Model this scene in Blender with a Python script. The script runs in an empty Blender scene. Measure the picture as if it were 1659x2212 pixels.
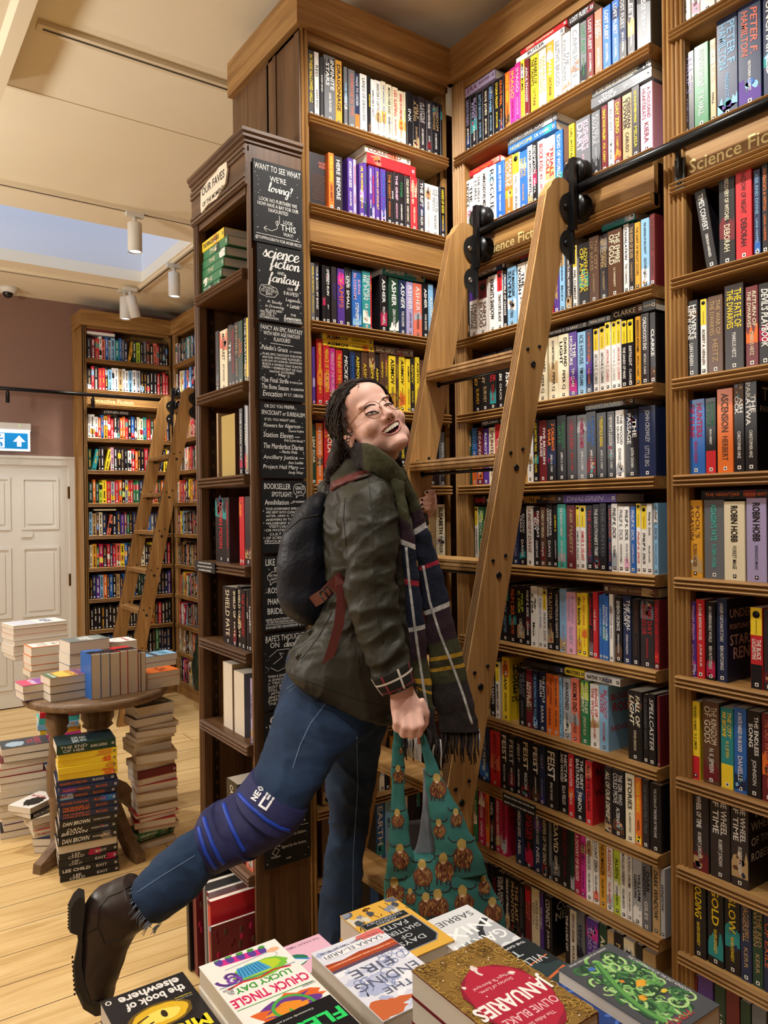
import bpy, math, random, re
from mathutils import Vector as V, Matrix as Mx, noise
rnd = random.Random(7)
sc = bpy.context.scene
COL = sc.collection
# ------------------------------------------------------------------ camera
FPX, CXP, CYP = 1649.05, 829.5, 1106.0
YAW, PIT, ROL = math.radians(35.096), math.radians(-0.184), math.radians(-0.665)
EYE = V((0, 0, 1.55))
CF = V((math.sin(YAW)*math.cos(PIT), math.cos(YAW)*math.cos(PIT), math.sin(PIT)))
_R = V((math.cos(YAW), -math.sin(YAW), 0)); _U = _R.cross(CF)
CR = _R*math.cos(ROL) + _U*math.sin(ROL); CU = -_R*math.sin(ROL) + _U*math.cos(ROL)
cam = bpy.data.cameras.new('camera'); camo = bpy.data.objects.new('camera', cam); COL.objects.link(camo)
cam.sensor_fit = 'HORIZONTAL'; cam.sensor_width = 36; cam.lens = 36*FPX/1659; cam.clip_start = .05
camo.matrix_world = Mx(((CR.x, CU.x, -CF.x, 0), (CR.y, CU.y, -CF.y, 0), (CR.z, CU.z, -CF.z, EYE.z), (0, 0, 0, 1)))
sc.camera = camo
def ray(x, y): return CF + CR*((x-CXP)/FPX) - CU*((y-CYP)/FPX)
def at(x, y, d): return EYE + ray(x, y)*d          # the point at depth d on the line of sight through a point of the photo
def on_z(x, y, z): r = ray(x, y); return EYE + r*((z-1.55)/r.z)
def along(px, X, Z, axis):                          # where a vertical line seen at px crosses a level line of a bookcase front
    t = (px-CXP)/FPX; q = CR - CF*t
    return -(q.x*X + q.z*(Z-1.55))/q.y if axis == 'y' else -(q.y*X + q.z*(Z-1.55))/q.x
# ------------------------------------------------------------------ view, sky, lamps
sc.view_settings.view_transform = 'Standard'; sc.view_settings.look = 'None'
sc.view_settings.exposure = 0.0; sc.view_settings.gamma = 1.0; sc.view_settings.use_curve_mapping = False
sc.cycles.use_denoising = True
sc.cycles.max_bounces = 8; sc.cycles.diffuse_bounces = 5; sc.cycles.sample_clamp_indirect = 8
wd = bpy.data.worlds.new('sky'); sc.world = wd; wd.use_nodes = True
wd.node_tree.nodes['Background'].inputs[0].default_value = (.36, .58, 1, 1)
wd.node_tree.nodes['Background'].inputs[1].default_value = 1.9
WARM = (1, .965, .90)
def spot(loc, to, power, size=70, blend=.6, rad=.05, col=WARM):
    l = bpy.data.lights.new('spot_lamp', 'SPOT'); l.energy = power; l.spot_size = math.radians(size); l.spot_blend = blend
    l.shadow_soft_size = rad; l.color = col
    o = bpy.data.objects.new('spot_lamp', l); COL.objects.link(o); o.location = loc
    o.rotation_euler = (V(to)-V(loc)).to_track_quat('-Z', 'Y').to_euler()
def fill_point(loc, power, rad=.15, col=WARM):  # added point fill without a fixture
    l = bpy.data.lights.new('fill_light', 'POINT'); l.energy = power; l.shadow_soft_size = rad; l.color = col
    o = bpy.data.objects.new('fill_light', l); COL.objects.link(o); o.location = loc
# track spots over the front of the shop, close to the two tall bookcases
spot((1.08, 1.66, 3.22), (1.8, 1.62, 2.3), 70, 96, .9, .04)
spot((1.15, 1.52, 3.22), (1.8, 1.42, 2.85), 26, 46, .8, .04)
spot((1.34, 1.42, 3.22), (1.5, 2.11, 2.2), 78, 92, .9, .04)
spot((1.1, .9, 3.22), (1.8, 1.05, 1.2), 62, 88, .9, .04)
spot((.5, 1.0, 3.22), (1.05, 1.5, .9), 125, 70, .9, .04)
spot((.3, .35, 3.22), (.72, .95, .8), 78, 52, .9, .04)
# the four track spots of the back room (their cans are built below)
CANS = [((1.45, 4.43), 3.2, (1.2, 4.2, 0)), ((1.885, 5.15), 3.2, (2.3, 5.0, 1.8)), ((1.72, 6.0), 3.2, (1.75, 6.5, 1.6)), ((1.88, 5.9), 3.2, (2.2, 6.35, 1.7))]
for (x, y), z, to in CANS: spot((x, y, z-.2), to, 52, 80, .8)
spot((.4, 4.43, 3.1), (1.2, 3.9, .0), 130, 85, .9); spot((.0, 5.9, 3.1), (.9, 6.6, 1.2), 45, 85, .9)
for p, w_ in (((-1.4, 1.2, 2.4), 36), ((-1.1, 3.3, 2.3), 120), ((-1.1, 5.2, 2.3), 62)): fill_point(p, w_)  # unseen fill lights added to brighten the ceiling and shelves
# ------------------------------------------------------------------ materials
def lin(h):
    h = h.lstrip('#'); c = [int(h[i:i+2], 16)/255 for i in (0, 2, 4)]
    return tuple(x/12.92 if x <= .04045 else ((x+.055)/1.055)**2.4 for x in c)+(1,)
MC = {}
def mat(hexc, rough=.5, spec=.4, metal=0, emit=0):
    k = (hexc, rough, spec, metal, emit)
    if k not in MC:
        m = bpy.data.materials.new('paint_'+hexc.lstrip('#')); m.use_nodes = True; b = m.node_tree.nodes['Principled BSDF']
        b.inputs['Base Color'].default_value = lin(hexc); b.inputs['Roughness'].default_value = rough
        b.inputs['Specular IOR Level'].default_value = spec; b.inputs['Metallic'].default_value = metal
        if emit: b.inputs['Emission Color'].default_value = lin(hexc); b.inputs['Emission Strength'].default_value = emit
        MC[k] = m
    return MC[k]
def nodes(name, rough=.5, spec=.3):
    m = bpy.data.materials.new(name); m.use_nodes = True; nt = m.node_tree; b = nt.nodes['Principled BSDF']
    b.inputs['Roughness'].default_value = rough; b.inputs['Specular IOR Level'].default_value = spec
    return m, nt, b
def nd(nt, typ, **kw):
    n = nt.nodes.new(typ)
    for k, v in kw.items():
        if k in n.inputs: n.inputs[k].default_value = v
        else: setattr(n, k, v)
    return n
def ramp(nt, fac, stops):
    r = nt.nodes.new('ShaderNodeValToRGB'); e = r.color_ramp.elements
    while len(e) < len(stops): e.new(.5)
    for q, (p, c) in zip(e, stops): q.position = p; q.color = lin(c)
    nt.links.new(fac, r.inputs[0]); return r.outputs[0]
def bump(nt, b, h, strength, dist=.002):
    n = nd(nt, 'ShaderNodeBump', Strength=strength, Distance=dist); nt.links.new(h, n.inputs['Height']); nt.links.new(n.outputs[0], b.inputs['Normal'])
def wood(name, ax, dark, mid, light, rough=.42, scale=1.0):
    m, nt, b = nodes(name, rough, .35)
    g = nd(nt, 'ShaderNodeNewGeometry'); mp = nd(nt, 'ShaderNodeMapping')
    s = [26*scale]*3; s[ax] = 1.6*scale; mp.inputs['Scale'].default_value = s
    nt.links.new(g.outputs['Position'], mp.inputs['Vector'])
    n1 = nd(nt, 'ShaderNodeTexNoise', Scale=1.0, Detail=5.0, Roughness=.62, Distortion=.6); nt.links.new(mp.outputs[0], n1.inputs['Vector'])
    mp2 = nd(nt, 'ShaderNodeMapping'); s2 = [190]*3; s2[ax] = 5; mp2.inputs['Scale'].default_value = s2; nt.links.new(g.outputs['Position'], mp2.inputs['Vector'])
    n2 = nd(nt, 'ShaderNodeTexNoise', Scale=1.0, Detail=2.0); nt.links.new(mp2.outputs[0], n2.inputs['Vector'])
    mx = nd(nt, 'ShaderNodeMath', operation='MULTIPLY_ADD'); mx.inputs[1].default_value = .35
    nt.links.new(n2.outputs[0], mx.inputs[0]); nt.links.new(n1.outputs[0], mx.inputs[2])
    sb = nd(nt, 'ShaderNodeMath', operation='SUBTRACT'); sb.inputs[1].default_value = .175; nt.links.new(mx.outputs[0], sb.inputs[0])
    nt.links.new(ramp(nt, sb.outputs[0], [(.28, dark), (.5, mid), (.72, light)]), b.inputs['Base Color'])
    bump(nt, b, n2.outputs[0], .15, .0006)
    return m
OAK = [wood('oak_'+'xyz'[i], i, '77532c', '946d3d', 'ae8752') for i in range(3)]
WAL = [wood('dark_oak_'+'xyz'[i], i, '452d1d', '5e422b', '745438') for i in range(3)]  # oak in a darker tone
LAD = [wood('ladder_oak_'+'xyz'[i], i, '825c32', '9e7746', 'b48e5b', .45) for i in range(3)]
TAB = [wood('table_oak_'+'xyz'[i], i, '58432f', '715840', '8a6f56', .45) for i in range(3)]
PLY = mat('5a3c22', .6)
BLK = mat('#141414', .38, .5); BLKM = mat('#1a1a1b', .3, .5, .6); STEEL = mat('#b9b7b0', .25, .5, 1)
PAGES = mat('#d9cfbf', .85, .1); PAGEW = mat('#e6e0d6', .85, .1); PAGEY = mat('#b9a268', .85, .1)
# ------------------------------------------------------------------ mesh building
I4 = Mx.Identity(4)
def T(x, y=0, z=0): return Mx.Translation((x, y, z))
def frame(o, a, b, c): return Mx(((a[0], b[0], c[0], o[0]), (a[1], b[1], c[1], o[1]), (a[2], b[2], c[2], o[2]), (0, 0, 0, 1)))
class MB:
    def __init__(s): s.v = []; s.f = []; s.m = []; s.ms = []; s.sm = []
    def mi(s, m):
        if m not in s.ms: s.ms.append(m)
        return s.ms.index(m)
    def add(s, vs, fs, m, M=None, smooth=False):
        n = len(s.v); s.v += [M @ V(p) for p in vs] if M is not None else [V(p) for p in vs]
        k = s.mi(m); s.f += [[i+n for i in f] for f in fs]; s.m += [k]*len(fs); s.sm += [smooth]*len(fs)
    def box(s, a, b, m, M=None):
        (x0, y0, z0), (x1, y1, z1) = a, b
        s.add([(x0, y0, z0), (x1, y0, z0), (x1, y1, z0), (x0, y1, z0), (x0, y0, z1), (x1, y0, z1), (x1, y1, z1), (x0, y1, z1)],
              [(3, 2, 1, 0), (4, 5, 6, 7), (0, 1, 5, 4), (1, 2, 6, 5), (2, 3, 7, 6), (3, 0, 4, 7)], m, M)
    def quad(s, pts, m, M=None): s.add(pts, [tuple(range(len(pts)))], m, M)
    def prism(s, poly, e0, e1, m, M=None, smooth=False):      # poly in (x, y), extruded from e0 to e1 along z
        n = len(poly)
        s.add([(p[0], p[1], e0) for p in poly]+[(p[0], p[1], e1) for p in poly],
              [tuple(range(n-1, -1, -1)), tuple(range(n, 2*n))]+[(i, (i+1) % n, n+(i+1) % n, n+i) for i in range(n)], m, M, smooth)
    def rings(s, R, m, cap=True, closed=True, smooth=True, M=None):
        n = len(R[0]); vs = [p for r in R for p in r]; fs = []
        for i in range(len(R)-1):
            for j in range(n if closed else n-1):
                k = (j+1) % n; fs.append((i*n+j, i*n+k, (i+1)*n+k, (i+1)*n+j))
        if cap and closed: fs += [tuple(range(n-1, -1, -1)), tuple(range((len(R)-1)*n, len(R)*n))]
        s.add(vs, fs, m, M, smooth)
    def tube(s, pts, r, m, n=8, M=None, cap=True):
        pts = [V(p) for p in pts]; rr = r if isinstance(r, (list, tuple)) else [r]*len(pts); R = []; ref = None
        for i, p in enumerate(pts):
            d = (pts[min(i+1, len(pts)-1)]-pts[max(i-1, 0)]).normalized()
            if ref is None: ref = d.orthogonal().normalized()
            ref = (ref-d*ref.dot(d)).normalized(); o = d.cross(ref)
            R.append([p+(ref*math.cos(t)+o*math.sin(t))*rr[i] for t in [2*math.pi*k/n for k in range(n)]])
        s.rings(R, m, cap, True, True, M)
    def lathe(s, prof, m, n=24, M=None):
        s.rings([[(r*math.cos(2*math.pi*k/n), r*math.sin(2*math.pi*k/n), z) for k in range(n)] for r, z in prof], m, True, True, True, M)
    def ball(s, c, r, m, n=12, M=None):
        r = r if isinstance(r, (tuple, list)) else (r, r, r)
        R = [[(c[0]+r[0]*math.sin(a)*math.cos(2*math.pi*k/n), c[1]+r[1]*math.sin(a)*math.sin(2*math.pi*k/n), c[2]-r[2]*math.cos(a)) for k in range(n)] for a in [math.pi*(i+.02)/(n/2+.04) for i in range(n//2+1)]]
        s.rings(R, m, True, True, True, M)
    def text(s, t, m, M, w, h, bold=0.0, shear=0.0, align='c', fill=False):   # lettering in the local xy plane, centred on the origin, within w by h
        g = glyphs(t, bold, shear)
        if not g: return
        vs, fs, gw, gh = g; k = min(w/gw, h/gh); kx = k
        if fill: k = h/gh; kx = min(w/gw, k*1.5); k = min(k, kx/.62)
        ox = {'c': gw/2, 'l': w*.5/kx, 'r': gw-w*.5/kx}[align]
        s.add([((x-ox)*kx, (y-gh/2)*k, 0) for x, y in vs], fs, m, M)
    def build(s, name, parent=None, loc=None, **props):
        if loc is None:
            loc = ORG[parent.name] if parent is not None else V(((min(p.x for p in s.v)+max(p.x for p in s.v))/2, (min(p.y for p in s.v)+max(p.y for p in s.v))/2, min(p.z for p in s.v)))
        loc = V(loc); me = bpy.data.meshes.new(name); me.from_pydata([p-loc for p in s.v], [], s.f)
        for m in s.ms: me.materials.append(m)
        me.polygons.foreach_set('material_index', s.m); me.polygons.foreach_set('use_smooth', s.sm); me.update()
        o = bpy.data.objects.new(name, me); COL.objects.link(o)
        if parent is not None: o.parent = parent
        else: o.location = loc
        ORG[o.name] = loc
        for k, v in props.items():
            if v: o[k] = v
        return o
ORG = {}
GC = {}
def glyphs(t, bold, shear):
    k = (t, bold, shear)
    if k not in GC:
        c = bpy.data.curves.new('lettering', 'FONT'); c.body = t; c.size = 1; c.resolution_u = 2; c.offset = bold; c.shear = shear; c.fill_mode = 'FRONT'
        c.space_line = .85; c.align_x = 'CENTER'
        o = bpy.data.objects.new('lettering', c); me = bpy.data.meshes.new_from_object(o)
        if not len(me.vertices): GC[k] = None
        else:
            vs = [(v.co.x, v.co.y) for v in me.vertices]; x0 = min(p[0] for p in vs); y0 = min(p[1] for p in vs)
            vs = [(x-x0, y-y0) for x, y in vs]
            GC[k] = (vs, [tuple(p.vertices) for p in me.polygons], max(p[0] for p in vs), max(p[1] for p in vs))
        bpy.data.meshes.remove(me); bpy.data.objects.remove(o); bpy.data.curves.remove(c)
    return GC[k]
def thing(name, label, cat, loc, group=None):
    o = bpy.data.objects.new(name, None); COL.objects.link(o); o.location = loc; o.empty_display_size = .1
    ORG[o.name] = V(loc); o['label'] = label; o['category'] = cat
    if group: o['group'] = group
    return o
def structure(o): o['kind'] = 'structure'; return o
# ------------------------------------------------------------------ room shell
def plaster(name, c1, c2, rough=.85):
    m, nt, b = nodes(name, rough, .2); g = nd(nt, 'ShaderNodeNewGeometry')
    n = nd(nt, 'ShaderNodeTexNoise', Scale=1.3, Detail=3.0); nt.links.new(g.outputs['Position'], n.inputs['Vector'])
    nt.links.new(ramp(nt, n.outputs[0], [(.3, c1), (.7, c2)]), b.inputs['Base Color'])
    n2 = nd(nt, 'ShaderNodeTexNoise', Scale=140.0, Detail=2.0); nt.links.new(g.outputs['Position'], n2.inputs['Vector']); bump(nt, b, n2.outputs[0], .12)
    return m
CEIL = plaster('cream_ceiling_paint', 'efe4c8', 'f3ead2'); WALLP = plaster('mauve_brown_wall_paint', '84665a', '8a6c5e'); WHITE = mat('#d9d6cd', .5, .4); CREAM = mat('#e6d9bd', .55, .3)
def floor_mat():
    m, nt, b = nodes('oak_floorboards', .33, .45); g = nd(nt, 'ShaderNodeNewGeometry')
    br = nd(nt, 'ShaderNodeTexBrick', offset=.37, Scale=1.0); br.inputs['Color1'].default_value = (.25, .25, .25, 1); br.inputs['Color2'].default_value = (.75, .75, .75, 1)
    br.inputs['Mortar'].default_value = (0, 0, 0, 1); br.inputs['Mortar Size'].default_value = .0022; br.inputs['Brick Width'].default_value = 1.9; br.inputs['Row Height'].default_value = .185; br.inputs['Bias'].default_value = 0
    nt.links.new(g.outputs['Position'], br.inputs['Vector'])
    mp = nd(nt, 'ShaderNodeMapping'); mp.inputs['Scale'].default_value = (1.3, 13, 1); nt.links.new(g.outputs['Position'], mp.inputs['Vector'])
    n = nd(nt, 'ShaderNodeTexNoise', Scale=1.4, Detail=6.0, Roughness=.6, Distortion=1.2); nt.links.new(mp.outputs[0], n.inputs['Vector'])
    ad = nd(nt, 'ShaderNodeMath', operation='MULTIPLY_ADD'); ad.inputs[1].default_value = .22; nt.links.new(br.outputs[0], ad.inputs[0]); nt.links.new(n.outputs[0], ad.inputs[2])
    col = ramp(nt, ad.outputs[0], [(.36, 'bb965c'), (.6, 'd8b67c'), (.85, 'e6ca94')])
    mx = nd(nt, 'ShaderNodeMix', data_type='RGBA'); nt.links.new(br.outputs['Fac'], mx.inputs[0]); nt.links.new(col, mx.inputs[6]); mx.inputs[7].default_value = lin('5a4024')
    nt.links.new(mx.outputs[2], b.inputs['Base Color']); bump(nt, b, n.outputs[0], .08, .001)
    return m
XL, XR, YN, YF, ZC = -3.0, 2.62, -2.2, 6.7, 3.3
q = MB(); q.box((XL, YN, -.06), (XR, YF, 0), floor_mat()); structure(q.build('floor'))
q = MB()                                                     # ceiling with the opening of the roof light
SX0, SX1, SY0, SY1 = -1.4, 1.85, 4.77, 5.80
for a, b in (((XL, YN), (XR, SY0)), ((XL, SY1), (XR, YF)), ((XL, SY0), (SX0, SY1)), ((SX1, SY0), (XR, SY1))): q.box((*a, ZC), (*b, ZC+.08), CEIL)
structure(q.build('ceiling'))
q = MB(); WELL = mat('#dfe3e8', .8, .2)
for a, b in (((SX0-.03, SY0-.03), (SX0, SY1+.03)), ((SX1, SY0-.03), (SX1+.03, SY1+.03)), ((SX0, SY0-.03), (SX1, SY0)), ((SX0, SY1), (SX1, SY1+.03))): q.box((*a, ZC+.08), (*b, ZC+1.0), WELL)
structure(q.build('trim_1'))
gm, nt, b = nodes('roof_glass', .05); b.inputs['Transmission Weight'].default_value = 1; b.inputs['IOR'].default_value = 1.02
q = MB(); q.box((SX0-.03, SY0-.03, ZC+1.0), (SX1+.03, SY1+.03, ZC+1.012), gm); structure(q.build('window_1'))
def wall(n, a, b): q = MB(); q.box(a, b, WALLP); structure(q.build(n))
wall('wall_far', (XL, YF, 0), (XR, YF+.1, ZC)); wall('wall_right', (XR, YN, 0), (XR+.1, YF, ZC)); wall('wall_left', (XL-.1, YN, 0), (XL, YF, ZC)); wall('wall_near', (XL, YN-.1, 0), (XR, YN, ZC))
# ceiling beam moulding that stops short of the roof light, and the hairline board joint
q = MB(); prof = [(.0, 0), (.0, -.1), (-.05, -.1), (-.07, -.085), (-.11, -.085), (-.13, -.06), (-.17, -.06), (-.19, -.02), (-.6, -.02), (-.6, 0)]
q.prism([(x+.52, z+ZC) for x, z in prof], -3.42, 2.2, CREAM, frame((0, 0, 0), (1, 0, 0), (0, 0, 1), (0, -1, 0))); structure(q.build('trim_2'))
q = MB(); q.box((.55, 3.42, ZC-.0012), (1.9, 3.424, ZC), mat('#b59d70', .9)); structure(q.build('trim_3'))
# door with six panels
q = MB(); DX0, DX1, DH = .68, 1.53, 1.94
for a, b in (((DX0-.09, 6.655, 0), (DX0, 6.7, DH+.07)), ((DX1-.03, 6.655, 0), (DX1+.06, 6.7, DH+.07)), ((DX0, 6.655, DH), (DX1-.03, 6.7, DH+.07))): q.box(a, b, WHITE)
q.box((DX0-.1, 6.645, DH+.055), (DX1+.07, 6.7, DH+.075), WHITE)
structure(q.build('trim_4'))
dr = MB(); dr.box((DX0, 6.67, .01), (DX1-.03, 6.7, DH), WHITE)
for zz in ((.15, .55), (.72, 1.28), (1.42, 1.84)):
    for xx in ((.76, 1.06), (1.14, 1.42)):
        for a, b in (((xx[0], zz[0]), (xx[1], zz[0]+.018)), ((xx[0], zz[1]-.018), (xx[1], zz[1])), ((xx[0], zz[0]+.018), (xx[0]+.018, zz[1]-.018)), ((xx[1]-.018, zz[0]+.018), (xx[1], zz[1]-.018))): dr.box((a[0], 6.662, a[1]), (b[0], 6.669, b[1]), WHITE)
        dr.box((xx[0]+.045, 6.664, zz[0]+.045), (xx[1]-.045, 6.671, zz[1]-.045), WHITE)
do = structure(dr.build('door_1'))
q = MB()
for z in (.25, 1.0, 1.72): q.box((DX1-.04, 6.655, z-.05), (DX1-.024, 6.668, z+.05), mat('#b08a4a', .3, .5, 1))
q.build('hinge', do); q = MB()
q.box((.735, 6.6, 1.33), (.80, 6.668, 1.37), STEEL); q.box((1.14, 6.66, 1.36), (1.22, 6.669, 1.40), WHITE); q.build('door_closer', do)
q = MB(); q.box((DX1+.06, 6.685, 0), (1.56, 6.7, .12), WHITE); structure(q.build('baseboard_far'))
# ------------------------------------------------------------------ bookcases
def fluted(w, d=.022, n=4):                                  # moulded profile across the width of a post
    pts = [(0, .03), (0, .004)]; u = w/n
    for i in range(n):
        for k in range(5): t = k/4; pts.append((u*(i+.06+.88*t), .004-d*.32*math.sin(math.pi*t)))
        if i < n-1: pts.append((u*(i+1), .006))
    return pts+[(w, .004), (w, .03)]
def nosing(dep, th=.034, lip=.014):
    p = [(dep, 0), (dep, -th), (.01, -th)]; b = th/3
    for i in (2, 1, 0):
        for k in range(5): t = k/4; p.append((-lip*.45-lip*.55*math.sin(math.pi*t), -b*i-b*(1-t*.86-.07)))
        if i: p.append((-lip*.3, -b*i))
    return p+[(0, 0)]
class Bay:
    """one bookcase: o = floor corner of its front at the image's left end, a = along the front, n = into the case"""
    def __init__(s, name, label, o, a, n, width, depth, W, shelves, posts, top=3.06, header=None, sides=(1, 1), group=None, plinth=.09):
        s.o, s.a, s.n, s.W, s.w, s.d = V(o), V(a), V(n), W, width, depth
        s.M = frame(o, a, n, (0, 0, 1)); s.axa = 0 if abs(a[0]) > .5 else 1
        s.t = thing(name, label, 'bookcase', tuple(s.M @ V((width/2, depth/2, 0))), group)
        Wz, Wa, Wn = W[2], W[s.axa], W[1-s.axa]
        for x0, x1 in posts:
            q = MB(); q.prism(fluted(x1-x0, n=max(2, round((x1-x0)/.014))), 0, top+.02, Wz, s.M); q.build('post', s.t)
        q = MB(); q.box((0, depth, 0), (width, depth+.012, top), Wa, s.M); q.build('back_panel', s.t)
        for k, x in enumerate((0, width-.018)):
            if sides[k]:
                q = MB(); q.box((x, .03, 0), (x+.018, depth, top), Wz, s.M); pn = q.build('side_panel', s.t)
                q = MB(); xx = x+.018 if k == 0 else x-.002
                q.box((xx, .045, .1), (xx+.002, .062, top-.05), mat('#2a1c14', .4, .5), s.M)
                for z in [.15+.05*i for i in range(int((top-.3)/.05))]: q.box((xx-.0006, .05, z), (xx+.0026, .057, z+.014), mat('#6a4a30', .5), s.M)
                q.build('shelf_rail', pn)
        for z in shelves:
            q = MB(); P = nosing(depth); x0, x1 = s.ext(posts)
            q.prism(P, x0, x1, Wa, s.M @ frame((0, 0, z), (0, 1, 0), (0, 0, 1), (1, 0, 0))); q.build('shelf', s.t)
        q = MB(); q.box((0, .012, 0), (width, .03, plinth), Wa, s.M); q.build('plinth', s.t)
        x0, x1 = s.ext(posts)
        q = MB(); q.box((x0, .006, top-.02), (x1, .026, top+.06), Wa, s.M); q.build('frieze', s.t)
        q = MB(); q.box((0, .02, top), (width, depth, top+.02), Wa, s.M); q.build('top_panel', s.t)
        if header:
            z0, z1 = header; q = MB(); q.box((x0, .004, z0), (x1, .022, z1), Wa, s.M)
            P = nosing(.03, .034, .016); q.prism(P, x0, x1, Wa, s.M @ frame((0, 0, z0+.034), (0, 1, 0), (0, 0, 1), (1, 0, 0))); s.hd = q.build('header_board', s.t)
    def ext(s, posts):
        return (min(p[1] for p in posts)-.004 if posts else 0, max(p[0] for p in posts)+.004 if len(posts) > 1 else s.w)
CROWN = [(.02, 0), (-.004, 0), (-.004, .012), (-.014, .016), (-.014, .028), (-.03, .036), (-.055, .062), (-.066, .09), (-.066, .1), (-.082, .106), (-.082, .125), (.02, .125)]
def crown(path, W, z, parent, name='crown_moulding'):        # a moulding swept along mitred corners; the profile leans out to the left of the path
    q = MB(); n = len(path); R = []
    for i in range(n):
        d0 = (V(path[i])-V(path[i-1])).normalized() if i else None; d1 = (V(path[i+1])-V(path[i])).normalized() if i < n-1 else None
        l = [V((-d.y, d.x)) for d in (d0, d1) if d is not None]; m = l[0] if len(l) == 1 else (l[0]+l[1])/(1+l[0].dot(l[1]))
        R.append([(path[i][0]-m.x*p, path[i][1]-m.y*p, z+h) for p, h in CROWN])
    for i in range(n-1):
        ax = 0 if abs(path[i+1][0]-path[i][0]) > abs(path[i+1][1]-path[i][1]) else 1
        q.rings([R[i], R[i+1]], W[ax], True, True, False)
    return q.build(name, parent)
ZS = [2.808, 2.524, 2.154, 1.888, 1.633, 1.363, 1.102, .834, .598, .369, .12]
PX, PY = 1.8, 2.11
X_, Y_ = (1, 0, 0), (0, 1, 0); NX, NY = (-1, 0, 0), (0, -1, 0)
# R1 and R2 face the room's -x side; along their fronts "a" runs towards the camera (-y)
R1 = Bay('bookcase', 'tall oak bookcase of paperbacks directly behind the big ladder', (PX, PY, 0), NY, X_, PY-1.243, .22, OAK, ZS, [(-.0, .028), (PY-1.276, PY-1.21)], header=(2.37, 2.49), sides=(1, 1))
R2 = Bay('bookcase', 'oak bookcase cut off by the photo edge, past the wide fluted post', (PX, 1.243, 0), NY, X_, .6, .22, OAK, ZS, [(-.033, .033), (.6, .64)], header=(2.37, 2.49), sides=(1, 1))
CB = Bay('bookcase', 'tall oak bookcase behind the laughing woman, between chalkboards and ladder', (1.18, PY, 0), X_, Y_, PX-1.18, .22, OAK, ZS, [(0, .031), (PX-1.18-.028, PX-1.18)], header=(2.37, 2.49), sides=(0, 1))
q = MB(); q.box((1.18, PY+.03, 0), (1.198, 2.62, 3.08), WAL[2]); q.box((1.176, 2.27, 2.68), (1.18, 2.29, 3.06), WAL[2]); q.box((1.176, PY, 2.68), (1.18, PY+.03, 3.06), WAL[2]); q.build('side_panel', CB.t)
q = MB(); q.box((1.198, 2.6, 0), (2.29, 2.62, 3.08), WAL[0]); q.box((1.198, PY+.2, 3.08), (2.29, 2.62, 3.1), WAL[0]); q.build('back_panel', CB.t)
crown([(1.18, 2.62), (1.18, PY), (PX, PY)], OAK, 3.07, CB.t)
crown([(PX, PY), (PX, 1.243)], OAK, 3.07, R1.t); crown([(PX, 1.243), (PX, .6)], OAK, 3.07, R2.t)
# low cabinet of staff favourites, facing the back room
FZ = [2.285, 1.945, 1.663, 1.383, 1.12, .84, .445, .1]
FV = Bay('bookcase', 'lower dark oak bookcase end with a staff favourites plaque and chalkboards', (.99, 2.535, 0), NY, X_, .425, .185, WAL, FZ, [(0, .035), (.405, .425)], top=2.53, sides=(1, 1))
q = MB(); q.box((1.0, PY-.001, 0), (1.178, PY+.02, 2.66), WAL[2]); q.box((.992, PY-.008, 0), (1.002, PY, 2.63), WAL[2]); q.build('side_panel', FV.t)
q = MB(); q.box((.984, PY-.009, 2.53), (.9915, 2.535, 2.65), WAL[1])
for z in (2.535, 2.55, 2.62, 2.635): q.box((.979, PY-.0095, z), (.9835, 2.535, z+.01), WAL[1])
q.box((.99, PY, 2.65), (1.178, 2.535, 2.66), WAL[1]); q.build('header_board', FV.t)
q = MB(); P = [(0, 0), (-.006, .004), (-.006, .012), (-.014, .016), (-.014, .024), (-.02, .03), (-.02, .04), (0, .045)]
R = [[(.99+p, 2.54-p*0, 2.655+h) for p, h in P], [(.99+p, PY+p, 2.655+h) for p, h in P], [(1.178, PY+p, 2.655+h) for p, h in P]]
q.rings(R[:2], WAL[1], True, True, False); q.rings(R[1:], WAL[0], True, True, False); q.build('cornice', FV.t)
# the two bookcases of the back room
DZ = [2.80, 2.55, 2.158, 1.897, 1.63, 1.368, 1.107, .854, .604, .37, .12]
D1 = Bay('bookcase', 'light oak detective fiction bookcase on the far wall beside the white door', (1.56, 6.4, 0), X_, Y_, .735, .22, OAK, DZ, [(0, .03), (.705, .735)], header=(2.4, 2.5), sides=(0, 1))
D2 = Bay('bookcase', 'light oak bookcase at right angles to the detective fiction one', (2.295, 6.4, 0), NY, X_, 1.9, .22, OAK, DZ, [(0, .03), (1.84, 1.9)], header=(2.4, 2.5))
q = MB(); q.box((1.56, 6.42, 0), (1.575, 6.69, 3.06), OAK[2]); q.box((1.545, 6.62, 0), (1.56, 6.69, 3.06), OAK[2]); q.build('side_panel', D1.t)
crown([(1.56, 6.69), (1.56, 6.4), (2.295, 6.4)], OAK, 3.06, D1.t); crown([(2.295, 6.4), (2.295, 4.5)], OAK, 3.06, D2.t)
def sign(bay, t, s0, z, h, w):                               # gold lettering along a header board, reading along its front
    q = MB(); q.text(t, mat('#e9d391', .35, .5), bay.M @ frame((s0+w/2, .0032, z), (1, 0, 0), (0, 0, 1), (0, -1, 0)), w, h, .012); q.build('lettering', bay.hd)
sign(R1, 'Science Fiction', PY-1.945, 2.432, .058, .285); sign(R2, 'Science Fiction', .077, 2.432, .058, .285); sign(D1, 'Detective Fiction', .06, 2.462, .06, .34)
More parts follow.
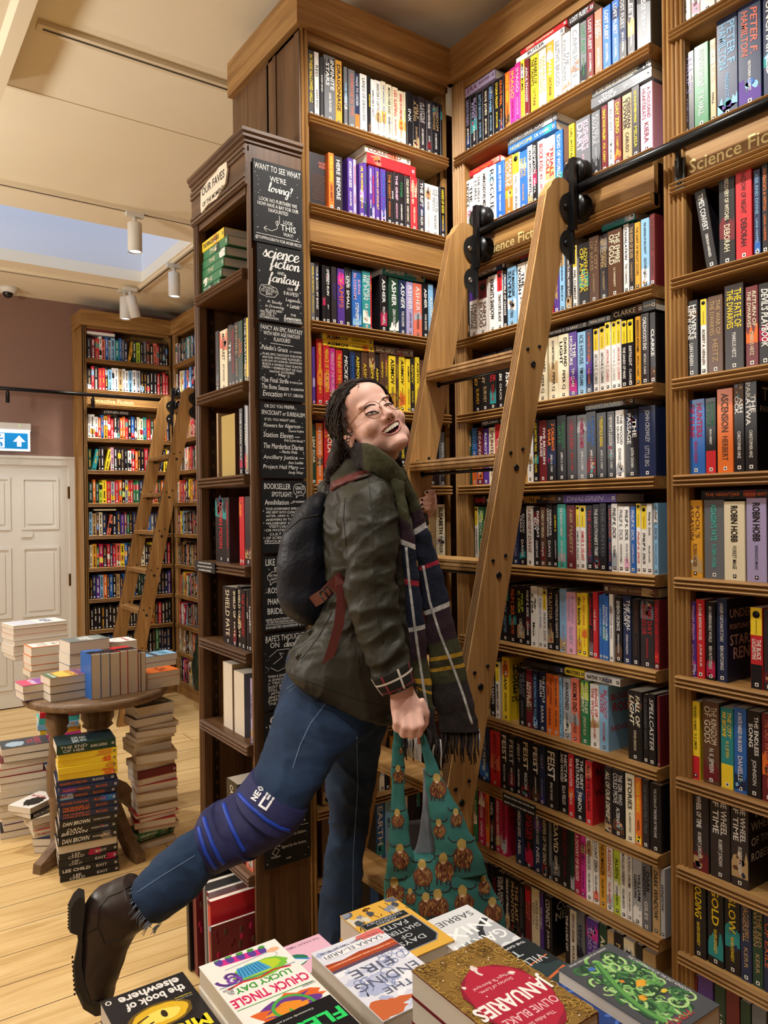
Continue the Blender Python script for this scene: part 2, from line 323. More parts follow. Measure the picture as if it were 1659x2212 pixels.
# ------------------------------------------------------------------ books
PAL = dict(K='#17151a', D='#2c2629', G='#66686c', g='#a9abb0', W='#ebe8e2', C='#e5dabb', T='#b3966a', n='#5b3d2c', M='#6c2027', R='#c3262e', r='#ae1d4b', O='#e0702a', o='#d79b30',
           Y='#efd02f', e='#b7cd3c', E='#2c7647', d='#21402f', t='#2b8a8c', q='#48b7ad', B='#2b64b2', b='#86b6da', N='#1f2b4d', P='#52338a', v='#a79cc4', p='#e4a9c2', m='#c42f88', s='#dd735c')
CN = dict(K='black', D='charcoal', G='dark grey', g='pale grey', W='white', C='cream', T='tan', n='brown', M='maroon', R='red', r='crimson', O='orange', o='ochre', Y='yellow', e='lime', E='green', d='dark green',
          t='teal', q='turquoise', B='blue', b='pale blue', N='navy', P='purple', v='lilac', p='pink', m='magenta', s='salmon')
def cov(c): return mat(PAL[c], .36, .45)
def ink(c): return mat(PAL[c], .5, .3)
ORD = 'first second third fourth fifth sixth seventh eighth ninth tenth eleventh twelfth thirteenth fourteenth fifteenth sixteenth seventeenth eighteenth nineteenth twentieth'.split()
def nth(i): return ORD[i-1] if i <= 20 else ('twenty-'+ORD[i-21] if i < 30 else ('thirtieth' if i == 30 else 'thirty-'+ORD[i-31]))
def book(q, M, w, d, h, code, text='', pg=None, plain=False, pq=None):
    """a closed book: spine at y=0 facing -y, thickness w along x, height h along z, depth d along y.  code = cover, lettering[, top band[, bottom band]]"""
    c, t = cov(code[0]), ink(code[1]); pg = pg or PAGES; k = .0012
    q.add([(k, 0, 0), (w-k, 0, 0), (w, k, 0), (w, d, 0), (w-k, d, 0), (w-k, k*1.5, 0), (k, k*1.5, 0), (k, d, 0), (0, d, 0), (0, k, 0)]+[(k, 0, h), (w-k, 0, h), (w, k, h), (w, d, h), (w-k, d, h), (w-k, k*1.5, h), (k, k*1.5, h), (k, d, h), (0, d, h), (0, k, h)],
          [(9, 8, 7, 6, 5, 4, 3, 2, 1, 0), tuple(range(10, 20))]+[(i, (i+1) % 10, 10+(i+1) % 10, 10+i) for i in range(10)], c, M)
    (pq or q).box((k, k*1.5, .0008), (w-k, d-.001, h-.0008), pg, M)
    z1, z0 = h, 0
    if len(code) > 2 and code[2] != '.': z1 = h*.66; q.quad([(k, -.0003, z1), (w-k, -.0003, z1), (w-k, -.0003, h), (k, -.0003, h)], ink(code[2]), M); q.lathe([(w*.3, -.0001), (w*.3, .0001)], ink('K'), 12, M @ frame((w/2, -.0004, h-w*.55), (1, 0, 0), (0, 0, 1), (0, -1, 0)))
    if len(code) > 3 and code[3] != '.': z0 = h*.3; q.quad([(k, -.0003, 0), (w-k, -.0003, 0), (w-k, -.0003, z0), (k, -.0003, z0)], ink(code[3]), M)
    if plain or w < .004: return
    text, _, front = text.partition('|'); ti, _, au = text.partition('/')
    F = lambda z: M @ frame((w/2, -.0008, z), (0, 0, -1), (1, 0, 0), (0, -1, 0))
    big = rnd.random() < .5; hh = w*(.62 if big else .5); B = rnd.choice((0, .012, .02)); S = rnd.choice((0, 0, 0, .25))
    c2 = {'K': 'nMNGTtr', 'D': 'nGMTN', 'W': 'gpbTgs', 'C': 'Tgos', 'N': 'BPtb', 'R': 'MOs', 'M': 'RnO', 'B': 'Nbt', 'n': 'TDM', 'G': 'gDK', 'Y': 'oOW', 'O': 'Yon', 'P': 'vmN', 'E': 'edW'}.get(code[0], 'gWT')
    if rnd.random() < .55 and len(code) < 3:                 # a scrap of cover art carried over the spine
        a0 = rnd.choice((.04, .1, .3, .72)); ah = rnd.uniform(.1, .24); m2 = ink(rnd.choice(c2)); n = 9
        e = [(k+(w-2*k)*i/n, h*(a0+ah)+rnd.uniform(-.5, .5)*w) for i in range(n+1)]; q.quad([(k, -.0002, h*a0), (w-k, -.0002, h*a0+rnd.uniform(-.3, .3)*w)]+[(x, -.0002, min(h*.985, z)) for x, z in reversed(e)], m2, M)
        for _ in range(rnd.choice((0, 3, 6))):
            x, z, r = rnd.uniform(.25, .75)*w, h*(a0+rnd.uniform(.02, ah)), rnd.uniform(.08, .2)*w; q.quad([(x+r*rnd.uniform(.6, 1.2)*math.cos(t), -.0004, z+r*rnd.uniform(.6, 1.4)*math.sin(t)) for t in [.7854*i for i in range(8)]], ink(rnd.choice(c2)), M)
    if ti:
        la = (z1-z0)*(.5 if au else .78); zt = z1-h*.035-la/2; wd = ti.split(' ')
        if w > .026 and len(wd) > 1 and rnd.random() < .6:
            b = min(range(1, len(wd)), key=lambda i: abs(len(' '.join(wd[:i]))-len(' '.join(wd[i:])))); hh *= .6
            for s_, o_ in ((' '.join(wd[:b]), .2), (' '.join(wd[b:]), -.2)): q.text(s_, t, F(zt) @ T(0, w*o_, 0), la*.9, hh, B, S, 'c', True)
        else: q.text(ti, t, F(zt), la*.92, hh*.9, B, S, 'c', True)
        if len(code) > 2 and code[2] != '.': q.text('MASTERWORKS', ink('K'), F(h*.76), h*.17, w*.28)
    if au:
        t2 = t if rnd.random() < .75 else ink('W' if code[0] in 'KDGRrMnNPBtEd' else 'K')
        q.text(au, t2, F(z1-h*.06-la-(z1-z0)*.15), (z1-z0)*.29, w*.36, .006, 0, 'c', True)
    dark = code[0] in 'KDGRrMnNPBtEdO'
    x = w/2; s = min(w*.26, .0045); q.quad([(x-s, -.0004, h*.03), (x+s, -.0004, h*.03), (x+s, -.0004, h*.03+2*s), (x-s, -.0004, h*.03+2*s)], ink('W' if dark else 'K'), M)
    q.lathe([(s*.55, 0), (s*.55, .0002)], ink('K' if dark else 'W'), 8, M @ frame((x, -.0006, h*.03+s), (1, 0, 0), (0, 0, 1), (0, -1, 0)))
    if front:
        L = front.split('~'); G = M @ frame((w+.0006, d*.5, h*.62), (0, 1, 0), (0, 0, 1), (1, 0, 0))
        for i, s_ in enumerate(L): q.text(s_, t, G @ T(-d*.06*0, h*(.2-.16*i)), d*.8, h*.14, .01)
RECS = []                                                    # (apparent area, draw function, label, group)
def rec(area, fn, label, group): RECS.append((area, fn, label, group))
def upright(bay, z, j, org, sc_, spec, hgt=None, place='', dep=.13, setback=.008, dflt=.193):
    """a row of books standing on a shelf; spec entries 'x[-x2],code,text' with x read along the foot of the spines"""
    ents = []
    for e in spec.split(';'):
        x, code, *tx = e.split(',', 2); tx = tx[0] if tx else ''; lean = 0
        if '@' in x: x, lean = x.split('@'); lean = float(lean)
        a, _, b_ = x.partition('-'); ents.append([float(a), float(b_) if b_ else None, code, tx, lean])
    ax = 'y' if bay.axa == 1 else 'x'; fixed = (bay.M @ V((0, setback, 0)))[1-bay.axa]
    def s_at(px): c = along(org+px*sc_, fixed, z, ax); return (c-bay.o[bay.axa])*bay.a[bay.axa]
    k = 0
    for i, (a, b_, code, tx, lean) in enumerate(ents):
        if b_ is None: b_ = ents[i+1][0] if i+1 < len(ents) else a+40
        s0, s1 = s_at(a), s_at(b_); w = max(.004, s1-s0-.0008)
        hd = re.sub(r'\D', '', code); code = re.sub(r'\d', '', code); k += 1
        h = {'7': .178, '8': .186, '9': .198, '2': .212, '3': .232, '4': .25}[hd[0]] if hd else dflt+rnd.uniform(-.006, .005)
        h = min(h, hgt or 9); M = bay.M @ T(s0, setback+rnd.uniform(0, .006), z)
        if lean: M = M @ Mx.Rotation(math.radians(lean), 4, 'Y')
        P = EYE-(M @ V((0, 0, h/2))); ar = w*h*abs(P.normalized().dot(V(bay.n)))/P.length_squared
        col = CN[code[0]]; two = f' and {CN[code[2]]}' if len(code) > 2 and code[2] in CN else ''
        lab = f'{col}{two} paperback with {CN[code[1]]} lettering, {nth(k)} from {place}' if tx else f'{col}{two} book, {nth(k)} from {place}'
        rec(ar, lambda q, M=M, w=w, h=h, code=code, tx=tx, d=min(dep, bay.d-.03): book(q, M, w, d, h, code, tx), lab, 'books standing on the shop shelves')
def lying(bay, z, org, sc_, x0, x1, th, code, tx, label, back=.01, dep=.13, flip=False):
    """a book laid flat on top of the upright ones, spine outward"""
    ax = 'y' if bay.axa == 1 else 'x'; fixed = (bay.M @ V((0, back, 0)))[1-bay.axa]
    s0, s1 = sorted((along(org+x*sc_, fixed, z, ax)-bay.o[bay.axa])*bay.a[bay.axa] for x in (x0, x1)); L = s1-s0
    M = bay.M @ frame((s0, back, z+th), (0, 0, -1), (0, 1, 0), (1, 0, 0)) if flip else bay.M @ frame((s1, back, z), (0, 0, 1), (0, 1, 0), (-1, 0, 0))
    P = EYE-(M @ V((0, 0, L/2))); ar = th*L/P.length_squared
    rec(ar*1.5, lambda q: book(q, M, th, min(dep, bay.d-.03), L, code, tx), label, 'books lying across the tops of others')
C3 = (960, .30139)
LB = 'the corner, {} shelf behind big ladder'
def r1(i, *a, **k): upright(R1, ZS[i], i, *a, place=LB.format(nth(i+1)), **k)
r1(0, 960, .30139, "112,KY,SUMMER KNIGHT/JIM BUTCHER;150,Kv,DEATH MASKS/JIM BUTCHER;190,Kv,BLOOD RITES/JIM BUTCHER;232,Kb,BATTLE GROUND/JIM BUTCHER;275,KC,SIDE JOBS/JIM BUTCHER;315,Kb,DEATH MASKS/JIM BUTCHER;352,KY,STORM FRONT/JIM BUTCHER;388-425,KO,GRAVE PERIL/JIM BUTCHER;428-464,OY,WILD SEED/OCTAVIA E. BUTLER;468,mY,IMAGO/OCTAVIA E. BUTLER;508-544,mp,IMAGO/OCTAVIA E. BUTLER;546-574,YK,MIND OF MY MIND/OCTAVIA E. BUTLER;576-608,MW,ADULTHOOD;612-668,YK,PARABLE OF THE TALENTS/OCTAVIA;672-727,Co,PARABLE OF THE SOWER;731-783,oW,DAWN/OCTAVIA;786-842,WG,LILITH'S BROOD;846-902,WG,THE FOUNTAINS;905-965,WG,CAMERON;970-1016,GE,LOST FLEET/JACK CAMPBELL;1020-1069,MW,LOST FLEET/JACK CAMPBELL;1073-1126,sW,LOST FLEET/JACK CAMPBELL;1131-1190,BW,LOST FLEET/JACK CAMPBELL;1195-1246,BW,LOST FLEET/JACK CAMPBELL;1250-1306,DW,LOST FLEET/JACK CAMPBELL;1312-1367,DW,FLEET/JACK CAMPBELL;1374-1475,GW,CASTLES OF THE WHITE")
r1(1, 960, .30139, "105,WK,THE MAGICIANS GUILD/TRUDI;150,WK,THE NOVICE/TRUDI;205,WK,THE HIGH LORD/TRUDI;262,WK,AMBASSADORS MISSION;312-365,WK,ROGUE;368,BW,ANGEL OF STORMS/TRUDI CANAVAN;428,OW,MAKER'S CURSE/TRUDI CANAVAN;485,WKY,KAREL CAPEK/RUR;535,Bo,THIEF'S MAGIC/TRUDI CANAVAN;588,WK,WAR WITH NEWTS;630,KW,REDEMPTION/GRETA;665-717,WR,BLOCK KOLI/M.R. CAREY;720-790,CR,TRIALS KOLI;795-850,BW,ECHO OF WORLDS;851-889,nK;892-932,YK,GIRL WITH ALL GIFTS;936-1042,Gp,KUSHIEL'S DART/JACQUELINE CAREY;1052-1116,Gg,KUSHIEL'S AVATAR/JACQUELINE CAREY;1119-1163,MY,ONCE WAS WILLEM/M.R. CAREY;1167-1210,WG,BLIGHT/TOM CARLISLE;1213-1267,MY,DAY ZERO/C. ROBERT CARGILL;1270-1339,TK,OBSIDIAN TOWER/CARUSO;1343-1401,DY,LAST HOUR BETWEEN WORLDS/MELISSA;1405-1493,pM,A THOUSAND HEARTBEATS/KIERA")
r1(2, 960, .30139, "135-177,KW,ASH SHADOWS/SEBASTIEN DE CASTELL;180-239,WKP,TYRANT'S THRONE;243-306,WnM,SAINT'S BLOOD;310,WK,KNIGHT'S SHADOW;374-413,WKR,TRAITOR'S BLADE;416-449,KW,CRUCIBLE OF CHAOS;453-517,bK,THE MALEVOLENT SEVEN/SEBASTIEN;520-576,WK,THE VORRH/B. CATLING;579,WK,THE CLOVEN;630,DW,HOLLOW;680,GW,EMBERS;750-782,RW,A PRAYER;786-824,PY,CLOSED AND COMMON ORBIT;826-866,bK,RECORD OF A SPACEBORN FEW/BECKY;869-916,DW,LONG WAY TO A SMALL ANGRY PLANET;919-950,WKY,HAL CLEMENT;958-1031,KY,ADVENTURES OF AMINA;1036-1110,nT,THE CITY OF BRASS/S.A. CHAKRABORTY;1112-1171,DT,THE KINGDOM OF COPPER/S.A. CHAKRABORTY;1172-1272,nC,THE EMPIRE OF GOLD/S.A. CHAKRABORTY;1276-1316,WK,EXHALATION/TED CHIANG;1319-1361,DT,THE RIVER OF SILVER/CHAKRABORTY;1365-1406,oK,THE SAINT OF BRIGHT DOORS;1409-1471,bK,THE UNDYING OF ARLO KNOTT/HEATHER CHILD;1474-1511,Mn,THE GILDED WOLVES/CHOKSHI")
r1(3, 960, .30139, "205-260,Ko,OF PROPHECY/SURVEY;264-322,KT,OF DESTINY/SURVEY;326-374,KR,UNDER NIGHTFALL/CHUCK;378-416,KW,WANDERERS/CHUCK;420,KW,DUSK;480,DW,NIGHT;560,nW,STONE;648-667,OK;670-737,CK,SONG AND SHADOW/PIPER CJ;740-809,CK,GLOOM BETWEEN STARS/PIPER CJ;811-886,CK,DAWN AND LIGHT/PIPER CJ;888-947,PW,THE HONOURS/TIM CLARE;951-1012,bN,ICE HOUSE/TIM CLARE;1014-1064,NO,A MASTER OF DJINN/P. DJELI CLARK;1067,WKY,ARTHUR C. CLARKE;1107,WKY,ARTHUR C. CLARKE;1148,WRY,ARTHUR C. CLARKE;1190-1229,WgY,ARTHUR C. CLARKE;1232-1266,WRY,ARTHUR C. CLARKE;1269,KWY,THE SANDS OF MARS;1311-1358,KWY,EARTHLIGHT/CLARKE;1362-1402,oK,RENDEZVOUS WITH RAMA/ARTHUR C. CLARKE;1406-1466,DW,CHILDHOOD'S END/ARTHUR C. CLARKE;1468-1511,KW,CLARKE")
r1(4, 960, .30139, "148-191,dW,THE FAITH OF/CLARK;193-231,Bb.O,SILENCED/BEASTS;233-273,MW,REAPER/ONE;275-311,PW,ROBOT PAST;314-361,CM,SPLINTER/ANCESTOR;362,RW,COLD;405,BW,IRON;440,KW,MOTH;480,DC,THE HUNT;555-583,oK,GOLD;586-631,WK,DAYS OF EVERFLAME/JENN;633-673,KY,AND ANOTHER THING/EOIN COLFER;676-731,MW,FIVE BROKEN BLADES;735,KO,2 CALIBAN'S WAR/JAMES S. A. COREY;803,KE,3 ABADDON'S GATE/JAMES S. A. COREY;871,DR,4 CIBOLA BURN/JAMES S. A. COREY;945,Gr,5 NEMESIS GAMES/JAMES S. A. COREY;1018,KB,6 BABYLON'S ASHES/JAMES S. A. COREY;1090,KY,7 PERSEPOLIS RISING/JAMES S. A. COREY;1163-1221,KW,MEMORY'S LEGION/JAMES S. A. COREY;1224-1287,WG,THE WOOD BEE QUEEN/EDWARD COX;1291-1387,KW,THE PASSAGE/JUSTIN CRONIN;1391-1514,Ng,JOHN CROWLEY/LITTLE BIG", dflt=.197)
r1(5, 960, .30139, "212-236,WKY,JOHN CROWLEY;238-275,EW,MORRIGAN/FLINT;277,dW,FLOATING HOTEL;315,KW,RED;360,KR,FRAME;410,DW,NIGHT;445,KC,IVORY;485-531,Nv,SHARDS OF/DALTON;534-581,KW,BLOOD TRAILS/DAVIS;583-633,WM,LINDSEY DAVIS;636-685,KW,PANDORA'S BOY/LINDSEY DAVIS;687-726,nC,COMEDY OF TERRORS/DAVIS;728-774,DW,DESPERATE UNDERTAKING/DAVIS;776-806,KY,QUEEN B/JUNO DAWSON;808-869,qW,THE SHADOW CABINET/JUNO DAWSON;874-936,MT,HER MAJESTY;938-966,WKY,SAMUEL R. DELANY;968-1011,WRY,SAMUEL R. DELANY;1013,KR,THE WARNING;1058-1109,KW,THE EXECUTIONER'S TRIBE;1112-1163,KG,THE HUNTED;1166-1197,NO,SOLAR LOTTERY/PHILIP K. DICK;1198,WK,PHILIP K. DICK/UBIK;1243,WK,PHILIP K. DICK/THE BROKEN BUBBLE;1288-1328,WK,PHILIP K. DICK/EYE IN THE SKY;1331-1366,BW,PHILIP K. DICK/COUNTER-CLOCK;1369-1403,WRY,PHILIP K. DICK;1406-1449,WKY,PHILIP K. DICK;1452-1491,WK,Philip K. Dick/Androids;1494-1526,bG,PHILIP K. DICK/HIGH CASTLE")
r1(6, 1000, .27728, "225,KB,PHILIP;262,KB,PHILIP K. DICK/COLLECTED;295-353,Kb,PHILIP K. DICK/COLLECTED;356-417,KO,PHILIP K. DICK/COLLECTED;420-481,Ke,PHILIP K. DICK/COLLECTED;485-525,KW,PHILIP K. DICK/GAME;530-581,WK,Philip K. Dick/Maze;584-620,WB,A Scanner Darkly;622-653,WKY,PHILIP K. DICK;656-706,KT,TRAITOR/SETH DICKINSON;708-742,DW,MONSTROUS NIGHTS;745-802,bv,SEAFOAM/RUBY;805-878,pv,BULL MOON RISING/RUBY;882,YK,the bezzle/cory doctorow;925-971,YO,the lost cause/cory doctorow;974-1010,KR,radicalized/cory doctorow;1012-1051,RW,red team;1053,Bb,DOCTOR WHO;1081,BW,DOCTOR WHO;1109-1136,BW,DOCTOR WHO;1138-1170,WK,DOCTOR WHO;1176-1234,KW,SEVENTH DECIMATE/STEPHEN DONALDSON;1242-1306,NW,THE REAL STORY/STEPHEN DONALDSON;1309-1371,Kn,THE KING'S JUSTICE/STEPHEN DONALDSON;1376-1485,DR,THIS DAY ALL GODS DIE/STEPHEN DONALDSON;1490-1529,MR,CHAOS AND ORDER")
r1(7, 1000, .27728, "205-251,KW,CURSE OF SAINTS;254-287,WKY,MAUREEN DUFFY;303-358,YK2,HELLSANS/EVER DUNDAS|HELL~SANS~EVER~DUNDAS;437-491,KG,THE LAST KINGS/DAVID EDDINGS;494-541,MC,UNTIL IT MATTERS;544-582,Nb,I'M WAITING FOR YOU;586-643,NW,THE BATTLE DRUM/SAARA;646-702,OM,THE ENDING FIRE/SAARA;704-747,On,FAEBOUND/SAARA;749-772,bK,THIS IS HOW YOU LOSE THE TIME WAR;776-839,gK,AWAKENED/LAURA ELLIOTT;843-907,sK,AXIOM'S END/LINDSAY ELLIS;910-977,EC,APOSTLES OF MERCY/LINDSAY ELLIS;985-1057,WR,KINGS OF THE WYLD/NICHOLAS EAMES;1061-1131,bR,BLOODY ROSE/NICHOLAS EAMES|BLOODY~ROSE~~NICHOLAS;1284-1397,KC,FALL OF LIGHT/STEVEN ERIKSON;1400-1441,KG,BLACKHEART GHOSTS;1443-1500,KW,SPELLCASTER;1508-1531,Mr,FABER")
r1(8, 1000, .27728, "60,KW;130-207,NW,SERVANT OF THE EMPIRE;213-291,RM,MISTRESS OF THE EMPIRE;294-352,KW,FEIST/MASTER OF FURIES;355-407,KW,FEIST/KING OF FOXES;410-447,KW,FEIST/SILVERTHORN;450-531,KC,FEIST/MAGICIAN;535-597,KW,FEIST/A DARKNESS RETURNS;598-637,Nv,FEIST/INTO A DARK REALM;640-742,KW,FEIST/KING OF ASHES;745-817,KW,NECTAR AND WICKED/ELLA FIELDS;820-866,RW,THE WINTER/FIXX;870-952,KW,THE GREY BASTARDS/FRENCH;956-1011,RK,ALL OF US VILLAINS|ALL OF~US~VILLAINS;1100-1158,DC,ALL OF OUR DEMISE;1162-1258,KW,THE GIRL WHO COULD MOVE/ALTERNATE;1268-1342,CK,STORIES/AL SARRANTONIO;1345-1394,OY,TRIGGER WARNING/NEIL;1400-1452,DG,THE ABSOLUTELY TRUE;1456-1545,KW,THE OCEAN AT THE END OF THE LANE")
r1(9, 1000, .27728, "60-109,EC,FRAGILE THINGS;115-168,rW,NEVERWHERE/ANANSI;172-202,OK,STARDUST;205,KW,NEIL/NEVERWHERE;245-287,rW,SMOKE AND MIRRORS;290-340,rM,NEVERWHERE|NEVER~WHERE~Neil;415-472,NW,AMERICAN GODS/NEIL;475-542,KR,MASTER OF REVELS/NICOLE;545-612,NW,AMERICAN GODS/NEIL;615-661,KC,KEEPER OF THE DEAD;664-687,GK;690-752,KC,DAVID/GEMMELL;755-827,KM,THE CITY/STELLA GEMMELL;830-867,dK,REDEMPTION;870-914,rW,A DOWRY OF BLOOD;918-957,mK,IDORU/WILLIAM GIBSON;960,WK,NEUROMANCER/WILLIAM GIBSON;1012-1057,WK,COUNT ZERO/WILLIAM GIBSON;1060-1112,oK,NEUROMANCER/WILLIAM GIBSON;1115-1167,WR,AGENCY/WILLIAM GIBSON;1170,eK,ALIEN/WILLIAM GIBSON;1222,WK,MONA LISA OVERDRIVE/WILLIAM GIBSON;1277-1314,WK,BURNING CHROME/WILLIAM GIBSON;1318-1393,gK,WILLIAM GIBSON;1396-1467,GK,DARK WINDOW/GILES;1470-1530,TK,DARK WINDOW;1534-1570,gK,WINDOW")
r1(10, 1000, .27728, "60,KW;120,DW;190,KW;228,KM,KEEPER;268,KW,OUR WICKED HISTORIES;322,KW,PRINCE OF PRAGUE;362,KT,THE LAST PHANTOM;440-478,KG,IMMORTAL LONGINGS;480-527,Ms,WITCH'S HEART;530-592,CG,WEAVERS WITCH;596-622,PW,THE LOVELY;632-692,KW,CONNECT/JULIAN|CON~NECT;790-822,KW,THE LUKE OF;826-882,Wn,WINSTON GRAHAM/WARE;886-952,GN,WHITE;956-1052,Pv,THE GOD OF;1060-1122,dC,ALTER;1126-1178,TK,GOLD;1181-1250,KT,NIGHT;1253-1338,CK,EARTH;1341-1392,KW,DUSK;1395-1500,TK,OLD")
H9 = .2
lying(R1, ZS[0]+H9, 960, .30139, 105, 362, .03, 'vM', 'ALERA/JIM BUTCHER', 'purple paperback lying across black paperbacks, top shelf behind the big ladder')
lying(R1, ZS[0]+H9-.004, 960, .30139, 515, 860, .018, 'WK', 'BUTLER', 'white book lying on the pink and orange paperbacks of the top shelf'); lying(R1, ZS[0]+H9+.016, 960, .30139, 545, 880, .014, 'RC', 'DAVID WHITEHEAD', 'thin red book lying topmost over the glaring top-shelf paperbacks')
lying(R1, ZS[0]+.203, 960, .30139, 890, 1070, .025, 'DW', 'LOST FLEET', 'charcoal paperback lying over the matching space series, top shelf')
lying(R1, ZS[1]+.2, 960, .30139, 458, 800, .026, 'BY', 'HONEYCOMB/S.B. CAVES', 'blue paperback with yellow lettering lying under a red and grey one'); lying(R1, ZS[1]+.227, 960, .30139, 455, 808, .026, 'GW', 'INFINITY GATE/CAREY', 'grey paperback lying topmost on a blue one, shelf above the black rail')
lying(R1, ZS[1]+.2, 960, .30139, 1052, 1485, .03, 'GW', 'THE WOLF/LEO CAREW', 'grey paperback with large white lettering lying above the rail'); lying(R1, ZS[1]+.231, 960, .30139, 1060, 1480, .022, 'GC', 'IN THE VEINS OF THE DROWNING', 'thin grey paperback lying topmost on the large-lettered grey one')
lying(R1, ZS[1]+.196, 960, .30139, 180, 400, .02, 'RO', 'THE MAGIC', 'red book lying across the five white matching paperbacks')
lying(R1, ZS[2]+.2, 960, .30139, 150, 440, .022, 'KW', 'FARED CHEDWAR', 'black paperback lying under an orange one by the ladder hook'); lying(R1, ZS[2]+.223, 960, .30139, 165, 440, .016, 'OM', 'TIDES OF', 'orange paperback lying topmost near the ladder hook')
lying(R1, ZS[2]+.2, 960, .30139, 545, 640, .03, 'KR', 'ROSE', 'black book with red lettering lying behind the ladder rail'); lying(R1, ZS[2]+.2, 960, .30139, 1128, 1365, .026, 'tb', 'SHANGHAI IMMORTAL', 'teal paperback lying across brown paperbacks, third shelf')
lying(R1, ZS[2]+.2, 960, .30139, 800, 900, .03, 'KR', 'G', 'black book with a red emblem lying beside the ladder stile')
lying(R1, ZS[3]+.2, 960, .30139, 735, 1020, .016, 'KW', 'ARTHUR C. CLARKE', 'black paperback lying across the cream and purple paperbacks'); lying(R1, ZS[3]+.2, 960, .30139, 1032, 1190, .018, 'KW', 'THE FINAL ODYSSEY', 'black paperback lying over yellow-topped white paperbacks, fourth shelf')
lying(R1, ZS[3]+.2, 960, .30139, 1200, 1420, .026, 'KC', 'CLARKE', 'black paperback with big cream capitals lying on the fourth shelf'); lying(R1, ZS[3]+.2, 960, .30139, 1422, 1512, .03, 'KC', 'THE SENTINEL', 'black paperback lying against the fluted post, fourth shelf')
lying(R1, ZS[4]+.205, 960, .30139, 1010, 1360, .022, 'DC', 'GALAXY IN FLAMES', 'charcoal paperback lying across the numbered space series, fifth shelf'); lying(R1, ZS[4]+.202, 960, .30139, 262, 420, .02, 'KW', 'HOLDING', 'black book lying across short paperbacks beside the ladder stile')
lying(R1, ZS[5]+.2, 960, .30139, 535, 842, .028, 'Ko', 'LEVIATHAN FALLS/JAMES S. A. COREY', 'black paperback with gold lettering lying on the sixth shelf', flip=False); lying(R1, ZS[5]+.2, 960, .30139, 852, 1232, .026, 'Pv', 'DHALGREN', 'plum purple paperback lying on the sixth shelf')
lying(R1, ZS[5]+.2, 960, .30139, 212, 320, .03, 'KR', 'TIAMAT', 'black paperback with red capitals lying near the corner post'); lying(R1, ZS[6]+.197, 1000, .27728, 1097, 1520, .026, 'nT', 'A DARK AND HUNGRY GOD/DONALDSON', 'brown paperback lying spine out over the black series, seventh shelf', flip=True)
lying(R1, ZS[7]+.2, 1000, .27728, 470, 785, .02, 'DG', 'FORGED', 'charcoal book lying over dark blue paperbacks, eighth shelf'); lying(R1, ZS[7]+.2, 1000, .27728, 797, 945, .022, 'YK', 'MASTERS', 'yellow paperback lying next to a white one, eighth shelf'); lying(R1, ZS[7]+.198, 1000, .27728, 950, 1225, .022, 'WK', 'NATIVE TONGUE', 'white paperback lying across the green and salmon ones, eighth shelf')
lying(R1, ZS[9]+.2, 1000, .27728, 880, 1385, .02, 'KG', 'SIX WAYS/HARRY JOSEPHINE', 'black paperback lying over the white and ochre ones, tenth shelf'); lying(R1, ZS[9]+.2, 1000, .27728, 490, 670, .022, 'nO', 'NECROBANE', 'brown paperback with orange lettering lying on the tenth shelf')
lying(R1, ZS[10]+.2, 1000, .27728, 530, 960, .03, 'KB', 'ADVOCATE', 'black paperback with blue lettering lying on the lowest visible shelf')
# bookcase past the fluted post
def r2(i, org, s, spec, **k): upright(R2, ZS[i], i, org, s, spec, place='the fluted post, {} shelf past it'.format(nth(i+1)), **k)
r2(0, 1400, .18087, "262,WK,LE GUIN/OF ILLUSION;363-506,WK,LE GUIN/THE WIND;512-616,WK,LE GUIN/FOUR;626-800,WK,LE GUIN;806-960,WK,LE GUIN;970-1100,WK,LE GUIN;1105-1300,WN,LE GUIN", dflt=.2)
r2(1, 1400, .18087, "345-545,Dv2,MAGE'S BLOOD/DAVID HAIR;556-728,EW2,SHADOW WOLF/T K HALL;732-806,TC2,KINGSLAYER/HALL;812-1064,Nb4,PETER F. HAMILTON/PANDORA'S STAR;1078-1358,Ns4,PETER F. HAMILTON/NEUTRONIUM ALCHEMIST;1362-1640,NW4,JUDAS UNCHAINED", dflt=.21)
r2(2, 1440, .19891, "425-552@-9,KW2,TIME'S CONVERT/DEBORAH HARKNESS;560-738,KC3,DISCOVERY OF WITCHES/DEBORAH;750-930,RK3,SHADOW OF NIGHT/DEBORAH;945-1022,Nb,RISE AND DIVINE/LANA HARPER;1030-1102,KO,PAYBACK'S A WITCH/LANA HARPER;1106-1220,NT,FROM BAD", dflt=.21)
r2(3, 1440, .19891, "205-347,KW,HEAVEN'S NET IS WIDE/LIAN HEARN;360-430,WnY,ROBERT A. HEINLEIN;440-605,nT,THE WAR OF THE DWARVES/HEITZ;630-842,DY2,THE FATE OF THE DWARVES/MARKUS HEITZ;855-995,MC,RETURN OF THE DWARVES/MARKUS HEITZ;1000-1140,KW,DEVIL'S PLAYBOOK", dflt=.2)
r2(4, 1440, .226, "185-362,Br,HUNTERS OF DUNE/BRIAN HERBERT;368-472,KE.R,SANDWORMS OF DUNE/BRIAN HERBERT;475-630,On2,ASCENSION/HERBERT;635-738,KW3,ASH OCK/CHRISTOPHER HINZ;745-866,KW3,THE PARATWA/CHRISTOPHER HINZ|THE~PARATWA;990-1120,KW", dflt=.19)
r2(5, 1440, .226, "200-342,on,FOOL'S ASSASSIN/ROBIN HOBB;356-548,Gq,ASSASSIN'S FATE/ROBIN HOBB;552-755,CK,ROBIN HOBB/FOREST MAGE;766-962,vK,ROBIN HOBB/RENEGADE'S MAGIC;968-1120,KW,HOBB", dflt=.2)
